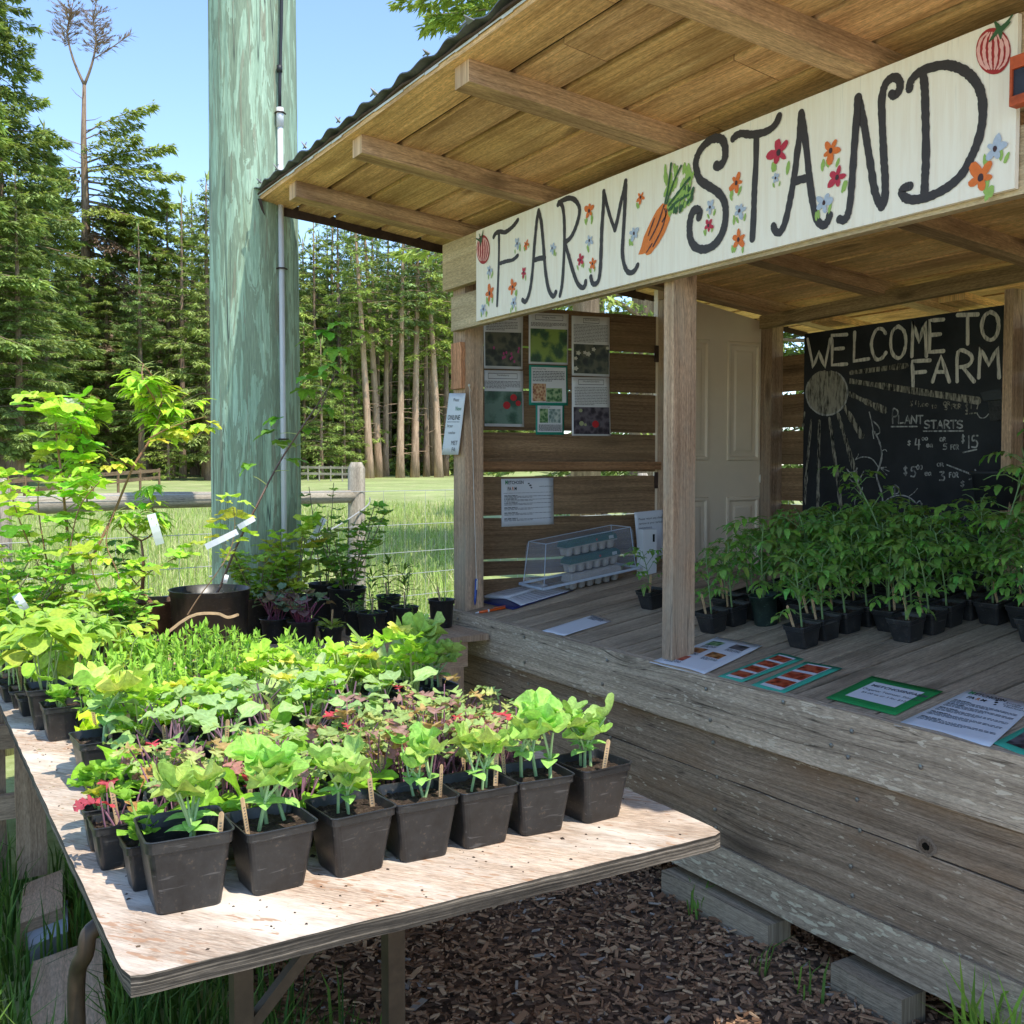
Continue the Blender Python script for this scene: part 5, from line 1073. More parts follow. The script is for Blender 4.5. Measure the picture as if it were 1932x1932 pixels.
# trestle with boards and planks at the left
tb0 = atz(60, 1655, 0.10)
tr2 = thing('wooden_trestle', 'rough wooden trestle of boards standing in the grass under the table left edge', 'trestle', (tb0.x, tb0.y, 0))
a = atx(33, 1650, tb0.x); b = atx(90, 1650, tb0.x)
mb = MB(); mb.board((tb0.x, a.y, 0.10), (0, 0, 1), (0, 1, 0), (-1, 0, 0), 0.60, b.y - a.y, 0.03, 6, 0.002); part('upright_board', mb, W['trestle'], tr2)
a = atx(-45, 1600, tb0.x - 0.25); b = atx(14, 1600, tb0.x - 0.25)
mb = MB(); mb.board((tb0.x - 0.25, a.y, 0.0), (0, 0, 1), (0, 1, 0), (-1, 0, 0), 0.70, b.y - a.y, 0.03, 6, 0.002, 0, (0.9, 0.9, 0.9)); part('upright_board', mb, W['trestle'], tr2)
mb = MB()
for z_, tn in ((0.52, 1.1), (0.27, 1.35)):
    mb.board((tb0.x - 0.14, tb0.y - 0.35, z_), (0, 1, 0.0), (0, 0, 1), (-1, 0, 0), 0.5, 0.085, 0.03, 3, 0.001, 0, (tn, tn * 1.02, tn * 1.05))
part('cross_board', mb, W['trestle'], tr2)
PLQ = []
def plank(name, label, pts, z, h, gr=None, m='fresh', tn=(1, 1, 1)):
    q = [atz(x, y, z) for x, y in pts]; mb = MB(); PLQ.append(q)
    lo = [p - V((0, 0, h)) for p in q]; n0 = len(mb.v); mb.v += [tuple(p) for p in lo + q]
    L = (q[3] - q[0]).length; Wd = (q[1] - q[0]).length
    mb.face([4 + n0, 5 + n0, 6 + n0, 7 + n0], [(0, 0), (0, Wd), (L, Wd), (L, 0)], 0, tn)
    for k in range(4): mb.face([n0 + k, n0 + (k + 1) % 4, n0 + 4 + (k + 1) % 4, n0 + 4 + k], [(0, 0), (Wd, 0), (Wd, h), (0, h)], 0, tuple(x * 0.9 for x in tn))
    return tag(mb.build(name, W[m]), label, 'plank', gr)
plank('ground_plank', 'short pale plank lying in the grass below the wide trestle board', [(32, 1745), (118, 1712), (118, 1640), (45, 1668)], 0.10, 0.09, 'pale planks lying in the grass', 'fresh', (1.35, 1.3, 1.25))
plank('ground_plank', 'long pale plank lying in the grass under the curved metal table leg', [(52, 1990), (205, 1990), (190, 1768), (60, 1815)], 0.07, 0.04, 'pale planks lying in the grass', 'fresh', (1.35, 1.3, 1.25))
water = plain('sky_coloured_water', (0.55, 0.6, 0.66), 0.08, 0.6, usetint=False); tray_m = plain('grey_plastic_tray', (0.3, 0.31, 0.32), 0.5, 0.4)  # sky reflection put into the water's pale base colour
q = [atz(x, y, 0.075) for x, y in ((52, 1790), (128, 1760), (128, 1700), (45, 1735))]
PLQ.append(q); tray = thing('water_tray', 'shallow tray of water reflecting the sky between the two pale planks', 'tray', tuple(q[0]))
mb = MB(); mb.loft([[p - V((0, 0, 0.05)) for p in q], [p + V((0, 0, 0.004)) for p in q]], cap0=True); part('tray_shell', mb, tray_m, tray)
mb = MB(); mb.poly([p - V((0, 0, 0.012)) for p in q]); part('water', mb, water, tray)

# ================================================================== PLANK BENCH
BX0, BX1, BY0, BY1, BZ = -4.98, -4.085, -1.1, 2.34, 0.74
bench = thing('plank_bench', 'low bench of pale planed planks in front of the utility pole, crowded with pots', 'bench', ((BX0 + BX1) / 2, (BY0 + BY1) / 2, 0))
mb = MB(); y = BY0
for k in range(23):
    wd_ = (BY1 - BY0) / 23
    mb.board((BX0 + rt.uniform(-0.01, 0.01), y, BZ - 0.028), (1, 0, 0), (0, 1, 0), (0, 0, 1), BX1 - BX0 + rt.uniform(-0.012, 0.01), wd_ - 0.003, 0.028, 4, 0.0006, 0, g3(rt.uniform(0.88, 1.08)), rnd=rt); y += wd_
part('bench_top', mb, W['fresh'], bench)
for x_ in (BX1 - 0.06, BX0 + 0.02):
    mb = MB(); mb.board((x_, BY0 + 0.05, BZ - 0.03 - 0.115), (0, 1, 0), (0, 0, 1), (1, 0, 0), BY1 - BY0 - 0.15, 0.115, 0.038, 8, 0.001, 0, (0.85, 0.82, 0.8)); part('apron', mb, W['fresh'], bench)
    for y_ in (BY0 + 0.1, 0.7, BY1 - 0.26):
        mb = MB(); mb.board((x_ - 0.0, y_, 0.0), (0, 0, 1), (0, 1, 0), (1, 0, 0), BZ - 0.146, 0.14, 0.038, 4, 0.001, 0, (0.9, 0.86, 0.83)); part('leg', mb, W['fresh'], bench)

# ================================================================== UTILITY POLE
PC = atd(485, 880, 5.31)
pole = thing('utility_pole', 'thick pale green treated utility pole with white conduit beside the stand', 'utility pole', (PC.x, PC.y, 0))
mb = MB(); n = 48; pr_ = random.Random(2)
zs_ = [-0.1, 0.3, 0.7, 1.1, 1.5, 1.9, 2.3, 2.7, 3.1, 3.5, 4.0, 4.6, 5.4, 6.4, 7.6, 9.0]; wob = [pr_.uniform(-0.004, 0.004) for _ in range(n)]
for z in zs_:
    for k in range(n):
        a = 2 * math.pi * k / n; r = 0.222 - 0.0035 * z + wob[k] + 0.003 * math.sin(3 * a + z)
        mb.v.append((PC.x + r * math.cos(a), PC.y + r * math.sin(a), z))
for i in range(len(zs_) - 1):
    for k in range(n):
        k2 = (k + 1) % n; c0, c1 = 1.39 * k / n, 1.39 * (k + 1) / n
        mb.face([i * n + k, i * n + k2, (i + 1) * n + k2, (i + 1) * n + k], [(zs_[i], c0), (zs_[i], c1), (zs_[i + 1], c1), (zs_[i + 1], c0)])
part('pole_shaft', mb, W['pole'], pole, True)
vw = (CAM - PC); vw.z = 0; vw.normalize(); rt_ = V((-vw.y, vw.x, 0)); 
if rt_.dot(RT) < 0: rt_ = -rt_
sdx = 46 / 82 * 0.222; fo = math.sqrt(0.222 ** 2 - sdx ** 2) + 0.014
cpos = lambda z, e=0.0: V((PC.x, PC.y, z)) + rt_ * (sdx - 0.0009 * 0) + vw * (fo - 0.003 * z + e)
cz = CAM.z + (880 - 228) / 1940 * 5.1
pvc = plain('white_pvc_conduit', (0.62, 0.61, 0.59), 0.4, 0.4, 0.06, 10)
mb = MB(); mb.tube([cpos(0.1), cpos(1.5), cpos(cz - 0.09)], 0.0135, 16); mb.tube([cpos(cz - 0.09), cpos(cz)], 0.0175, 16); part('conduit', mb, pvc, pole, True)
cab = plain('black_cable', (0.02, 0.02, 0.022), 0.5, 0.4)
mb = MB(); mb.tube([cpos(cz - 0.01), cpos(cz + 0.1, -0.004), cpos(cz + 0.4, -0.012) + rt_ * 0.01, cpos(cz + 1.2, -0.016) + rt_ * 0.03, cpos(cz + 3, -0.02) + rt_ * 0.05], 0.0085, 8); mb.tube([cpos(cz + 0.17, -0.004), cpos(cz + 0.2, -0.004)], 0.014, 8); part('cable', mb, cab, pole, True)
for py in (237, 518, 830):
    z = CAM.z + (880 - py) / 1940 * 5.1; mb = MB()
    mb.tube([cpos(z, -0.01) - rt_ * 0.026, cpos(z, 0.019) - rt_ * 0.012, cpos(z, 0.019) + rt_ * 0.012, cpos(z, -0.01) + rt_ * 0.026], 0.004, 6); part('conduit_strap', mb, rust, pole)

# ================================================================== FENCES
def fpt(px, D):
    d = ray(px, 880); d.z = 0; d = d / d.dot(FH); return V((CAM.x, CAM.y, 0)) + d * D
FA, FB = fpt(-4, 5.35), fpt(672, 7.0)
fd = (FB - FA); fl_ = fd.length; fd.normalize()
fence = thing('field_fence', 'rustic fence of round posts and rail with strung wire along the grass field', 'fence', tuple(FB))
for k, (p, h_) in enumerate(((FA - fd * fl_, 1.5), (FA, CAM.z - 22 / 1940 * 5.35), (FB, CAM.z + 8 / 1940 * 7.0), (FB + fd * 3.2, 1.45), (FB + fd * 6.6, 1.45))):
    mb = MB(); r = 0.060
    mb.tube([p + V((0, 0, -0.1)), p + V((0, 0, h_ * 0.5)), p + V((0.005, 0, h_ - 0.04)), p + V((0.005, 0, h_))], [r * 1.03, r, r * 0.97, r * 0.62], 16); part('fence_post', mb, W['fence'], fence, True)
za, zb2 = CAM.z - 76 / 1940 * 5.35, CAM.z - 56 / 1940 * 7.0
a = FA + V((0, 0, za)) - fd * 0.02; b = FB + V((0, 0, zb2)) + fd * 0.04
mb = MB(); mb.tube([a, a + fd * 0.05, a.lerp(b, 0.35) + V((0, 0, 0.012)), a.lerp(b, 0.7), b], [0.045, 0.052, 0.05, 0.046, 0.043], 14); mb.tube([a - fd * 0.06, a - fd * fl_], [0.05, 0.05], 14); part('fence_rail', mb, W['fence'], fence, True)
wire = plain('galvanised_wire', (0.5, 0.5, 0.48), 0.4, 0.5, metal=0.3)
mb = MB(); nv = fd.cross(V((0, 0, 1))).normalized() * 0.065
if nv.dot(CAM - FB) < 0: nv = -nv
for py in (927, 993, 1047, 1090, 1133, 1175):
    z = CAM.z - (py - 880) / 1940 * 7.0
    if z > 0.05: mb.tube([FA - fd * fl_ + nv + V((0, 0, z)), FA + nv + V((0, 0, z + 0.01)), FB + nv + V((0, 0, z)), FB + fd * 3.2 + nv + V((0, 0, z - 0.01)), FB + fd * 6.6 + nv + V((0, 0, z))], 0.0022, 4)
for i in range(52):
    q = FA + fd * (i * 0.19 - 1.5) + nv; mb.tube([q + V((0, 0, 0.05)), q + V((0, 0, CAM.z - 47 / 1940 * 7.0 if i > 20 else 1.12))], 0.0013, 4)
part('wire_mesh', mb, wire, fence)
mb = MB(); p = FB + nv * 1.1; mb.tube(catmull([p + V((0, 0, 1.30)) + fd * 0.06, p + V((0, 0, 1.22)), p - fd * 0.5 + V((0, 0, 1.0)), p - fd * 1.15 + V((0, 0, 0.85))], 5), 0.005, 6); part('slack_wire', mb, wire, fence)
# far fences at the wood's edge
def far_fence(name, label, a, b, rails, posts, m, hh=1.2, rr=0.07):
    t = thing(name, label, 'fence', tuple(a)); mb = MB()
    for k in range(posts):
        p = a.lerp(b, k / (posts - 1)); mb.tube([p, p + V((0, 0, hh))], rr, 6)
    part('fence_post', mb, m, t); mb = MB()
    for z in rails: mb.bar(a + V((0, 0, z)), b + V((0, 0, z)), 0.05, 0.13)
    part('fence_rail', mb, m, t)
def fg(px, D): q = fpt(px, D); q.z = gz(q.x, q.y); return q
far_fence('far_rail_fence', 'distant brown rail fence in front of the dark wood at the left', fg(-40, 26), fg(300, 44), (0.5, 0.80), 7, W['wall'], 0.9, 0.05)
far_fence('far_wire_fence', 'distant grey rail fence at the wood edge right of the utility pole', fg(560, 58), fg(668, 56), (0.4, 0.75), 6, W['fence'], 0.85, 0.04)

# ================================================================== TREES
def needle_mat(name, col, trans):
    m, nt, bs = mat_new(name)
    c = mixc(nt, 1.0, col, tint(nt), 'MULTIPLY')
    oi = nd(nt, 'ObjectInfo').outputs['Random']
    c = mixc(nt, 1.0, c, ramp(nt, oi, [(0.0, (0.78, 0.85, 0.95)), (1.0, (1.2, 1.12, 1.0))]), 'MULTIPLY')
    nt.links.new(c, bs.inputs['Base Color']); bs.inputs['Roughness'].default_value = 0.6; bs.inputs['Specular IOR Level'].default_value = 0.25
    tr = nd(nt, 'BsdfTranslucent', {'Color': mixc(nt, 1.0, trans, tint(nt), 'MULTIPLY')})
    mx = nd(nt, 'MixShader', {0: 0.25, 1: bs.outputs[0], 2: tr.outputs[0]})
    nt.links.new(mx.outputs[0], nt.nodes['Material Output'].inputs[0]); return m
needle = needle_mat('fir_needles', (0.31, 0.40, 0.13), (0.50, 0.60, 0.12))
needle_l = needle_mat('light_fir_needles', (0.36, 0.46, 0.11), (0.55, 0.66, 0.12))
dry = needle_mat('dry_brown_twigs', (0.33, 0.24, 0.17), (0.2, 0.14, 0.1))
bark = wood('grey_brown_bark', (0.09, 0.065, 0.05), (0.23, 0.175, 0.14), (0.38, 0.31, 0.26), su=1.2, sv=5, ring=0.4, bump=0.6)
bark_p = wood('pale_pinkish_bark', (0.16, 0.11, 0.085), (0.38, 0.28, 0.22), (0.54, 0.44, 0.37), su=1.0, sv=6, ring=0.4, bump=0.6)  # paler, pinker bark for most of the bare trunks

def spray(mb, p, d, l, wd_, rnd, c, n=3):
    """a small flat tuft of needled twigs"""
    d = d.normalized(); s_ = d.cross(V((0, 0, 1)))
    s_ = s_.normalized() if s_.length > 1e-3 else V((1, 0, 0))
    for k in range(n):
        a = rnd.uniform(-0.75, 0.75); t = (d * math.cos(a) + s_ * math.sin(a) + V((0, 0, rnd.uniform(-0.30, 0.22)))).normalized()
        w_ = t.cross(V((rnd.uniform(-.5, .5), rnd.uniform(-.5, .5), 1))).normalized() * wd_ * rnd.uniform(0.7, 1.2)
        ll = l * rnd.uniform(0.6, 1.1); q = rnd.uniform(0.75, 1.25); cc = (c[0] * q, c[1] * q, c[2] * q)
        b = p + V((rnd.uniform(-1, 1), rnd.uniform(-1, 1), rnd.uniform(-1, 1))) * wd_ * 0.8
        mb.poly([b, b + t * ll * 0.45 + w_, b + t * ll, b + t * ll * 0.5 - w_], None, 0, cc)
def limb(mbt, mbc, base, az, length, rise, droop, rnd, den, ssz, c, mat_stick=True):
    d = V((math.cos(az), math.sin(az), 0)); pts = []
    N = 5
    for i in range(N + 1):
        t = i / N; pts.append(base + d * length * t + V((0, 0, length * (rise * t - droop * t * t + 0.35 * droop * t ** 4))))
    if mat_stick: mbt.tube(pts, [max(0.008, 0.013 * length * (1 - 0.9 * i / N)) for i in range(N + 1)], 4, cap=False)
    sd_ = V((-d.y, d.x, 0)); n = max(4, int(length * den))
    for i in range(n):
        t = 0.16 + 0.86 * rnd.random() ** 0.8; t = min(t, 1.0)
        f = t * N; k = min(int(f), N - 1); p = pts[k].lerp(pts[k + 1], f - k)
        side = rnd.choice((-1, 1)); wid = length * 0.34 * (1.05 - t) * rnd.random() ** 0.7
        q = p + sd_ * side * wid + V((0, 0, -0.16 * wid - rnd.random() * 0.5 * ssz))
        dr = (d * rnd.uniform(0.5, 1.1) + sd_ * side * rnd.uniform(0.2, 0.9) + V((0, 0, rnd.uniform(-0.95, 0.12))))
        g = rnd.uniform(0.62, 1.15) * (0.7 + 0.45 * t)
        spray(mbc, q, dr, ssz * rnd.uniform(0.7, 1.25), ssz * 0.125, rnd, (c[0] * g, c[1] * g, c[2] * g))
def conifer(seed, H, z0, Rmax, den=9, ssz=0.55, pw=0.75, step=0.42, tr=0.28, lean=(0, 0), stubs=0, tint_=(1, 1, 1), top=1.0, gaps=0.12):
    """returns trunk and crown meshes of one fir; crown from z0 up to H"""
    rnd = random.Random(seed); T, Cr = MB(), MB()
    ax = lambda z: V((lean[0] * (z / H) ** 1.3 * H, lean[1] * (z / H) ** 1.3 * H, z))
    zz = [0, H * .08, H * .25, H * .45, H * .65, H * .85, H * top]
    T.tube([ax(z) + V((0, 0, -0.3 if z == 0 else 0)) for z in zz], [tr * (1.25 if z == 0 else (1 - 0.93 * z / H)) + 0.015 for z in zz], 9)
    z = z0; ph_ = rnd.uniform(0, 6)
    while z < H * 0.985:
        f = (H - z) / (H - z0); L = Rmax * (f ** pw) * (1 if f < 0.86 else 0.62 + 2.7 * (1 - f)) 
        n = rnd.choice((3, 4, 4, 5))
        for k in range(n):
            if rnd.random() < gaps: continue
            a = ph_ + k * 2 * math.pi / n + rnd.uniform(-0.5, 0.5); l = max(0.25, L * rnd.uniform(0.55, 1.18))
            g = rnd.uniform(0.8, 1.15)
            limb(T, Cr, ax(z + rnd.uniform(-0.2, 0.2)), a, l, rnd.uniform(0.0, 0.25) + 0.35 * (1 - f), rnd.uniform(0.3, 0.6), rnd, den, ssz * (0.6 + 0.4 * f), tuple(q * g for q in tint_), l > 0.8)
        ph_ += 1.1; z += step * rnd.uniform(0.7, 1.3) * (0.55 + 0.6 * f)
    spray(Cr, ax(H) - V((0, 0, 0.5)), V((0.02, 0, 1)), 1.1, 0.1, rnd, tint_, 3)
    for i in range(stubs):                              # dead branch stubs along the bare bole
        z = rnd.uniform(1.5, z0 + 2); a = rnd.uniform(0, 6.28); l = rnd.uniform(0.3, 1.3); d = V((math.cos(a), math.sin(a), rnd.uniform(-0.25, 0.15)))
        p = ax(z); T.tube([p, p + d * l * 0.6, p + d * l + V((0, 0, -0.1 * l))], [0.03, 0.02, 0.008], 3, cap=False)
    return T, Cr
def tree(name, label, pos, meshes, group, rz, sc=1.0, cat='tree'):
    t = thing(name, label, cat, tuple(pos), group, rz); t.scale = (sc, sc, sc)
    for nm, me in zip(('trunk', 'crown'), meshes): link(nm, me, t)
    return t
def mk(seed, bm=bark, nm=needle, **k):
    T, Cr = conifer(seed, **k); return (T.mesh('trunk', bm, True), Cr.mesh('crown', nm))
big = [mk(101, H=34, z0=2.6, Rmax=6.4, den=32, ssz=0.66, step=0.62, tr=0.55, tint_=(0.95, 1, 0.95), pw=0.62),
       mk(102, H=31, z0=3.2, Rmax=5.8, den=32, ssz=0.64, step=0.6, tr=0.5, tint_=(1.05, 1.02, 0.9), pw=0.62)]
mid = [mk(201, H=20, z0=2.0, Rmax=3.9, den=28, ssz=0.5, step=0.46, tr=0.3), mk(202, H=18, z0=3.0, Rmax=3.6, den=28, ssz=0.5, step=0.46, tr=0.28, tint_=(1.1, 1.05, 0.9)), mk(203, H=21, z0=4.5, Rmax=3.6, den=23, ssz=0.46, step=0.52, tr=0.3, tint_=(0.85, 0.95, 0.95), gaps=0.2)]
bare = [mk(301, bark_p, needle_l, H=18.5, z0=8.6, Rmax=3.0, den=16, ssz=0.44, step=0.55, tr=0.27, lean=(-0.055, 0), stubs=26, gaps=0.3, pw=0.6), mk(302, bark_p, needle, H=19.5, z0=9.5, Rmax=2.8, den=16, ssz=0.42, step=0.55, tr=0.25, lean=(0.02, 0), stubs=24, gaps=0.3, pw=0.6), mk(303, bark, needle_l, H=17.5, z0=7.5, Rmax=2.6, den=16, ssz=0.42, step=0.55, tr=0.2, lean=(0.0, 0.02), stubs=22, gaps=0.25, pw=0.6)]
young = mk(401, bark, needle_l, H=11, z0=0.8, Rmax=2.9, den=20, ssz=0.42, step=0.4, tr=0.16)
rtx = RT                                               # world direction to the right of the picture
yaw_r = math.atan2(RT.y, RT.x)
random.seed(21)
# rank of tall firs at the left
GL_ = 'tall dense firs at the left of the wood'
for px, D, sc, k, lab in ((-150, 46, 1.0, 0, 'huge dark fir mostly cut off by the left edge'), (8, 52, 0.94, 1, 'huge dense fir filling the upper left corner, its top above the picture'), (95, 60, 0.60, 0, 'broad dark fir in front of the dead-topped fir'), (-60, 62, 0.95, 1, 'tall fir half hidden behind the huge fir in the upper left corner'), (205, 64, 0.47, 1, 'shorter dense fir just right of the dead-topped fir'), (40, 47, 0.46, 1, 'low wide fir under the huge fir in the upper left corner')):
    tree('fir_tree', lab, fg(px, D), big[k], GL_, random.uniform(0, 6), sc)
# the fir with a dead, forked, bare top
rnd = random.Random(77); T, Cr, Dr = MB(), MB(), MB(); H = 29.0
T.tube([V((0, 0, -0.3)), V((0, 0, 8)), V((0.15, 0, 16)), V((0.1, 0, 21)), V((0.2, 0, 24.3))], [0.42, 0.36, 0.26, 0.17, 0.11], 9)
LR = V((1, 0, 0))                                       # local x is turned to the picture's right
fork = V((0.2, 0, 24.3))
for pts in ([fork, fork + V((-0.7, 0.1, 1.6)), fork + V((-1.0, 0, 3.2)), fork + V((-0.7, 0, 4.6))], [fork, fork + V((0.5, 0, 1.3)), fork + V((0.75, 0.1, 2.8)), fork + V((0.6, 0, 4.2))]):
    T.tube(catmull(pts, 3), [0.10 - 0.008 * i for i in range(len(catmull(pts, 3)))], 5)
    for i in range(95):
        q = V(pts[-2]).lerp(V(pts[-1]), rnd.uniform(-0.6, 1.0)); a = rnd.uniform(0, 6.28); d = V((math.cos(a), math.sin(a) * 0.8, rnd.uniform(0.0, 1.0))).normalized(); l = rnd.uniform(0.5, 1.5)
        Dr.tube([q, q + d * l * 0.6 + V((0, 0, 0.1)), q + d * l + V((0, 0, 0.05))], [0.025, 0.016, 0.006], 3, cap=False)
        for j in range(3): spray(Dr, q + d * l * rnd.uniform(0.5, 1.0), d + V((0, 0, 0.3)), 0.34, 0.02, rnd, (1, 1, 1), 4)
pts = [fork + V((0.6, 0, 1.6)), fork + V((1.6, 0, 2.2)), fork + V((2.9, 0, 3.1))]
T.tube(catmull(pts, 3), 0.035, 4)
for i in range(34):
    q = V(pts[0]).lerp(V(pts[2]), rnd.random()); spray(Dr, q, V((rnd.uniform(0, 1), 0, rnd.uniform(-.3, 1))), 0.6, 0.025, rnd, (1, 1, 1), 3)
for i in range(30):                                     # short dead stubs below the fork
    z = rnd.uniform(12, 24.5); a = rnd.uniform(0, 6.28); l = rnd.uniform(0.4, 1.8); p = V((0.15, 0, z)); d = V((math.cos(a), math.sin(a), rnd.uniform(-0.2, 0.5)))
    T.tube([p, p + d * l * 0.6, p + d * l + V((0, 0, 0.15))], [0.035, 0.022, 0.008], 3, cap=False)
for z, a, l in [(rnd.uniform(7.5, 17), rnd.uniform(-0.9, 0.9), rnd.uniform(2.5, 5.5)) for _ in range(34)]:   # brown dead boughs on the right side
    Tt = MB(); limb(T, Dr, V((0.1, 0, z)), a, l, 0.1, 0.65, rnd, 20, 0.4, (1, 1, 1))
for z, a, l, rise in ((19.5, 0.05, 5.4, 0.42), (19.0, -0.15, 6.4, 0.12), (16.8, 0.1, 6.2, -0.12), (16.5, -0.5, 5.6, 0.0), (17.6, 0.45, 5.0, 0.1), (21.3, 0.15, 4.2, 0.7), (15.2, 0.25, 5.4, -0.25), (17.5, 2.8, 2.4, 0.1), (18.3, 3.4, 2.0, 0.3), (15.5, 2.9, 3.0, 0.0), (14.5, 0.2, 4.6, -0.1), (18.4, 0.2, 5.6, -0.02), (17.2, -0.25, 5.2, -0.2), (15.8, 0.5, 5.0, -0.05), (20.2, -0.3, 4.0, 0.35), (16.2, 0.0, 6.0, -0.25), (19.2, 3.0, 2.2, 0.2), (16.6, 3.3, 2.8, -0.1)):
    limb(T, Cr, V((0.1, 0, z)), a, l, rise, 0.28, rnd, 44, 0.55, (1.15, 1.1, 0.9)); limb(T, Cr, V((0.1, 0, z - 0.35)), a + 0.12, l * 0.8, rise - 0.1, 0.3, rnd, 40, 0.52, (1.0, 1.02, 0.9))
for i in range(110):
    z = rnd.uniform(1.5, 15.5); a = rnd.uniform(1.2, 5.2) if rnd.random() < 0.75 else rnd.uniform(0, 6.28); limb(T, Cr, V((0.05, 0, z)), a, rnd.uniform(2.2, 4.8) * (1.1 - z / 22), 0.15, 0.45, rnd, 18, 0.5, tuple(q * rnd.uniform(0.8, 1.1) for q in (1, 1, 1)))
dt = thing('fir_tree', 'fir with a bare forked dead top and brown dead boughs against the sky', 'tree', tuple(fg(166, 65)), None, yaw_r)
link('trunk', T.mesh('trunk', bark, True), dt); link('crown', Cr.mesh('crown', needle), dt); link('dead_boughs', Dr.mesh('dead_boughs', dry), dt)
# middle-height firs between the left rank and the pole, and behind the pole
GM = 'middle-height firs along the wood edge'
mids = [(268, 60, 0.70, 2), (322, 66, 0.90, 0), (368, 70, 1.03, 1), (395, 58, 0.82, 0), (445, 66, 0.95, 1), (500, 62, 0.9, 2), (548, 66, 0.86, 0), (600, 72, 0.92, 1), (640, 70, 0.86, 2), (300, 78, 0.95, 1), (240, 80, 0.9, 0), (135, 72, 0.95, 2), (60, 80, 1.0, 0), (5, 75, 1.0, 2), (575, 80, 1.0, 1), (665, 78, 0.95, 0), (705, 80, 1.0, 2), (742, 82, 0.95, 1), (790, 80, 1.0, 0), (835, 78, 0.98, 2), (875, 80, 1.0, 1)]
for i, (px, D, sc, k) in enumerate(sorted(mids)):
    tree('fir_tree', 'middle-height green fir at the wood edge, %s from the left of its kind' % ORD[i], fg(px, D), mid[k], GM, random.uniform(0, 6), sc)
# bare-boled trees right of the pole; local x turned along the picture
GB = 'bare-trunked firs right of the pole'
bares = [(697, 64, 0, 0.98), (714, 66, 0, 1.02), (727, 68, 1, 0.9), (755, 65, 1, 0.98), (783, 66, 1, 1.05), (752, 78, 2, 1.0), (805, 68, 2, 1.0), (816, 72, 1, 0.95), (841, 70, 2, 1.04), (676, 70, 2, 0.98), (595, 66, 2, 0.95), (622, 72, 1, 1.0), (828, 66, 0, 0.96), (866, 68, 1, 1.0), (890, 70, 2, 1.0), (345, 63, 2, 1.0), (388, 66, 1, 0.98), (282, 70, 2, 0.98)]
for i, (px, D, k, sc) in enumerate(sorted(bares)):
    tree('bare_trunk_fir', 'fir with long bare sunlit trunk and high crown, %s of these from left' % ORD[i], fg(px, D), bare[k], GB, yaw_r + (0.0 if k == 0 else random.uniform(-0.5, 0.5)), sc)
GY = 'young bright firs at the wood edge'
for i, (px, D, sc) in enumerate(((318, 57, 0.55), (607, 61, 0.75), (650, 63, 0.62), (665, 66, 0.95), (795, 74, 0.9), (845, 74, 1.0), (770, 76, 1.1), (575, 64, 0.9))):
    tree('young_fir', 'bushy yellow-green young fir at the wood edge, ' + ('lowest of its kind left of the pole' if i == 0 else '%s of those listed rightwards from the pole' % ORD[i - 1]), fg(px, D), young, GY, random.uniform(0, 6), sc)
# second rank deep in the wood: trunks and crowns that close the view
GR = 'shaded firs deep in the wood'
n = 0
for i in range(36):
    px = -60 + i * 30 + random.uniform(-10, 10); D = random.uniform(84, 100)
    tree('shaded_fir', 'dim fir of the second rank deep in the wood, crown lost among its neighbours', fg(px, D), mid[i % 3], GR, random.uniform(0, 6), random.uniform(0.85, 1.1))
GT = 'thin shaded trunks in the wood'
thin = MB(); thin.tube([V((0, 0, -0.3)), V((0, 0, 5)), V((0.05, 0, 12))], [0.19, 0.16, 0.10], 7); rr = random.Random(8)
for i in range(14):
    z = rr.uniform(1, 9); a = rr.uniform(0, 6.28); l = rr.uniform(0.3, 1.0); thin.tube([V((0, 0, z)), V((l * math.cos(a), l * math.sin(a), z - 0.1 * l))], [0.02, 0.006], 3, cap=False)
thin_me = thin.mesh('thin_trunk', bark, True)
for i in range(56):
    px = random.uniform(-20, 900); D = random.uniform(68, 82); p = fg(px, D)
    o = link('thin_tree', thin_me); o.location = p; o.rotation_euler.z = random.uniform(0, 6); o.rotation_euler.x = random.uniform(-0.03, 0.03); o.scale = (random.uniform(0.7, 1.2),) * 2 + (1,)
    tag(o, 'thin grey bare trunk standing in the shade of the wood edge', 'tree', GT)
# dark far wood that reads as one mass behind the ranks
mbw = MB(); rr = random.Random(31)
for i in range(7500):
    px = rr.uniform(-250, 1000); D = rr.uniform(104, 118); p = fpt(px, D); z = gz(p.x, p.y) + rr.random() ** 1.1 * 19
    spray(mbw, V((p.x, p.y, z)), V((rr.uniform(-1, 1), rr.uniform(-1, 1), -0.3)), 2.2, 0.45, rr, g3(rr.uniform(0.45, 0.85)), 3)
tag(mbw.build('far_wood', needle), 'far dark conifer wood closing the view behind the separate trees', 'wood', kind='stuff')
# undergrowth along the wood's edge
mbw = MB()
for i in range(2600):
    px = rr.uniform(-100, 950); D = rr.uniform(70, 84); p = fpt(px, D); z = gz(p.x, p.y) + rr.random() ** 2.2 * 2.6
    spray(mbw, V((p.x, p.y, z)), V((rr.uniform(-1, 1), rr.uniform(-1, 1), 0.4)), 0.7, 0.16, rr, g3(rr.uniform(0.5, 1.0)), 3)
tag(mbw.build('undergrowth', needle_l), 'low green undergrowth under the trees at the wood edge', 'undergrowth', kind='stuff')
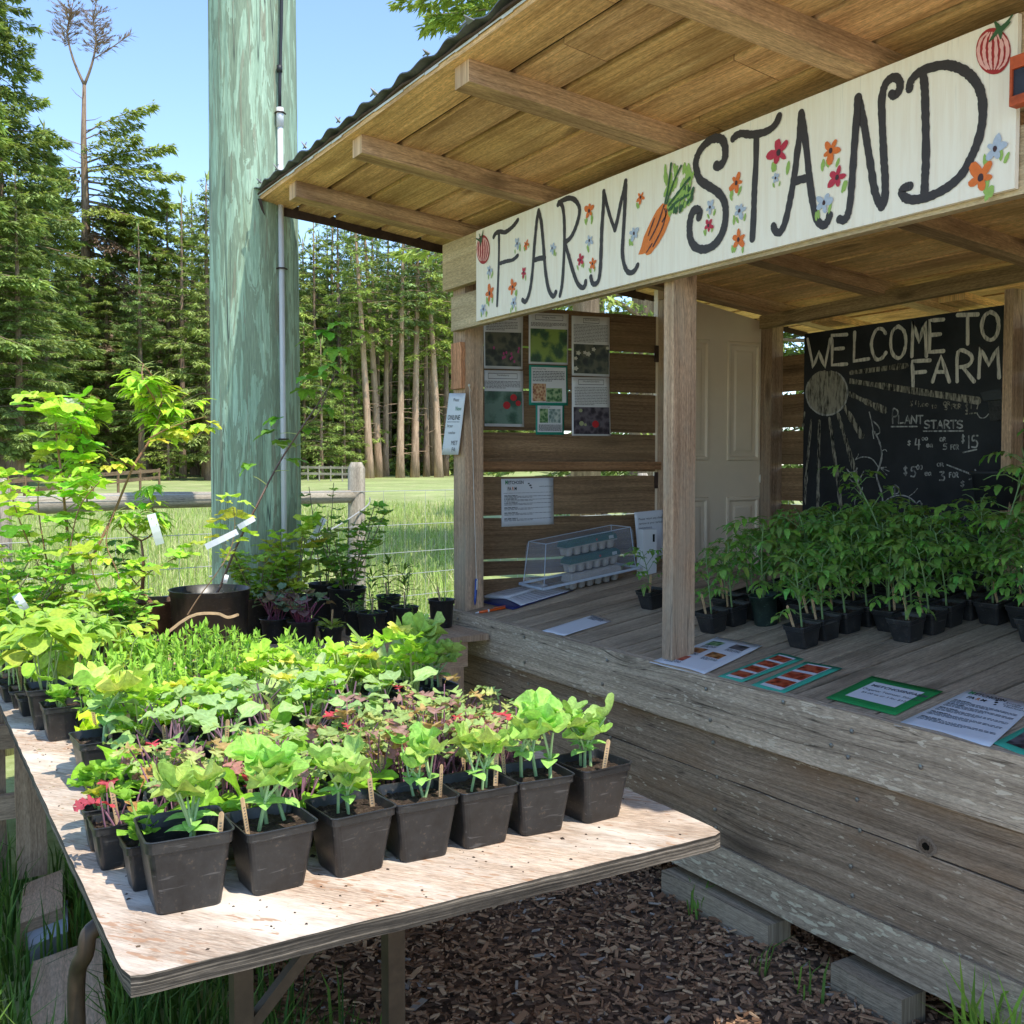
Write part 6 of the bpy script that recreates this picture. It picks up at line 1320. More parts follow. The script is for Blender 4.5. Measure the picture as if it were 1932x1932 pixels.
# trees close behind the stand
near = [mk(501, bark, needle, H=15, z0=1.2, Rmax=4.0, den=40, ssz=0.24, step=0.42, tr=0.24, tint_=(1.1, 1.1, 0.95), pw=0.5, gaps=0.05), mk(502, bark, needle_l, H=13, z0=0.6, Rmax=3.6, den=40, ssz=0.22, step=0.36, tr=0.2, pw=0.5, gaps=0.05)]
GN = 'trees close behind the stand'
for i, (px, D, k, sc) in enumerate(((1215, 15.5, 0, 1.0), (1130, 24, 1, 0.9), (1420, 19, 1, 1.0), (1600, 17, 0, 0.95), (1760, 20, 1, 1.1), (1930, 18, 0, 1.0), (2120, 20, 1, 1.0))):
    tree('backing_tree', 'leafy green tree seen only in gaps behind the stand, %s from the left' % ORD[i - 1] if i else 'tall fir standing nearest behind the stand roof', fpt(px, D), near[k], GN, random.uniform(0, 6), sc)

# the fir whose boughs show above the roof: leafy boughs reach out to the left of it
rnd = random.Random(55); T, Cr = MB(), MB(); Ht = 10.5
T.tube([V((0, 0, -0.2)), V((0, 0, 5)), V((0, 0, Ht))], [0.2, 0.15, 0.03], 8)
for z, a, l in [(7.35, 3.14, 2.3), (7.55, 2.9, 2.1), (7.0, 3.3, 1.9), (7.15, 3.0, 2.0), (7.8, 3.3, 2.3), (8.0, 3.05, 2.0), (8.4, 3.2, 1.8), (7.4, 0.2, 2.0), (7.9, 1.4, 1.8), (8.0, 4.6, 1.8), (8.8, 2.4, 1.5), (8.8, 0.4, 1.4), (6.6, 1.2, 2.0), (6.6, 4.8, 2.0), (9.4, 3.4, 1.1), (9.6, 1.0, 0.9)]:
    limb(T, Cr, V((0, 0, z)), a, l, 0.12, 0.35, rnd, 75, 0.15, (1.05, 1.0, 0.8)); limb(T, Cr, V((0, 0, z - 0.15)), a + 0.2, l * 0.8, 0.05, 0.45, rnd, 75, 0.14, (0.9, 0.95, 0.8), False)
t = thing('backing_tree', 'near tree whose leafy boughs hang above the stand roof against the sky', 'tree', tuple(fpt(1105, 12.6)), GN, yaw_r)
link('trunk', T.mesh('trunk', bark, True), t); link('crown', Cr.mesh('crown', needle_l), t)

# ================================================================== POTTED PLANTS: shared pieces
leaf_s = leaf_material('smooth_vegetable_leaf', (1.95, 1.68, 1.15), (2.15, 1.85, 0.9), 0.6, 0.5, 0.31, 0.25, (2.7, 2.3, 1.7), 0.5, 90)
leaf_m = leaf_material('matte_brassica_leaf', (2.1, 1.8, 1.25), (2.3, 1.95, 1.0), 0.6, 0.58, 0.3, 0.25, (2.7, 2.35, 2.1), 0.5, 110)
leaf_t = leaf_material('tomato_leaf', (1.6, 1.5, 1.1), (1.9, 1.9, 0.8), 0.3, 0.5, 0.3, 0.3, (1.7, 1.6, 1.4), 0.4, 120)
stem_m = plain('green_stem', (1, 1, 1), 0.5, 0.4)
def pot_plastic():
    m, nt, bs = mat_new('black_pot_plastic')
    pos = nd(nt, 'TexCoord').outputs['Object']; oi = nd(nt, 'ObjectInfo').outputs['Random']
    off = nd(nt, 'CombineXYZ', {0: mth(nt, 'MULTIPLY', oi, 37.0), 1: mth(nt, 'MULTIPLY', oi, 11.0)}).outputs[0]
    p2 = nd(nt, 'VectorMath', {0: pos, 1: off}, operation='ADD').outputs[0]
    n = nd(nt, 'TexNoise', {'Vector': p2, 'Scale': 26.0, 'Detail': 6.0, 'Roughness': 0.7}).outputs[0]
    sc = nd(nt, 'TexNoise', {'Vector': nd(nt, 'Mapping', {0: p2, 2: (0.5, 0.4, 0.6), 3: (160, 14, 160)}).outputs[0], 'Scale': 1.0, 'Detail': 2.0}).outputs[0]
    du = nd(nt, 'TexNoise', {'Vector': p2, 'Scale': 140.0, 'Detail': 3.0}).outputs[0]
    z = nd(nt, 'SeparateXYZ', {0: pos}).outputs[2]
    c = ramp(nt, n, [(0.3, (0.013, 0.013, 0.0132)), (0.75, (0.034, 0.0335, 0.0335))])
    c = mixc(nt, ramp(nt, sc, [(0.66, g3(0)), (0.71, g3(0.55))]), c, (0.12, 0.115, 0.11))
    dirt = mth(nt, 'MULTIPLY', ramp(nt, du, [(0.58, g3(0)), (0.66, g3(0.7))]), ramp(nt, n, [(0.48, g3(0)), (0.62, g3(1))]))
    c = mixc(nt, mth(nt, 'MULTIPLY', dirt, 0.6), c, (0.14, 0.10, 0.065))
    c = mixc(nt, 1.0, c, tint(nt), 'MULTIPLY')
    nt.links.new(c, bs.inputs['Base Color'])
    nt.links.new(ramp(nt, n, [(0.3, g3(0.28)), (0.7, g3(0.46))]), bs.inputs['Roughness']); bs.inputs['Specular IOR Level'].default_value = 0.5
    b = nd(nt, 'Bump', {'Height': n, 'Strength': 0.12, 'Distance': 0.003}); nt.links.new(b.outputs[0], bs.inputs['Normal'])
    return m
potm = pot_plastic()
soilm = plain('potting_soil', (0.06, 0.042, 0.03), 0.95, 0.1, 0.75, 260, 0, 0.9)
def rsq(s, r, z, n=4):
    out = []
    for cx, cy, a0 in ((1, 1, 0), (-1, 1, 90), (-1, -1, 180), (1, -1, 270)):
        for k in range(n + 1):
            a = math.radians(a0 + 90 * k / n); out.append((cx * (s / 2 - r) + r * math.cos(a), cy * (s / 2 - r) + r * math.sin(a), z))
    return out
def square_pot(top, bot, h, lip=0.018, fill=0.86):
    r = top * 0.1; mb = MB(); li = top * 0.012 + 0.001; w_ = top - bot
    s_at = lambda z: bot + w_ * z / h
    mb.loft([rsq(bot * 0.96, r, 0.0), rsq(bot, r, 0.004), rsq(s_at(h - lip) - 0.004, r, h - lip), rsq(s_at(h - lip) + 0.003, r, h - lip + 0.002), rsq(top - 0.002, r, h - 0.003), rsq(top + 0.003, r, h - 0.001), rsq(top + 0.002, r, h + 0.001), rsq(top - 0.004, r, h), rsq(s_at(h - lip) - 0.008, r, h - lip), rsq(s_at(h * 0.55) - 0.007, r, h * 0.55)], cap0=True)
    sm = MB(); zs = h * fill; ring = rsq(s_at(zs) - 0.006, r, zs, 4); rnd = random.Random(int(top * 1e4)); n0 = len(sm.v)
    N = 14; S_ = s_at(zs) - 0.007
    for j in range(N + 1):
        for i in range(N + 1): sm.v.append(((i / N - 0.5) * S_, (j / N - 0.5) * S_, zs + rnd.uniform(-0.003, 0.003)))
    for j in range(N):
        for i in range(N):
            a = j * (N + 1) + i; sm.face([a, a + 1, a + N + 2, a + N + 1], [(0, 0)] * 4, 0, g3(rnd.choice((0.6, 0.8, 1, 1, 1.3, 2.6 if rnd.random() < 0.3 else 1))))
    return mb.mesh('pot', potm, False), sm.mesh('soil', soilm), zs
def round_pot(rt_, rb, h, lip=0.02, fill=0.85, c=(1, 1, 1)):
    mb = MB(); l2 = min(lip, h * 0.3); s_at = lambda z: rb + (rt_ - rb) * z / h
    mb.lathe([(0, 0), (rb * 0.97, 0), (rb, 0.004), (s_at(h - l2) - 0.003, h - l2), (s_at(h - l2) + 0.002, h - l2 + 0.001), (rt_ - 0.001, h - 0.004), (rt_ + 0.004, h - 0.002), (rt_ + 0.003, h + 0.001), (rt_ - 0.004, h), (s_at(h * 0.6) - 0.006, h * 0.6)], 30, (0, 0, 0), 0, c)
    sm = MB(); sm.lathe([(0.0001, h * fill + 0.004), ((s_at(h * fill)) * 0.5, h * fill), (s_at(h * fill) - 0.004, h * fill)], 20)
    return mb.mesh('pot', potm, True), sm.mesh('soil', soilm), h * fill
def stick_mesh(L=0.115, wd_=0.0095):
    mb = MB(); n = 8; th_ = 0.0018
    prof = [(0, wd_ / 2), (L - 0.012, wd_ / 2)] + [(L - 0.006 + 0.006 * math.sin(a), wd_ / 2 * max(0.15, math.cos(a))) for a in (0.2, 0.7, 1.1, 1.45)]
    mb.loft([[(x, -th_ / 2, z), (-x, -th_ / 2, z), (-x, th_ / 2, z), (x, th_ / 2, z)] for z, x in prof], cap0=True, cap1=True)
    mb.uv = [[(mb.v[i][2], mb.v[i][0]) for i in f] for f in mb.f]
    me = mb.mesh('plant_tag', W['stick']); me.materials.append(inkb)
    return me
stick_me = stick_mesh()
writing = MB()
for k in range(9): writing.poly([(-0.0022, -0.00125, 0.05 + k * 0.0055), (0.0022 - 0.001 * (k % 2), -0.00125, 0.05 + k * 0.0055), (0.0022, -0.00125, 0.0516 + k * 0.0055), (-0.002, -0.00125, 0.0516 + k * 0.0055)])
writing_me = writing.mesh('tag_writing', ink)
def add_stick(t, x, y, z, rnd, writing_=True, c=None):
    o = link('plant_tag', stick_me, t); o.location = (x, y, z); o.rotation_euler = (rnd.uniform(-0.16, 0.16), rnd.uniform(-0.18, 0.18), math.pi / 2 + rnd.uniform(-0.5, 0.5))
    if writing_: link('tag_writing', writing_me, o)
    return o

# ---- leaves
def frame(d):
    d = d.normalized(); s_ = d.cross(V((0, 0, 1)))
    s_ = s_.normalized() if s_.length > 1e-3 else V((1, 0, 0))
    return d, s_, s_.cross(d).normalized()
def leaf(mb, base, d, L, Wd, prof, c, rnd, n=7, fold=0.25, droop=0.7, ruf=0.0, rf=3.0, cols=2, roll=0.0, mat=0):
    d, s_, u = frame(d)
    if roll: s_, u = s_ * math.cos(roll) + u * math.sin(roll), u * math.cos(roll) - s_ * math.sin(roll)
    ph_ = rnd.uniform(0, 6); p = V(base); n0 = len(mb.v); m = 2 * cols + 1
    for i in range(n + 1):
        t = i / n; w_ = Wd / 2 * prof(t); a = -droop * t
        dd = d * math.cos(a) + u * math.sin(a); uu = u * math.cos(a) - d * math.sin(a)
        if i: p = p + dd * (L / n)
        for k in range(m):
            x = k / cols - 1
            mb.v.append(tuple(p + s_ * (x * w_ * math.cos(fold)) + uu * (abs(x) * w_ * math.sin(fold) + ruf * Wd * x * x * math.sin(rf * 6.28 * t + ph_ + x * 1.7))))
    q = rnd.uniform(0.86, 1.14); c = (c[0] * q, c[1] * q, c[2] * q)
    for i in range(n):
        for k in range(m - 1):
            a = n0 + i * m + k
            mb.face([a, a + 1, a + m + 1, a + m], [(k / (m - 1), i / n), ((k + 1) / (m - 1), i / n), ((k + 1) / (m - 1), (i + 1) / n), (k / (m - 1), (i + 1) / n)], mat, c)
def fan(mb, base, d, R_, rf_, c, rnd, n=26, cup=0.25, ruf=0.06, nr=3, tilt=0.0, mat=0):
    """leaf that spreads round its stalk; rf_(theta) is its outline, theta = 0 along d"""
    d, s_, u = frame(d)
    if tilt: d, u = d * math.cos(tilt) + u * math.sin(tilt), u * math.cos(tilt) - d * math.sin(tilt)
    ph_ = rnd.uniform(0, 6); n0 = len(mb.v); mb.v.append(tuple(base))
    for j in range(1, nr + 1):
        for k in range(n):
            th_ = -math.pi + 2 * math.pi * (k + 0.5) / n; r = R_ * rf_(th_) * j / nr; f = j / nr
            mb.v.append(tuple(V(base) + d * r * math.cos(th_) + s_ * r * math.sin(th_) + u * (cup * R_ * f * f + ruf * R_ * f * f * math.sin(5 * th_ + ph_) + ruf * R_ * f * math.sin(2 * th_ + 2 * ph_))))
    q = rnd.uniform(0.86, 1.14); c = (c[0] * q, c[1] * q, c[2] * q)
    uvp = lambda k, j: (0.5 + 0.5 * math.sin(5 * 2 * math.pi * (k + 0.5) / n / 2) * (j / nr), j / nr)
    for k in range(n - 1):
        mb.face([n0, n0 + 1 + k, n0 + 2 + k], [(0.5, 0), uvp(k, 1), uvp(k + 1, 1)], mat, c)
        for j in range(1, nr):
            a = n0 + 1 + (j - 1) * n + k; mb.face([a, a + n, a + n + 1, a + 1], [uvp(k, j), uvp(k, j + 1), uvp(k + 1, j + 1), uvp(k + 1, j)], mat, c)
P_ov = lambda t: math.sin(math.pi * min(1, t ** 0.72)) ** 0.8 + 0.02
P_ob = lambda t: (0.10 + 0.90 * min(1, max(0, (t - 0.22) / 0.33)) ** 0.8) * (1 - max(0, (t - 0.62) / 0.38) ** 2.2) + 0.01
P_la = lambda t: math.sin(math.pi * t ** 0.8) + 0.03
P_kale = lambda t: (0.07 if t < 0.22 else (0.30 + 0.70 * math.sin(math.pi * min(1, (t - 0.22) / 0.80)) ** 0.7) * (0.62 + 0.50 * math.cos(2 * math.pi * (t * 5.0 + 0.2)))) * (1 if t < 0.97 else 0.5)
P_coll = lambda t: 0.06 if t < 0.28 else (math.sin(math.pi * min(1, (t - 0.26) / 0.76) ** 0.75) ** 0.62) * (0.95 + 0.09 * math.cos(2 * math.pi * t * 9)) + 0.02
P_ser = lambda t: (math.sin(math.pi * min(1, t ** 0.7)) ** 0.85) * (0.9 + 0.16 * math.cos(2 * math.pi * t * 4.5)) + 0.02
P_art = lambda t: (0.25 + 0.75 * math.sin(math.pi * min(1, t ** 0.75)) ** 0.8) * (0.93 + 0.1 * math.cos(2 * math.pi * t * 8)) * (1 - t ** 6) + 0.01
F_sq = lambda a: (0.78 + 0.16 * math.cos(5 * a) + 0.12 * abs(math.cos(2.5 * a))) * (1 - 0.55 * max(0, (abs(a) - 2.5) / 0.64)) * (0.97 + 0.05 * math.cos(17 * a))
F_palm = lambda a: (0.68 + 0.34 * math.cos(5 * a * 0.92) ** 3) * (1 - 0.6 * max(0, (abs(a) - 2.3) / 0.84)) * (0.95 + 0.08 * math.cos(19 * a))
F_cel = lambda a: (0.52 + 0.50 * abs(math.cos(1.5 * a * 1.25))) * (1 - 0.75 * max(0, (abs(a) - 1.3) / 1.84)) * (0.92 + 0.12 * math.cos(15 * a))
F_heart = lambda a: (1.0 - 0.18 * abs(a)) * (1 + 0.25 * math.exp(-a * a * 6)) * (1 if abs(a) < 2.85 else 0.45)
def stalk(mb, a, b, r0, r1, c, bow=0.15, n=4):
    a, b = V(a), V(b); m = a.lerp(b, 0.5) + V((0, 0, (b - a).length * bow))
    pts = [(a * (1 - t) ** 2 + m * 2 * t * (1 - t) + b * t * t) for t in [i / n for i in range(n + 1)]]
    mb.tube(pts, [r0 + (r1 - r0) * i / n for i in range(n + 1)], 5, 0, c, cap=False); return (pts[-1] - pts[-2]).normalized()
def pol(az, el): return V((math.cos(az) * math.cos(el), math.sin(az) * math.cos(el), math.sin(el)))

def p_squash(seed, n=2, col=(0.205, 0.37, 0.115), big=1.0):
    r = random.Random(seed); S_, L = MB(), MB()
    for k in range(n):
        b = V((r.uniform(-0.03, 0.03), r.uniform(-0.03, 0.03), 0)); h = r.uniform(0.035, 0.06); tp = b + V((r.uniform(-0.012, 0.012), r.uniform(-0.012, 0.012), h))
        stalk(S_, b, tp, 0.0042, 0.0036, (0.32, 0.46, 0.2), 0)
        a = r.uniform(0, 3.14)
        for s_ in (0, math.pi): leaf(L, tp, pol(a + s_, 0.45), 0.055 * big, 0.036 * big, P_ov, (0.20, 0.42, 0.13), r, 6, 0.1, 0.9, 0, cols=2)
        for j in range(r.choice((2, 3, 3))):
            az = r.uniform(0, 6.28); q = tp + pol(az, r.uniform(0.75, 1.3)) * r.uniform(0.05, 0.10) * big
            dd = stalk(S_, tp, q, 0.003, 0.0022, (0.36, 0.5, 0.22), 0.1)
            fan(L, q, pol(az + r.uniform(-0.6, 0.6), r.uniform(-0.1, 0.7)), r.uniform(0.038, 0.056) * big, F_sq, tuple(x * r.uniform(0.85, 1.15) for x in col), r, 40, r.uniform(0.1, 0.6), 0.19, 4)
    return S_, L, leaf_m
def p_kale(seed, n=11, hh=0.12, L_=0.066, pal=None, W_=0.046):
    r = random.Random(seed); S_, L = MB(), MB()
    pal = pal or [(0.19, 0.30, 0.13)] * 5 + [(0.26, 0.33, 0.15)] * 2 + [(0.30, 0.24, 0.13), (0.27, 0.15, 0.17), (0.22, 0.15, 0.17)]
    for k in range(n):
        b = V((r.uniform(-0.032, 0.032), r.uniform(-0.032, 0.032), 0)); az = r.uniform(0, 6.28); h = hh * r.uniform(0.45, 1.1)
        q = b + pol(az, r.uniform(0.95, 1.45)) * h; c = r.choice(pal)
        if r.random() < 0.035: c = (0.34, 0.05, 0.085)
        stalk(S_, b, q, 0.0019, 0.0015, (0.28, 0.13, 0.17), 0.05)
        leaf(L, q, pol(az + r.uniform(-0.5, 0.5), r.uniform(0.1, 0.95)), L_ * r.uniform(0.7, 1.15), W_ * r.uniform(0.75, 1.2), P_kale, c, r, 15, 0.25, r.uniform(0.6, 1.5), 0.09, 2.3, cols=2, roll=r.uniform(-0.4, 0.4))
    return S_, L, leaf_m
def p_spinach(seed, n=9, c=(0.15, 0.335, 0.035), L_=0.095, W_=0.055):
    r = random.Random(seed); S_, L = MB(), MB()
    for k in range(n):
        az = 6.28 * k / n + r.uniform(-0.4, 0.4); el = r.uniform(0.35, 1.35)
        leaf(L, V((r.uniform(-0.012, 0.012), r.uniform(-0.012, 0.012), 0)), pol(az, el), L_ * r.uniform(0.7, 1.35), W_ * r.uniform(0.8, 1.2), P_ob, c, r, 9, 0.3, r.uniform(0.3, 1.2), 0.10, 1.6, cols=2, roll=r.uniform(-0.3, 0.3))
    stalk(S_, (0, 0, -0.004), (0, 0, 0.012), 0.005, 0.004, (0.3, 0.4, 0.15))
    return S_, L, leaf_s
def p_collard(seed, n=8, pal=((0.19, 0.33, 0.17), (0.22, 0.37, 0.18), (0.17, 0.31, 0.13)), hh=0.11, L_=0.082, W_=0.06, stc=(0.30, 0.17, 0.22)):
    r = random.Random(seed); S_, L = MB(), MB()
    for k in range(n):
        az = r.uniform(0, 6.28); b = V((r.uniform(-0.028, 0.028), r.uniform(-0.028, 0.028), 0)); q = b + pol(az, r.uniform(0.85, 1.4)) * hh * r.uniform(0.5, 1.15)
        stalk(S_, b, q, 0.0026, 0.002, stc, 0.06)
        leaf(L, q, pol(az, r.uniform(0.15, 1.0)), L_ * r.uniform(0.7, 1.1), W_ * r.uniform(0.75, 1.1), P_coll, r.choice(pal), r, 11, 0.18, r.uniform(0.5, 1.3), 0.07, 2.0, cols=2, roll=r.uniform(-0.4, 0.4))
    return S_, L, leaf_m
def p_celery(seed, n=9, c=(0.235, 0.435, 0.06), hh=0.12):
    r = random.Random(seed); S_, L = MB(), MB()
    for k in range(n):
        az = r.uniform(0, 6.28); b = V((r.uniform(-0.014, 0.014), r.uniform(-0.014, 0.014), 0)); q = b + pol(az, r.uniform(1.0, 1.45)) * hh * r.uniform(0.35, 1.2)
        stalk(S_, b, q, 0.0026, 0.0018, (0.40, 0.52, 0.14), 0.05); cc = c if r.random() < 0.94 else (0.46, 0.52, 0.14)
        for da, l in ((0, 0.036), (1.1, 0.026), (-1.1, 0.026)):
            fan(L, q + pol(az + da, 0.25) * 0.008, pol(az + da, r.uniform(0.0, 0.75)), l * r.uniform(0.8, 1.15), F_cel, cc, r, 22, r.uniform(-0.1, 0.25), 0.10, 2)
    return S_, L, leaf_s
def p_artichoke(seed, n=6, c=(0.30, 0.43, 0.24), L_=0.15):
    r = random.Random(seed); S_, L = MB(), MB()
    for k in range(n):
        az = r.uniform(0, 6.28); leaf(L, V((r.uniform(-0.012, 0.012), r.uniform(-0.012, 0.012), 0.0)), pol(az, r.uniform(0.8, 1.45)), L_ * r.uniform(0.7, 1.2), 0.042 * r.uniform(0.8, 1.3), P_art, c, r, 14, 0.3, r.uniform(0.1, 1.2), 0.04, 3, cols=2, roll=r.uniform(-0.6, 0.6))
    stalk(S_, (0, 0, -0.004), (0, 0, 0.02), 0.006, 0.005, (0.35, 0.45, 0.2))
    return S_, L, leaf_m
def p_lettuce(seed, n=13, c=(0.34, 0.52, 0.05), L_=0.075):
    r = random.Random(seed); S_, L = MB(), MB()
    for k in range(n):
        az = 2.4 * k; leaf(L, V((0, 0, 0)), pol(az, 0.35 + 0.85 * k / n), L_ * r.uniform(0.75, 1.15), 0.062 * r.uniform(0.8, 1.15), P_ob, c, r, 10, 0.25, r.uniform(0.4, 1.0), 0.22, 2.6, cols=2)
    stalk(S_, (0, 0, -0.004), (0, 0, 0.012), 0.005, 0.004, (0.4, 0.5, 0.2))
    return S_, L, leaf_s
def p_pea(seed, n=12, hh=0.13, c=(0.20, 0.385, 0.075)):
    r = random.Random(seed); S_, L = MB(), MB()
    for k in range(n):
        b = V((r.uniform(-0.038, 0.038), r.uniform(-0.038, 0.038), 0)); h = hh * r.uniform(0.7, 1.25); tp = b + V((r.uniform(-0.02, 0.02), r.uniform(-0.02, 0.02), h)); stalk(S_, b, tp, 0.0018, 0.0012, (0.24, 0.40, 0.10), 0)
        for j in range(5):
            q = b.lerp(tp, 0.35 + 0.16 * j); az = r.uniform(0, 6.28); leaf(L, q, pol(az, r.uniform(0.2, 1.25)), r.uniform(0.026, 0.045), r.uniform(0.013, 0.021), P_ov, c, r, 5, 0.35, r.uniform(-0.3, 0.8), 0, cols=1)
        leaf(L, tp, pol(r.uniform(0, 6.28), 1.35), 0.036, 0.013, P_la, tuple(x * 1.2 for x in c), r, 5, 0.5, 0.1, 0, cols=1)
    return S_, L, leaf_s
def p_bean(seed, n=3, c=(0.22, 0.375, 0.06), hh=0.14, big=1.0):
    r = random.Random(seed); S_, L = MB(), MB()
    for k in range(n):
        b = V((r.uniform(-0.03, 0.03), r.uniform(-0.03, 0.03), 0)); tp = b + V((r.uniform(-0.03, 0.03), r.uniform(-0.03, 0.03), hh * r.uniform(0.65, 1.15))); stalk(S_, b, tp, 0.003, 0.0022, (0.33, 0.40, 0.14), 0)
        for j in range(r.choice((3, 4, 5))):
            az = r.uniform(0, 6.28); q = tp + pol(az, r.uniform(-0.1, 0.9)) * r.uniform(0.02, 0.05); stalk(S_, tp, q, 0.0016, 0.0013, (0.3, 0.42, 0.12), 0.1)
            leaf(L, q, pol(az + r.uniform(-0.5, 0.5), r.uniform(-0.5, 0.5)), 0.075 * big * r.uniform(0.6, 1.15), 0.06 * big * r.uniform(0.7, 1.1), P_ov, tuple(x * r.uniform(0.85, 1.2) for x in c), r, 8, 0.2, r.uniform(0.3, 1.1), 0.05, 1.5, cols=2)
    return S_, L, leaf_s
def p_sun(seed, n=4, hh=0.2, c=(0.21, 0.38, 0.10)):
    r = random.Random(seed); S_, L = MB(), MB()
    for k in range(n):
        b = V((r.uniform(-0.035, 0.035), r.uniform(-0.035, 0.035), 0)); h = hh * r.uniform(0.75, 1.15); tp = b + V((r.uniform(-0.02, 0.02), r.uniform(-0.02, 0.02), h)); stalk(S_, b, tp, 0.0032, 0.0026, (0.33, 0.46, 0.16), 0)
        a = r.uniform(0, 6.28)
        for j in range(5): leaf(L, tp - V((0, 0, 0.012 * (j // 2))), pol(a + j * 1.35, r.uniform(0.0, 0.7)), 0.085 * r.uniform(0.7, 1.1), 0.034 * r.uniform(0.8, 1.2), P_la, c, r, 8, 0.25, r.uniform(0.8, 1.7), 0.03, 2, cols=2)
    return S_, L, leaf_s
def p_tomato(seed, hh=0.30, n=None, c=(0.115, 0.24, 0.06), lean=0.1):
    r = random.Random(seed); S_, L = MB(), MB(); a = r.uniform(0, 6.28); N = 6
    pts = [V((lean * hh * math.cos(a) * (i / N) ** 2, lean * hh * math.sin(a) * (i / N) ** 2, hh * i / N)) for i in range(N + 1)]; S_.tube(pts, [0.0042 - 0.0025 * i / N for i in range(N + 1)], 6, 0, (0.17, 0.27, 0.10), cap=False)
    k = n or int(hh / 0.023)
    for j in range(k):
        t = 0.13 + 0.87 * (j + 0.5) / k; p = pts[0].lerp(pts[-1], t); p = pts[min(int(t * N), N - 1)].lerp(pts[min(int(t * N) + 1, N)], t * N - int(t * N)) if t < 1 else pts[-1]
        az = 2.4 * j + r.uniform(-0.5, 0.5); l = (0.145 if t < 0.85 else 0.08) * r.uniform(0.6, 1.2); e = p + pol(az, r.uniform(0.15, 0.75)) * l; m = p.lerp(e, 0.5) + V((0, 0, l * 0.14)); rp = [p, p.lerp(m, 0.6), m, m.lerp(e, 0.6) - V((0, 0, 0.002)), e - V((0, 0, l * 0.10))]
        S_.tube(rp, [0.0018, 0.0016, 0.0014, 0.0011, 0.0008], 4, 0, (0.16, 0.27, 0.09), cap=False)
        for i, (f, sd_) in enumerate(((0.38, 1), (0.38, -1), (0.62, 1), (0.62, -1), (0.84, 1), (0.84, -1), (1.0, 0))):
            q = rp[min(int(f * 4), 3)].lerp(rp[min(int(f * 4) + 1, 4)], f * 4 - int(f * 4)) if f < 1 else rp[-1]
            d = pol(az + sd_ * r.uniform(0.8, 1.25), r.uniform(-0.35, 0.35)); s2 = (0.6, 0.6, 0.95, 0.95, 0.8, 0.8, 1.15)[i]
            leaf(L, q, d, 0.052 * s2 * r.uniform(0.75, 1.25), 0.025 * s2 * r.uniform(0.8, 1.2), P_ser, tuple(x * r.uniform(0.8, 1.25) for x in c), r, 8, 0.2, r.uniform(0.3, 1.4), 0.05, 2, cols=1)
    return S_, L, leaf_t
def p_bush(seed, hh=0.28, ns=5, nl=11, R_=0.034, c=(0.15, 0.30, 0.05), fn=None, spread=0.5, stc=(0.2, 0.14, 0.09)):
    r = random.Random(seed); S_, L = MB(), MB()
    for k in range(ns):
        az = 6.28 * k / ns + r.uniform(-0.5, 0.5); h = hh * r.uniform(0.6, 1.1); b = V((0.02 * math.cos(az), 0.02 * math.sin(az), 0)); e = b + V((math.cos(az) * spread * h, math.sin(az) * spread * h, h)); stalk(S_, b, e, 0.0035, 0.0018, stc, 0.08, 5)
        for j in range(nl):
            q = b.lerp(e, 0.12 + 0.9 * j / nl); a2 = r.uniform(0, 6.28); q2 = q + pol(a2, r.uniform(0.0, 0.8)) * r.uniform(0.025, 0.06); stalk(S_, q, q2, 0.0012, 0.0009, (0.25, 0.34, 0.1), 0.1, 2)
            fan(L, q2, pol(a2, r.uniform(-0.45, 0.35)), R_ * r.uniform(0.65, 1.25), fn or F_palm, tuple(x * r.uniform(0.8, 1.3) for x in c), r, 24, r.uniform(-0.15, 0.25), 0.09, 2)
    return S_, L, leaf_s
def p_lily(seed, hh=0.2, n=40, c=(0.075, 0.15, 0.03)):
    r = random.Random(seed); S_, L = MB(), MB()
    stalk(S_, (0, 0, 0), (r.uniform(-.02, .02), r.uniform(-.02, .02), hh), 0.003, 0.002, (0.15, 0.2, 0.06), 0)
    for j in range(n):
        t = r.uniform(0.05, 1.0); leaf(L, V((0, 0, hh * t)), pol(2.4 * j, r.uniform(0.1, 0.7) + 0.5 * t * t), 0.085 * r.uniform(0.6, 1.2) * (1.15 - 0.4 * t), 0.011, P_la, c, r, 6, 0.4, r.uniform(0.2, 1.2), 0, cols=1)
    return S_, L, leaf_s
def p_chive(seed, c=(0.14, 0.27, 0.06)):
    r = random.Random(seed); S_, L = MB(), MB()
    for (x, y, l, az, el) in ((0, 0, 0.20, 3.7, 1.15), (0.02, 0.01, 0.10, 1.5, 1.5), (0.024, 0.0, 0.075, 0.9, 1.35), (0.012, 0.01, 0.14, 5.6, 1.4), (0.02, -0.01, 0.06, 5.6, 1.2)):
        leaf(L, V((x, y, 0)), pol(az, el), l, 0.007, lambda t: 1 - 0.9 * t ** 2, c, r, 7, 0.6, 0.25, 0, cols=1)
    stalk(S_, (0.01, 0, -0.003), (0.01, 0, 0.02), 0.003, 0.002, (0.3, 0.4, 0.2), 0)
    return S_, L, leaf_s

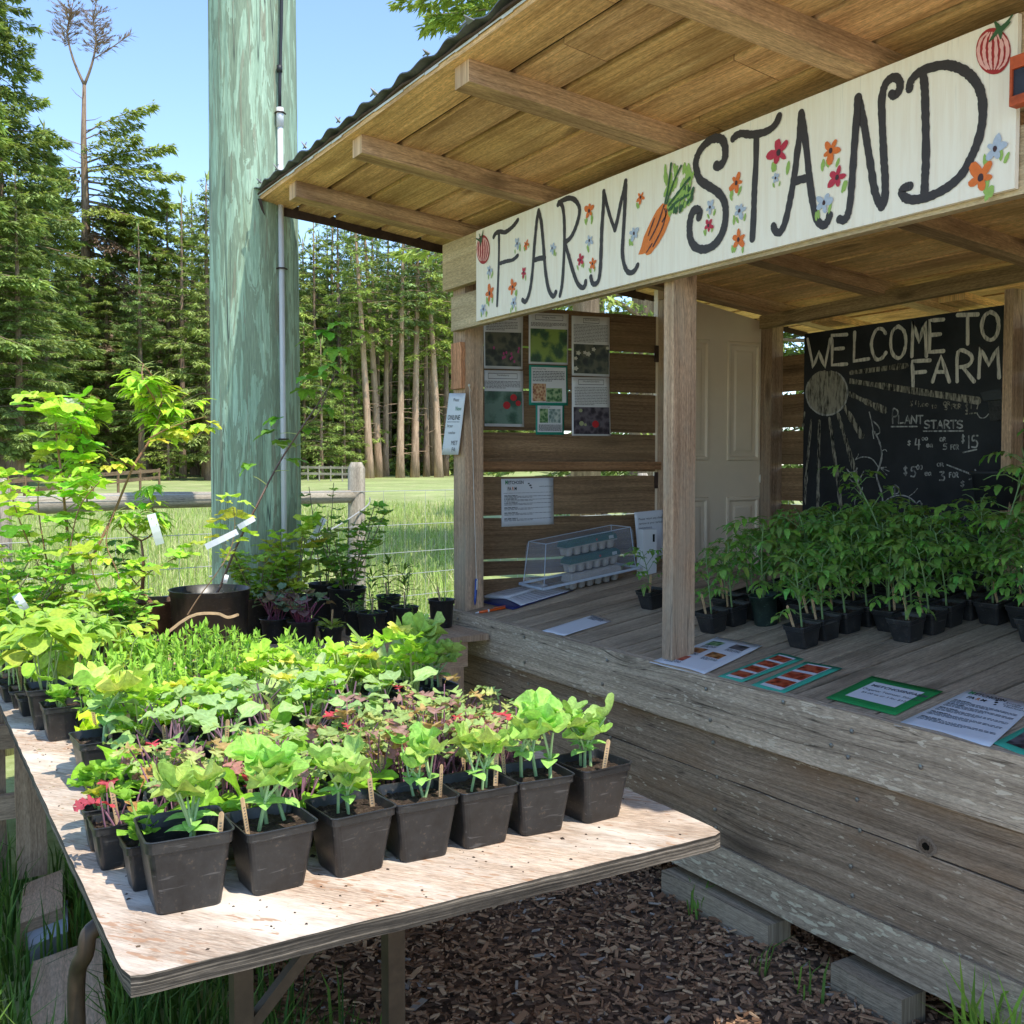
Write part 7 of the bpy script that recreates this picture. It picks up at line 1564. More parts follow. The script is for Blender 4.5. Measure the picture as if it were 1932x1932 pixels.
def variants(fn, seeds, **k):
    out = []
    for s_ in seeds:
        a, b, m = fn(s_, **k); out.append((a.mesh('stem', stem_m), b.mesh('foliage', m, True)))
    return out
KIND = {
 'squash': (variants(p_squash, (1, 2, 3, 4), n=3), 'lobed pale green squash seedlings'),
 'kale': (variants(p_kale, (11, 12, 13, 14, 15, 17, 18), n=18), 'frilly grey green and purple kale seedlings'),
 'spinach': (variants(p_spinach, (21, 22, 23)), 'broad glossy bright green spinach'),
 'collard': (variants(p_collard, (31, 32, 33, 34), n=9), 'blue-green collards with purple stalks'),
 'celery': (variants(p_celery, (41, 42, 43), n=11), 'lime green celery seedlings'),
 'artichoke': (variants(p_artichoke, (51, 52, 53)), 'long toothed grey green artichoke leaves'),
 'lettuce': (variants(p_lettuce, (61, 62)), 'frilled lime yellow lettuce'),
 'pea': (variants(p_pea, (71, 72, 73)), 'upright bright green pea shoots'),
 'bean': (variants(p_bean, (81, 82, 83), big=1.1), 'yellow-green bean seedlings with heart-like leaves'),
 'sunflower': (variants(p_sun, (91, 92, 93)), 'tall green sunflower seedlings'),
 'parsley': (variants(p_celery, (44, 45), n=8, c=(0.15, 0.32, 0.05), hh=0.07), 'small dark green parsley seedlings'),
 'redkale': (variants(p_kale, (16,), n=6, hh=0.07, pal=[(0.23, 0.04, 0.085), (0.26, 0.05, 0.09), (0.30, 0.19, 0.09)], L_=0.07), 'crimson kale leaves'),
 'tomato': (variants(p_tomato, (1, 2, 3, 4, 5, 6), hh=0.27), 'leafy dark green tomato seedling'),
}
POTS = {k: square_pot(*a) for k, a in dict(front=(0.136, 0.098, 0.122), big=(0.150, 0.112, 0.136, 0.024, 0.62), mid=(0.108, 0.082, 0.098), small=(0.082, 0.056, 0.088), pack=(0.096, 0.074, 0.058, 0.012), deck=(0.102, 0.076, 0.082)).items()}
rp = random.Random(100)
def potted(kind, pot, loc, label, group, rz=None, sc=1.0, stick=None, name='seedling_pot', cat='potted plant', plant=None, rx=0.0):
    pm, sm, zs = POTS[pot] if isinstance(pot, str) else pot
    t = thing(name, label, cat, loc, group, rp.uniform(-0.08, 0.08)); t.rotation_euler.x = rx
    link('pot', pm, t); s_ = link('soil', sm, t)
    stm, fol = plant or rp.choice(KIND[kind][0]); rz = rp.uniform(0, 6.28) if rz is None else rz
    for nm, me in (('stem', stm), ('foliage', fol)):
        o = link(nm, me, t); o.location = (0, 0, zs); o.rotation_euler.z = rz; o.scale = (sc, sc, sc * rp.uniform(0.95, 1.08))
    if stick is None: stick = rp.random() < 0.45
    if stick:
        w_ = pm.vertices[0].co.length * 0.4; add_stick(t, rp.uniform(-w_, w_), rp.choice((-1, 1)) * w_ * rp.uniform(0.6, 1), zs - 0.03, rp)
    return t
# ---------------------------------------------------------------- rows on the plywood table
GF = 'front row of squash pots on the plywood table'
for i, (y, pot) in enumerate(((0.430, 'big'), (0.585, 'front'), (0.742, 'front'), (0.882, 'front'), (1.018, 'front'), (1.158, 'front'), (1.308, 'front'))):
    lab = ['largest square pot of squash at the left corner of the front row', 'square pot of tall squash, second from the left in the front row', 'square pot of squash, third from the left in the front row', 'square pot of squash in the middle of the front row, wooden tag at its right', 'square pot of squash, third from the right in the front row', 'dusty square pot of tall squash, second from the right in the front row', 'soil-splashed square pot of squash with an orange tag, right end of the front row'][i]
    t = potted('squash', pot, (-1.776 - (0.058 if i else 0.068), y, TZ), lab, GF, sc=(0.92, 1.0, 0.80, 0.78, 0.74, 0.98, 0.84)[i], stick=False, plant=KIND['squash'][0][i % 4], rz=i * 1.3)
    sx_, sy_ = [(0.03, 0.05), (0.012, -0.042), (-0.005, 0.055), (0.0, 0.05), (0.01, 0.04), (-0.03, -0.05), (0.035, 0.0)][i]
    add_stick(t, sx_, sy_, 0.062 if i else 0.045, rp)
GS = 'small square pots along the left end of the table'
for kind, x, y, lab in (('parsley', -1.945, 0.385, 'small square pot of sparse green seedlings tucked behind the largest front pot'), ('redkale', -2.078, 0.352, 'small square pot of crimson kale leaves at the left table edge'), ('parsley', -2.19, 0.352, 'small square pot with trailing parsley, third back along the left table edge')):
    potted(kind, 'small', (x, y, TZ), lab, GS, stick=kind == 'redkale')
rows = []   # (x, y start, y end, spacing, [kinds], pot)
def K(*a): return list(a)
rows += [(-1.995, 0.50, 1.20, 0.098, K('spinach', 'spinach', 'kale', 'spinach', 'kale', 'kale', 'kale', 'kale'), 'small'),
         (-2.10, 0.46, 1.26, 0.098, K('kale', 'kale', 'kale', 'spinach', 'kale', 'kale', 'kale', 'kale', 'kale'), 'small'),
         (-2.20, 0.48, 1.30, 0.100, K('kale', 'spinach', 'kale', 'spinach', 'kale', 'spinach', 'kale', 'kale', 'kale'), 'small'),
         (-2.315, 0.42, 1.26, 0.112, K('spinach', 'spinach', 'collard', 'spinach', 'spinach', 'kale', 'kale', 'kale'), 'small'),
         (-2.43, 0.56, 1.12, 0.112, K('collard', 'collard', 'spinach', 'collard', 'collard', 'collard'), 'mid'),
         (-2.545, 0.575, 1.05, 0.112, K('collard', 'celery', 'collard', 'celery', 'collard'), 'mid'),
         (-2.665, 0.52, 1.0, 0.115, K('collard', 'celery', 'collard', 'artichoke', 'celery'), 'mid'),
         (-2.755, 1.085, 1.34, 0.122, K('celery', 'celery', 'celery'), 'mid'),
         (-2.78, 0.50, 1.0, 0.115, K('celery', 'lettuce', 'celery', 'collard', 'artichoke'), 'mid'),
         (-2.88, 1.05, 1.40, 0.118, K('artichoke', 'celery', 'artichoke', 'squash'), 'mid'),
         (-2.90, 0.48, 0.95, 0.115, K('lettuce', 'pea', 'lettuce', 'celery', 'artichoke'), 'pack'),
         (-3.01, 0.46, 1.36, 0.115, K('pea', 'lettuce', 'pea', 'lettuce', 'celery', 'artichoke', 'celery', 'artichoke'), 'pack'),
         (-3.13, 0.56, 1.30, 0.115, K('pea', 'pea', 'lettuce', 'pea', 'celery', 'pea', 'celery'), 'pack'),
         (-3.25, 0.50, 1.26, 0.115, K('pea', 'pea', 'pea', 'pea', 'pea', 'celery', 'pea'), 'pack'),
         (-3.37, 0.46, 1.22, 0.115, K('bean', 'pea', 'pea', 'pea', 'pea', 'pea', 'pea'), 'pack'),
         (-3.49, 0.36, 1.20, 0.118, K('bean', 'sunflower', 'bean', 'pea', 'pea', 'pea', 'pea', 'pea'), 'pack'),
         (-3.61, 0.36, 1.18, 0.118, K('bean', 'bean', 'sunflower', 'pea', 'pea', 'pea', 'pea'), 'pack'),
         (-3.73, 0.34, 1.14, 0.118, K('sunflower', 'bean', 'sunflower', 'pea', 'pea', 'pea', 'pea'), 'pack'),
         (-3.86, 0.34, 0.74, 0.118, K('bean', 'sunflower', 'bean', 'bean'), 'pack'),
         (-3.97, 0.32, 0.62, 0.118, K('sunflower', 'bean', 'sunflower'), 'pack')]
cnt = {}
todo = []
for ri, (x, ya_, yb_, dy, kinds, pot) in enumerate(rows):
    for ci, kd in enumerate(kinds):
        y = ya_ + dy * ci
        if y > yb_ + 0.05: break
        todo.append((kd, pot, x + rp.uniform(-0.012, 0.012), y + rp.uniform(-0.010, 0.010), ri, ci, len(kinds)))
def nth(k): return ORD[k] if k < len(ORD) else 'further'
for kd, pot, x, y, ri, ci, n in todo:
    lab = '%s in %s square black pot, %s row from the table front, %s from the left' % (KIND[kd][1], 'a', nth(ri + 1), nth(ci))
    words = lab.split()
    if len(words) > 16: lab = '%s, %s row back on the table, %s from left' % (KIND[kd][1], nth(ri + 1), nth(ci))
    potted(kd, pot, (x, y, TZ), lab, 'rows of seedling pots on the plywood table', sc=(0.80 if kd == 'pea' else 1.0) * (1.25 if ri in (7, 9) else 1.0) * rp.uniform(0.85, 1.15))
GL2 = 'larger pots along the left end of the table'
mixp = (lambda a, b: (a, b))(*[None, None])
a, b, m = p_squash(61, n=2, col=(0.28, 0.43, 0.12), big=1.15); c_, d_, _ = p_celery(62, n=5)
sq_big = (a.mesh('stem', stem_m), b.mesh('foliage', m, True))
potted('squash', 'front', (-2.615, 0.425, TZ), 'large square pot of big-leaved squash standing alone at the left table edge', GL2, sc=1.2, plant=sq_big, stick=True)
potted('celery', 'mid', (-2.60, 0.50, TZ), 'pot of celery wedged behind the large squash pot at the left table edge', GL2)
potted('parsley', 'mid', (-3.14, 0.40, TZ), 'square pot with few low leaves between bean and squash pots at the left edge', GL2)
a, b, m = p_bean(84, n=6, big=1.45, hh=0.16); bn = (a.mesh('stem', stem_m), b.mesh('foliage', m, True))
potted('bean', 'front', (-3.30, 0.39, TZ), 'square pot of tall beans with very large yellowing leaves at the left table edge', GL2, plant=bn, stick=False)
potted('squash', 'mid', (-2.83, 1.43, TZ), 'shaded blue-green squash pot at the right table edge beside the bench leg', GL2, stick=True)

# ---------------------------------------------------------------- tomatoes on the counter
GTm = 'tomato seedlings crowded on the counter'
TIL = math.atan(DS); n = 0
cols_ = [(-3.19, 2.98), (-3.06, 2.775), (-2.945, 3.12), (-2.83, 3.05), (-2.72, 2.97), (-2.615, 2.805), (-2.49, 3.13), (-2.365, 3.055), (-2.255, 3.385), (-2.13, 3.385), (-2.01, 3.25), (-1.89, 3.32), (-1.77, 3.4)]
for ci, (x, y0) in enumerate(cols_):
    y = y0; k = 0
    while y < 3.70:
        lab = 'tomato seedling in square black pot, %s back in the %s column from the left' % (nth(k), nth(ci)) if k else 'front tomato pot of the %s column from the left on the counter' % nth(ci)
        potted('tomato', 'deck', (x + rp.uniform(-0.008, 0.008), y, deckz(y) + 0.001), lab, GTm, sc=rp.uniform(0.72, 0.92) if k < 1 else rp.uniform(0.85, 1.12), stick=k < 2 or rp.random() < 0.3, rx=TIL, name='tomato_pot')
        y += 0.114; k += 1
potted('tomato', 'deck', (-3.60, 2.905, deckz(2.905) + 0.001), 'lone small tomato seedling in a black pot left of the middle post', GTm, sc=0.72, stick=True, rx=TIL, name='tomato_pot')
green_pot = round_pot(0.055, 0.045, 0.12, c=(1, 1.8, 1.5))
potted('tomato', green_pot, (-2.955, 2.96, deckz(2.96)), 'tomato in a round dark green pot right of the middle post', GTm, sc=1.15, rx=TIL, name='tomato_pot')
for (x, y, hh, s_, lean, lab) in ((-2.24, 3.50, 0.60, 8, 0.35, 'tallest leggy tomato leaning in front of the chalkboard'), (-2.02, 3.40, 0.56, 9, 0.5, 'tall leggy tomato bending left by the right chalkboard post'), (-2.60, 3.35, 0.46, 12, 0.3, 'lanky tomato drooping over its neighbours mid counter')):
    a, b, m = p_tomato(s_, hh=hh, n=int(hh / 0.035), c=(0.10, 0.21, 0.055), lean=lean)
    potted('tomato', 'deck', (x - 0.05, y, deckz(y) + 0.001), lab, GTm, plant=(a.mesh('stem', stem_m), b.mesh('foliage', m, True)), rx=TIL, name='tomato_pot')

# ---------------------------------------------------------------- pots on the bench
def rim_pot(px, rim_py, D, w_px, taper=0.8, c=(1, 1, 1), lip=0.02, fill=0.85):
    p = atd(px, 880, D); r = w_px / 2 / FPX * D; zr_ = CAM.z - (rim_py - 880) / FPX * D
    return (p.x, p.y, BZ), round_pot(r, r * taper, zr_ - BZ, lip, fill, c)
GB2 = 'pots crowded on the plank bench'
def bench_pot(name, label, px, py, D, w_px, plant, stick=False, **k):
    loc, pm = rim_pot(px, py, D, w_px, **k); return potted(None, pm, loc, label, GB2, plant=plant, stick=stick, name=name, sc=1.0, rz=0)
def mk2(t): return (t[0].mesh('stem', stem_m), t[1].mesh('foliage', t[2], True))
bench_pot('herb_pot', 'round black pot with a few thin onion blades, rightmost on the bench', 832, 1131, 4.92, 50, mk2(p_chive(1)), True)
bench_pot('lily_pot', 'round black pot with a narrow-leaved lily, second from the right on the bench', 763, 1144, 4.76, 50, mk2(p_lily(2, 0.20)), True)
bench_pot('lily_pot', 'round black pot with an upright lily behind the second pot from the right', 732, 1122, 5.02, 46, mk2(p_lily(3, 0.20)), True)
a = p_lily(4, 0.18, 26); b = p_bush(5, 0.14, 4, 8, 0.016, (0.09, 0.19, 0.04)); a[1].v, a[1].f  # two plants grown in one pot
mg = MB(); mg.__dict__.update(a[1].__dict__); n0 = len(mg.v); mg.v = mg.v + b[1].v; mg.f = mg.f + [[i + n0 for i in f] for f in b[1].f]; mg.uv = mg.uv + b[1].uv; mg.m = mg.m + b[1].m; mg.c = mg.c + b[1].c
bench_pot('lily_pot', 'round black pot with a bushy lily at the front of the bench, tag facing out', 700, 1153, 4.6, 56, (a[0].mesh('stem', stem_m), mg.mesh('foliage', leaf_s, True)), True)
bench_pot('currant_pot', 'wide round black pot with a leafy currant bush in front of the fence post', 653, 1106, 5.0, 72, mk2(p_bush(6, 0.42, 8, 17, 0.05, (0.115, 0.235, 0.04), spread=0.45)), taper=0.78)
bench_pot('currant_pot', 'round black pot with a tall sparse currant behind the wide currant pot', 612, 1097, 5.2, 62, mk2(p_bush(7, 0.56, 3, 10, 0.040, (0.14, 0.27, 0.05), spread=0.12)))
bench_pot('herb_pot', 'small round black pot with low herbs beside the wide currant pot', 666, 1148, 4.74, 40, mk2(p_bush(8, 0.05, 5, 5, 0.012, (0.12, 0.22, 0.05))))
bench_pot('lettuce_pot', 'small black pot of red-stemmed green lettuce at the front of the bench', 622, 1178, 4.52, 46, mk2(p_spinach(9, 15, (0.20, 0.29, 0.07), 0.075, 0.028)), True)
bench_pot('kale_pot', 'black pot of blue and purple kale in shade near the bench front', 568, 1166, 4.52, 56, mk2(p_collard(10, 28, ((0.10, 0.17, 0.15), (0.12, 0.19, 0.16), (0.13, 0.09, 0.13), (0.12, 0.08, 0.12), (0.15, 0.12, 0.09)), 0.13, 0.07, 0.062, (0.22, 0.05, 0.09))))
bench_pot('kale_pot', 'black pot of blue-green kale left of the purple kale on the bench', 515, 1160, 4.60, 52, mk2(p_collard(101, 24, ((0.10, 0.17, 0.15), (0.12, 0.19, 0.16), (0.14, 0.12, 0.11)), 0.12, 0.065, 0.055, (0.22, 0.06, 0.1))))
bench_pot('maple_pot', 'black pot with broad lobed yellow-green leaves in front of the pole', 553, 1120, 4.85, 70, mk2(p_bush(11, 0.36, 6, 9, 0.075, (0.22, 0.33, 0.05), spread=0.3)))
bench_pot('currant_pot', 'black pot with a dense small-leaved bush right of the big bucket', 483, 1120, 4.80, 72, mk2(p_bush(12, 0.24, 10, 15, 0.042, (0.17, 0.30, 0.06), spread=0.55)))
def cane_plant(name, label, px, py, D, w_px, canes, seed, c=(1, 1, 1), taper=0.82, fill=0.85):
    """canes: (list of px points, depth, leaf kind, leaf size, leaf tint, number of leaves, from-fraction, stem radius, stem tint)"""
    r = random.Random(seed); loc, pm = rim_pot(px, py, D, w_px, taper, c, 0.025, fill); S_, L = MB(), MB(); o = V(loc)
    zs = pm[2]
    for pts, Dc, kd, sz, col, n, f0, rad, stc in canes:
        sz *= 1.2 if kd == 'elder' else 1.4; n = int(n * 1.75)
        P = catmull([atd(*p, Dc + dd) - o - V((0, 0, zs)) for p, dd in zip(pts, [r.uniform(-0.06, 0.06) for _ in pts])], 5)
        if P[0].z > 0 and abs(f0) < 9: P = [V((0.02, 0, 0)) if (P[0] - V((0.02, 0, 0))).length < 0.35 else P[0]] + P if P[0].z < 0.2 else P
        S_.tube(P, [rad * (1 - 0.6 * i / len(P)) for i in range(len(P))], 6, 0, stc, cap=False)
        for k in range(n):
            t = f0 + (1 - f0) * (k + r.random()) / n; i = min(int(t * (len(P) - 1)), len(P) - 2); q = P[i].lerp(P[i + 1], t * (len(P) - 1) - i); az = r.uniform(0, 6.28); cc = tuple(x * r.uniform(0.8, 1.25) for x in col)
            e = q + pol(az, r.uniform(0.0, 0.7)) * sz * r.uniform(0.5, 1.1); stalk(S_, q, e, rad * 0.35, rad * 0.2, (0.35, 0.40, 0.12), 0.1, 3)
            if kd == 'palm': fan(L, e, pol(az, r.uniform(-0.5, 0.2)), sz * r.uniform(0.65, 1.2), F_palm, cc, r, 28, r.uniform(-0.2, 0.2), 0.09, 2)
            elif kd == 'ovate':
                for da in (0, 0.9, -0.9): leaf(L, e, pol(az + da, r.uniform(-0.4, 0.3)), sz * r.uniform(0.7, 1.15) * (1 if da == 0 else 0.8), sz * 0.62, P_ser, cc, r, 9, 0.2, r.uniform(0.3, 1.0), 0.04, 2, cols=2)
            elif kd == 'elder':
                d0 = (e - q).normalized()
                for m_ in range(4):
                    b = q.lerp(e, 0.35 + 0.22 * m_) + d0 * 0.0
                    for da in ((0,) if m_ == 3 else (1.0, -1.0)): leaf(L, b, pol(az + da * 0.9, r.uniform(-0.35, 0.35)), sz * r.uniform(0.8, 1.2), sz * 0.36, P_la, cc, r, 8, 0.25, r.uniform(0.4, 1.1), 0.03, 3, cols=2)
    t = potted(None, pm, loc, label, GB2, plant=(S_.mesh('stem', stem_m), L.mesh('foliage', leaf_s, True)), stick=False, name=name, rz=0)
    return t, o
bark_c = (0.24, 0.115, 0.06); red_c = (0.30, 0.15, 0.08); lime = (0.255, 0.43, 0.06); yel = (0.31, 0.42, 0.07); dkg = (0.09, 0.20, 0.035)
cane_plant('salmonberry_bucket', 'big black nursery bucket with a long arching salmonberry cane', 393, 1102, 4.42, 142, [
    ([(416, 1105), (445, 1030), (482, 955), (528, 870), (575, 795), (615, 735), (645, 680)], 4.42, 'ovate', 0.068, dkg, 9, 0.42, 0.006, (0.13, 0.075, 0.05)),
    ([(570, 800), (600, 775), (630, 700), (652, 662)], 4.42, 'ovate', 0.066, (0.15, 0.28, 0.05), 4, 0.3, 0.003, (0.13, 0.08, 0.05)),
    ([(350, 1160), (372, 1125), (405, 1080), (432, 1035), (440, 990), (437, 955)], 4.25, 'palm', 0.045, (0.33, 0.45, 0.09), 7, 0.5, 0.003, (0.28, 0.17, 0.09))], 41, taper=0.9, fill=0.8)
cane_plant('elderberry_pot', 'brown round pot with a pruned elderberry trunk left of the big bucket', 288, 1118, 4.62, 88, [
    ([(268, 1120), (270, 1060), (266, 1015)], 4.62, 'palm', 0.03, dkg, 0, 0.3, 0.0095, bark_c),
    ([(266, 1015), (244, 1000), (228, 978)], 4.62, 'elder', 0.052, lime, 5, 0.3, 0.005, bark_c), ([(266, 1015), (285, 1003), (292, 975), (282, 930)], 4.62, 'elder', 0.052, lime, 9, 0.2, 0.004, bark_c),
    ([(250, 1090), (236, 1060), (230, 1030)], 4.75, 'ovate', 0.04, dkg, 12, 0.1, 0.003, bark_c)], 42, c=(5, 3.0, 2.0))
cane_plant('elderberry_pot', 'black pot with tall elderberry whose bright top crosses the dark wood', 190, 1150, 4.55, 80, [
    ([(172, 1060), (212, 975), (252, 885), (285, 830), (302, 780), (300, 735), (268, 690)], 4.55, 'elder', 0.066, lime, 17, 0.60, 0.006, red_c),
    ([(300, 770), (272, 720), (272, 692)], 4.5, 'elder', 0.062, (0.24, 0.44, 0.06), 3, 0.3, 0.004, red_c),
    ([(285, 830), (320, 812), (352, 800), (392, 790)], 4.5, 'ovate', 0.045, yel, 11, 0.15, 0.0035, red_c),
    ([(252, 885), (222, 870), (205, 855)], 4.5, 'ovate', 0.042, yel, 6, 0.2, 0.003, red_c),
    ([(285, 830), (300, 800), (322, 770), (360, 745)], 4.6, 'elder', 0.055, lime, 8, 0.3, 0.003, red_c)], 43)
cane_plant('thimbleberry_pot', 'black pot with a tall reddish thimbleberry cane and creamy flower head', 140, 1170, 4.5, 84, [
    ([(148, 1165), (140, 1090), (128, 1000), (116, 910), (106, 830), (100, 770)], 4.5, 'palm', 0.07, lime, 15, 0.45, 0.0078, red_c),
    ([(100, 772), (80, 755), (58, 745)], 4.5, 'palm', 0.045, yel, 5, 0.2, 0.0035, red_c),
    ([(125, 980), (140, 1005), (175, 1020)], 4.5, 'ovate', 0.05, lime, 3, 0.5, 0.003, (0.2, 0.14, 0.08)),
    ([(168, 960), (168, 900), (160, 830), (150, 770)], 4.62, 'elder', 0.058, lime, 18, 0.25, 0.004, red_c),
    ([(110, 860), (150, 800), (185, 755)], 4.55, 'palm', 0.058, (0.2, 0.38, 0.05), 10, 0.2, 0.003, red_c)], 44)
fw_ = plain('cream_petals', (0.72, 0.70, 0.48), 0.7, 0.3)
def add_child(parent, name, mb, m):
    o = mb.build(name, m, parent); o.matrix_parent_inverse = parent.matrix_basis.inverted(); return o
bpy.context.view_layer.update()
tp_ = [o for o in COL.objects if o.name == 'thimbleberry_pot'][0]
mb = MB(); rr = random.Random(3)
for i in range(70):
    q = atd(132 + rr.uniform(-18, 18), 759 + rr.uniform(-7, 5), 4.48 + rr.uniform(-0.05, 0.05)); blob(mb, q, RT, V((0, 0, 1)), 0.006, 0.005, 0, 6, 0, 0, rr)
add_child(tp_, 'flower_head', mb, fw_)
for i, (px, py, D, w_, hh, sd_, ff, cc) in enumerate(((20, 1175, 4.25, 80, 0.30, 51, F_palm, (0.17, 0.34, 0.06)), (85, 1185, 4.2, 76, 0.24, 52, F_palm, (0.22, 0.37, 0.07)), (-40, 1170, 4.35, 84, 0.34, 53, F_palm, (0.16, 0.32, 0.06)), (60, 1150, 4.65, 84, 0.34, 54, F_palm, (0.19, 0.36, 0.06)), (230, 1165, 4.35, 70, 0.16, 55, F_heart, (0.19, 0.36, 0.08)))):
    lab = ['black pot with a dense gooseberry bush at the left end of the bench', 'black pot with a low yellow-green currant second from the left end', 'black pot with a gooseberry bush cut by the left picture edge', 'black pot with a taller currant behind the left end bushes', 'black pot with small round-leaved seedlings in front of the tall canes'][i]
    bench_pot('currant_pot', lab, px, py, D, w_, mk2(p_bush(sd_, hh, 8, 14, 0.046 if i < 4 else 0.034, cc, ff, 0.6)))
# hanging and standing white tags
GW = 'white plastic plant name strips'
def strip(p0, p1, D, wpx, label, bend=0.01):
    a, b = atd(*p0, D), atd(*p1, D); d = (b - a).normalized(); n_ = (CAM - a).normalized(); s_ = d.cross(n_).normalized(); w_ = wpx / FPX * D / 2; mb = MB()
    for k in range(6):
        t = k / 5; q = a.lerp(b, t) + n_ * bend * math.sin(math.pi * t); mb.v += [tuple(q + s_ * w_), tuple(q - s_ * w_)]
    for k in range(5): mb.face([2 * k, 2 * k + 1, 2 * k + 3, 2 * k + 2], [(0, 0)] * 4)
    o = mb.build('name_strip', whp); md = o.modifiers.new('thick', 'SOLIDIFY'); md.thickness = 0.0012
    tag(o, label, 'plant label', GW)
strip((285, 970), (302, 1027), 4.5, 15, 'white name strip hanging below the elderberry against the field')
strip((448, 1003), (388, 1032), 4.2, 11, 'white handwritten name strip slanting across the pole above the big bucket')
strip((480, 978), (450, 995), 4.18, 10, 'short white loop of a name strip on the salmonberry cane')
strip((612, 978), (575, 1040), 4.95, 11, 'long white name strip leaning on the currant right of the pole')
strip((30, 1122), (48, 1150), 4.1, 14, 'crumpled white name strip among the bushes at the left end')
strip((428, 1085), (424, 1100), 4.25, 7, 'small white tag at the rim of the big bucket')
tpot = potted('bean', 'front', (-4.01, 0.80, TZ), 'square black pot with a curled tan wooden label, just in front of the big bucket', 'rows of seedling pots on the plywood table', sc=0.6, stick=False)
mb = MB(); q0 = V(tpot.location) + V((0.02, 0.03, 0.10)); a_ = atd(385, 1156, 4.08); b_ = atd(448, 1160, 4.08); P = catmull([q0, q0.lerp(a_, 0.7) + V((0, 0, 0.02)), a_.lerp(b_, 0.35), a_.lerp(b_, 0.7) - V((0, 0, 0.012)), b_], 4); ribbon(mb, P, 0.011, (CAM - a_).normalized()); mb.v = [tuple(tpot.matrix_basis.inverted() @ V(v_)) for v_ in mb.v]; o = mb.build('wooden_label', W['stick'], tpot); md = o.modifiers.new('t', 'SOLIDIFY'); md.thickness = 0.0015

# ================================================================== GROUND COVER
rg = random.Random(200)
chipm = plain('bark_chips', (1, 1, 1), 0.9, 0.15)
mb = MB(); k = 0
while k < 17000:
    x, y = rg.uniform(-4.4, -0.9), rg.uniform(0.75, 2.75)
    if x < -3.0 and rg.random() < 0.5: continue
    if y < 1.05 + 0.2 * math.sin(x * 3) and rg.random() < 0.65: continue
    l = rg.uniform(0.006, 0.034) * (1.9 if rg.random() < 0.07 else 1); w_ = l * rg.uniform(0.12, 0.36); a = rg.uniform(0, 6.28); d = V((math.cos(a), math.sin(a), rg.uniform(-0.3, 0.3))).normalized(); s_ = V((-math.sin(a), math.cos(a), rg.uniform(-0.4, 0.4))).normalized(); u = d.cross(s_)
    q = rg.random(); c = (0.21, 0.115, 0.065) if q < 0.40 else ((0.38, 0.22, 0.125) if q < 0.8 else ((0.55, 0.36, 0.21) if q < 0.97 else (0.34, 0.30, 0.26)))
    p = V((x, y, rg.uniform(0.004, 0.02))); n0 = len(mb.v); th_ = rg.uniform(0.002, 0.006)
    mb.v += [tuple(p - d * l / 2 - s_ * w_ / 2), tuple(p + d * l / 2 * rg.uniform(0.7, 1.1) - s_ * w_ / 2), tuple(p + d * l / 2 + s_ * w_ / 2), tuple(p - d * l / 2 * rg.uniform(0.7, 1.1) + s_ * w_ / 2)]
    mb.v += [tuple(V(v_) + u * th_) for v_ in mb.v[n0:n0 + 4]]
    for f in ((4, 5, 6, 7), (0, 1, 5, 4), (1, 2, 6, 5), (2, 3, 7, 6), (3, 0, 4, 7)): mb.face([n0 + i for i in f], [(0, 0)] * 4, 0, c)
    k += 1
tag(mb.build('bark_chips', chipm), 'brown bark chip mulch under the table and in front of the stand', 'bark chips', kind='stuff')
grass_m = needle_mat('grass_blades', (1, 1, 1), (1.2, 1.25, 0.8))
def grass(name, label, n, place, h, c, wd_=0.0035, bend=0.5):
    mb = MB(); k = 0
    for _ in range(n):
        pl__ = place()
        if pl__ is None: continue
        x, y, z = pl__; hh = h * rg.uniform(0.5, 1.3); a = rg.uniform(0, 6.28); b = rg.uniform(0.1, 1.0) * bend; w_ = wd_ * rg.uniform(0.7, 1.4); s_ = V((-math.sin(a), math.cos(a), 0)) * w_; d = V((math.cos(a), math.sin(a), 0))
        p = V((x, y, z)); m_ = p + d * hh * b * 0.3 + V((0, 0, hh * 0.6)); e = p + d * hh * b + V((0, 0, hh * (1 - 0.3 * b)))
        q = rg.uniform(0.7, 1.3); cc = rg.choice(c); cc = (cc[0] * q, cc[1] * q, cc[2] * q); n0 = len(mb.v)
        mb.v += [tuple(p - s_), tuple(p + s_), tuple(m_ - s_ * 0.8), tuple(m_ + s_ * 0.8), tuple(e)]
        mb.face([n0, n0 + 1, n0 + 3, n0 + 2], [(0, 0)] * 4, 0, cc); mb.face([n0 + 2, n0 + 3, n0 + 4], [(0, 0)] * 3, 0, cc)
    tag(mb.build(name, grass_m), label, 'grass', kind='stuff')
PSG = {id(q): math.copysign(1, sum(q[i].x * q[(i + 1) % 4].y - q[(i + 1) % 4].x * q[i].y for i in range(4))) for q in PLQ}
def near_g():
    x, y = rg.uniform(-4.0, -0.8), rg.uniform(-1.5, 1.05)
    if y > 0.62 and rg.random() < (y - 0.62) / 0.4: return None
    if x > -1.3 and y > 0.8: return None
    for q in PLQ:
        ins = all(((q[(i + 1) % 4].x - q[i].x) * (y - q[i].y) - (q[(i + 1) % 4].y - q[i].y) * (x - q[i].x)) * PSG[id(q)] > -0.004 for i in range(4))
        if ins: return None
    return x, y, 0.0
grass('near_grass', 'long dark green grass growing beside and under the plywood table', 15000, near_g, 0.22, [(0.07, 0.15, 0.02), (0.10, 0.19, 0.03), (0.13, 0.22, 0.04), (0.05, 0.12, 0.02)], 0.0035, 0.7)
def tuft():
    x = rg.gauss(-1.46, 0.05); y = rg.gauss(2.24, 0.035); return x, y, 0.0
grass('corner_grass', 'bright grass tuft at the foot of the sill in the lower right corner', 80, tuft, 0.26, [(0.2, 0.36, 0.05), (0.26, 0.42, 0.07)], 0.005, 0.7)
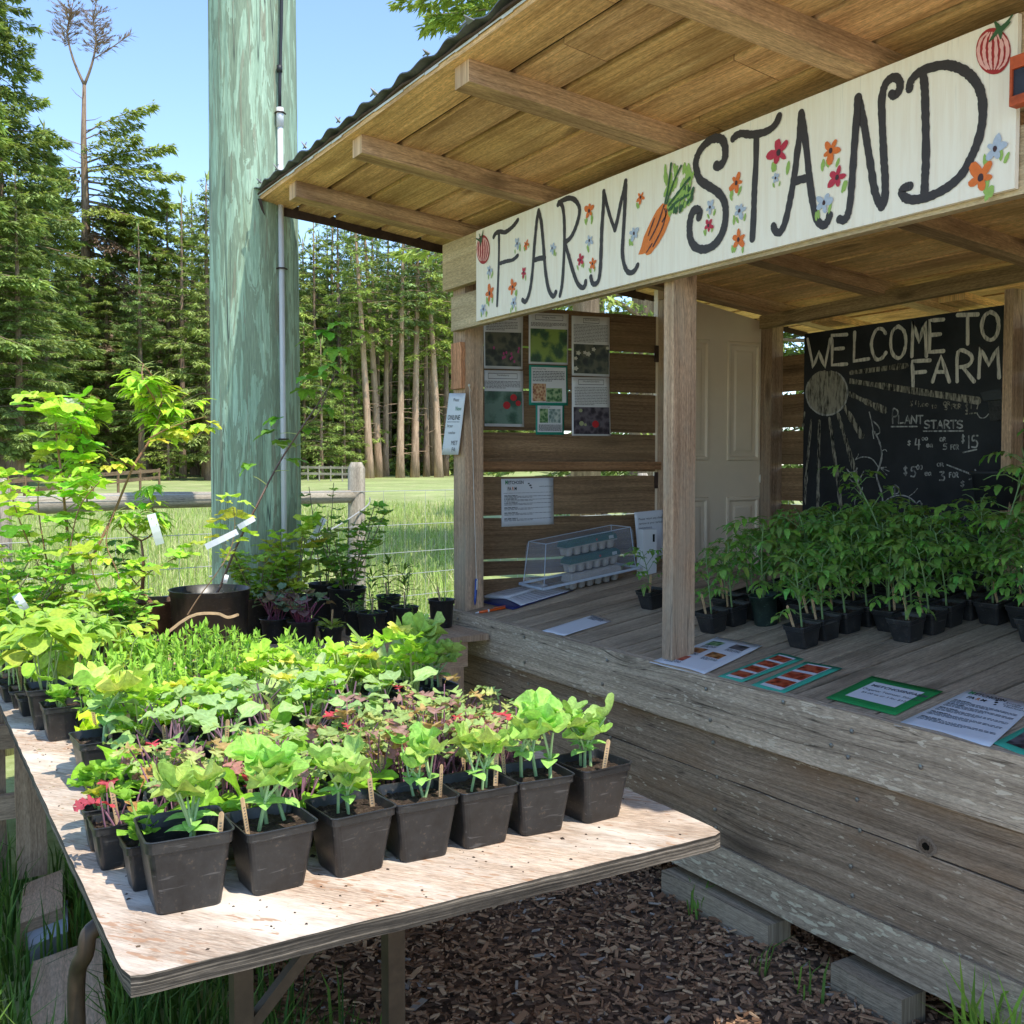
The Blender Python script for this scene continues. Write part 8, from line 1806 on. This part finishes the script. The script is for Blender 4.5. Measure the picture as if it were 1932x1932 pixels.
def sill_t():
    c = rg.choice(((-2.22, 2.2), (-2.6, 2.3), (-2.02, 2.2))); return rg.gauss(c[0], 0.03), rg.gauss(c[1], 0.02), 0.0
grass('sill_grass', 'thin grass sprouting from the chips along the sill board', 26, sill_t, 0.12, [(0.13, 0.24, 0.04)], 0.0035, 0.9)
def field_g():
    px = rg.choice((rg.uniform(-30, 420), rg.uniform(540, 900))); D = 5.6 + 26 * rg.random() ** 2.0; p = fpt(px, D)
    if p.x > -4.75 and p.y > -0.4: return None
    return p.x, p.y, gz(p.x, p.y)
grass('field_grass', 'tall pale green meadow grass beyond the field fence', 42000, field_g, 0.24, [(0.34, 0.45, 0.13), (0.29, 0.42, 0.11), (0.42, 0.48, 0.20), (0.50, 0.48, 0.27), (0.25, 0.37, 0.08)], 0.0055, 0.8)

# crumbs of potting soil, chaff and dead leaf bits dropped on the table
mb = MB()
for i in range(900):
    x = rg.uniform(-3.9, -1.62); y = rg.uniform(0.30, 1.47); l = rg.uniform(0.0015, 0.006) * (2 if rg.random() < 0.05 else 1)
    a = rg.uniform(0, 6.28); n0 = len(mb.v); h = l * 0.4; q = [(x + l * math.cos(a + k * 1.57) * rg.uniform(0.6, 1), y + l * math.sin(a + k * 1.57) * rg.uniform(0.4, 1)) for k in range(4)]
    mb.v += [(px, py, TZ) for px, py in q] + [(x, y, TZ + h)]
    c = rg.choice(((0.05, 0.035, 0.025), (0.05, 0.035, 0.025), (0.12, 0.08, 0.05), (0.3, 0.24, 0.14)))
    for k in range(4): mb.face([n0 + k, n0 + (k + 1) % 4, n0 + 4], [(0, 0)] * 3, 0, c)
tag(mb.build('spilled_soil', chipm), 'crumbs of potting soil scattered over the plywood table top', 'soil crumbs', kind='stuff')
# two more canes that thicken the leafy mass at the left end of the bench
cane_plant('thimbleberry_pot', 'black pot with leafy young canes between the left end bushes and the tall canes', 110, 1165, 4.4, 80, [
    ([(110, 1150), (60, 1040), (30, 960), (15, 900)], 4.4, 'palm', 0.05, lime, 13, 0.15, 0.004, red_c), ([(112, 1150), (130, 1050), (150, 960), (190, 910)], 4.35, 'palm', 0.05, (0.22, 0.4, 0.06), 14, 0.15, 0.004, red_c), ([(105, 1150), (85, 1050), (70, 950), (75, 880)], 4.5, 'ovate', 0.045, lime, 10, 0.2, 0.004, red_c)], 45)
cane_plant('thimbleberry_pot', 'black pot with leafy canes in front of the elderberry trunk', 215, 1168, 4.35, 74, [
    ([(215, 1150), (225, 1090), (200, 1020), (215, 960)], 4.35, 'ovate', 0.045, lime, 11, 0.1, 0.0035, red_c), ([(218, 1150), (265, 1090), (310, 1060), (345, 1040)], 4.4, 'palm', 0.045, (0.24, 0.42, 0.07), 9, 0.15, 0.003, red_c), ([(210, 1150), (180, 1090), (165, 1030)], 4.35, 'palm', 0.048, lime, 9, 0.1, 0.003, red_c)], 46)
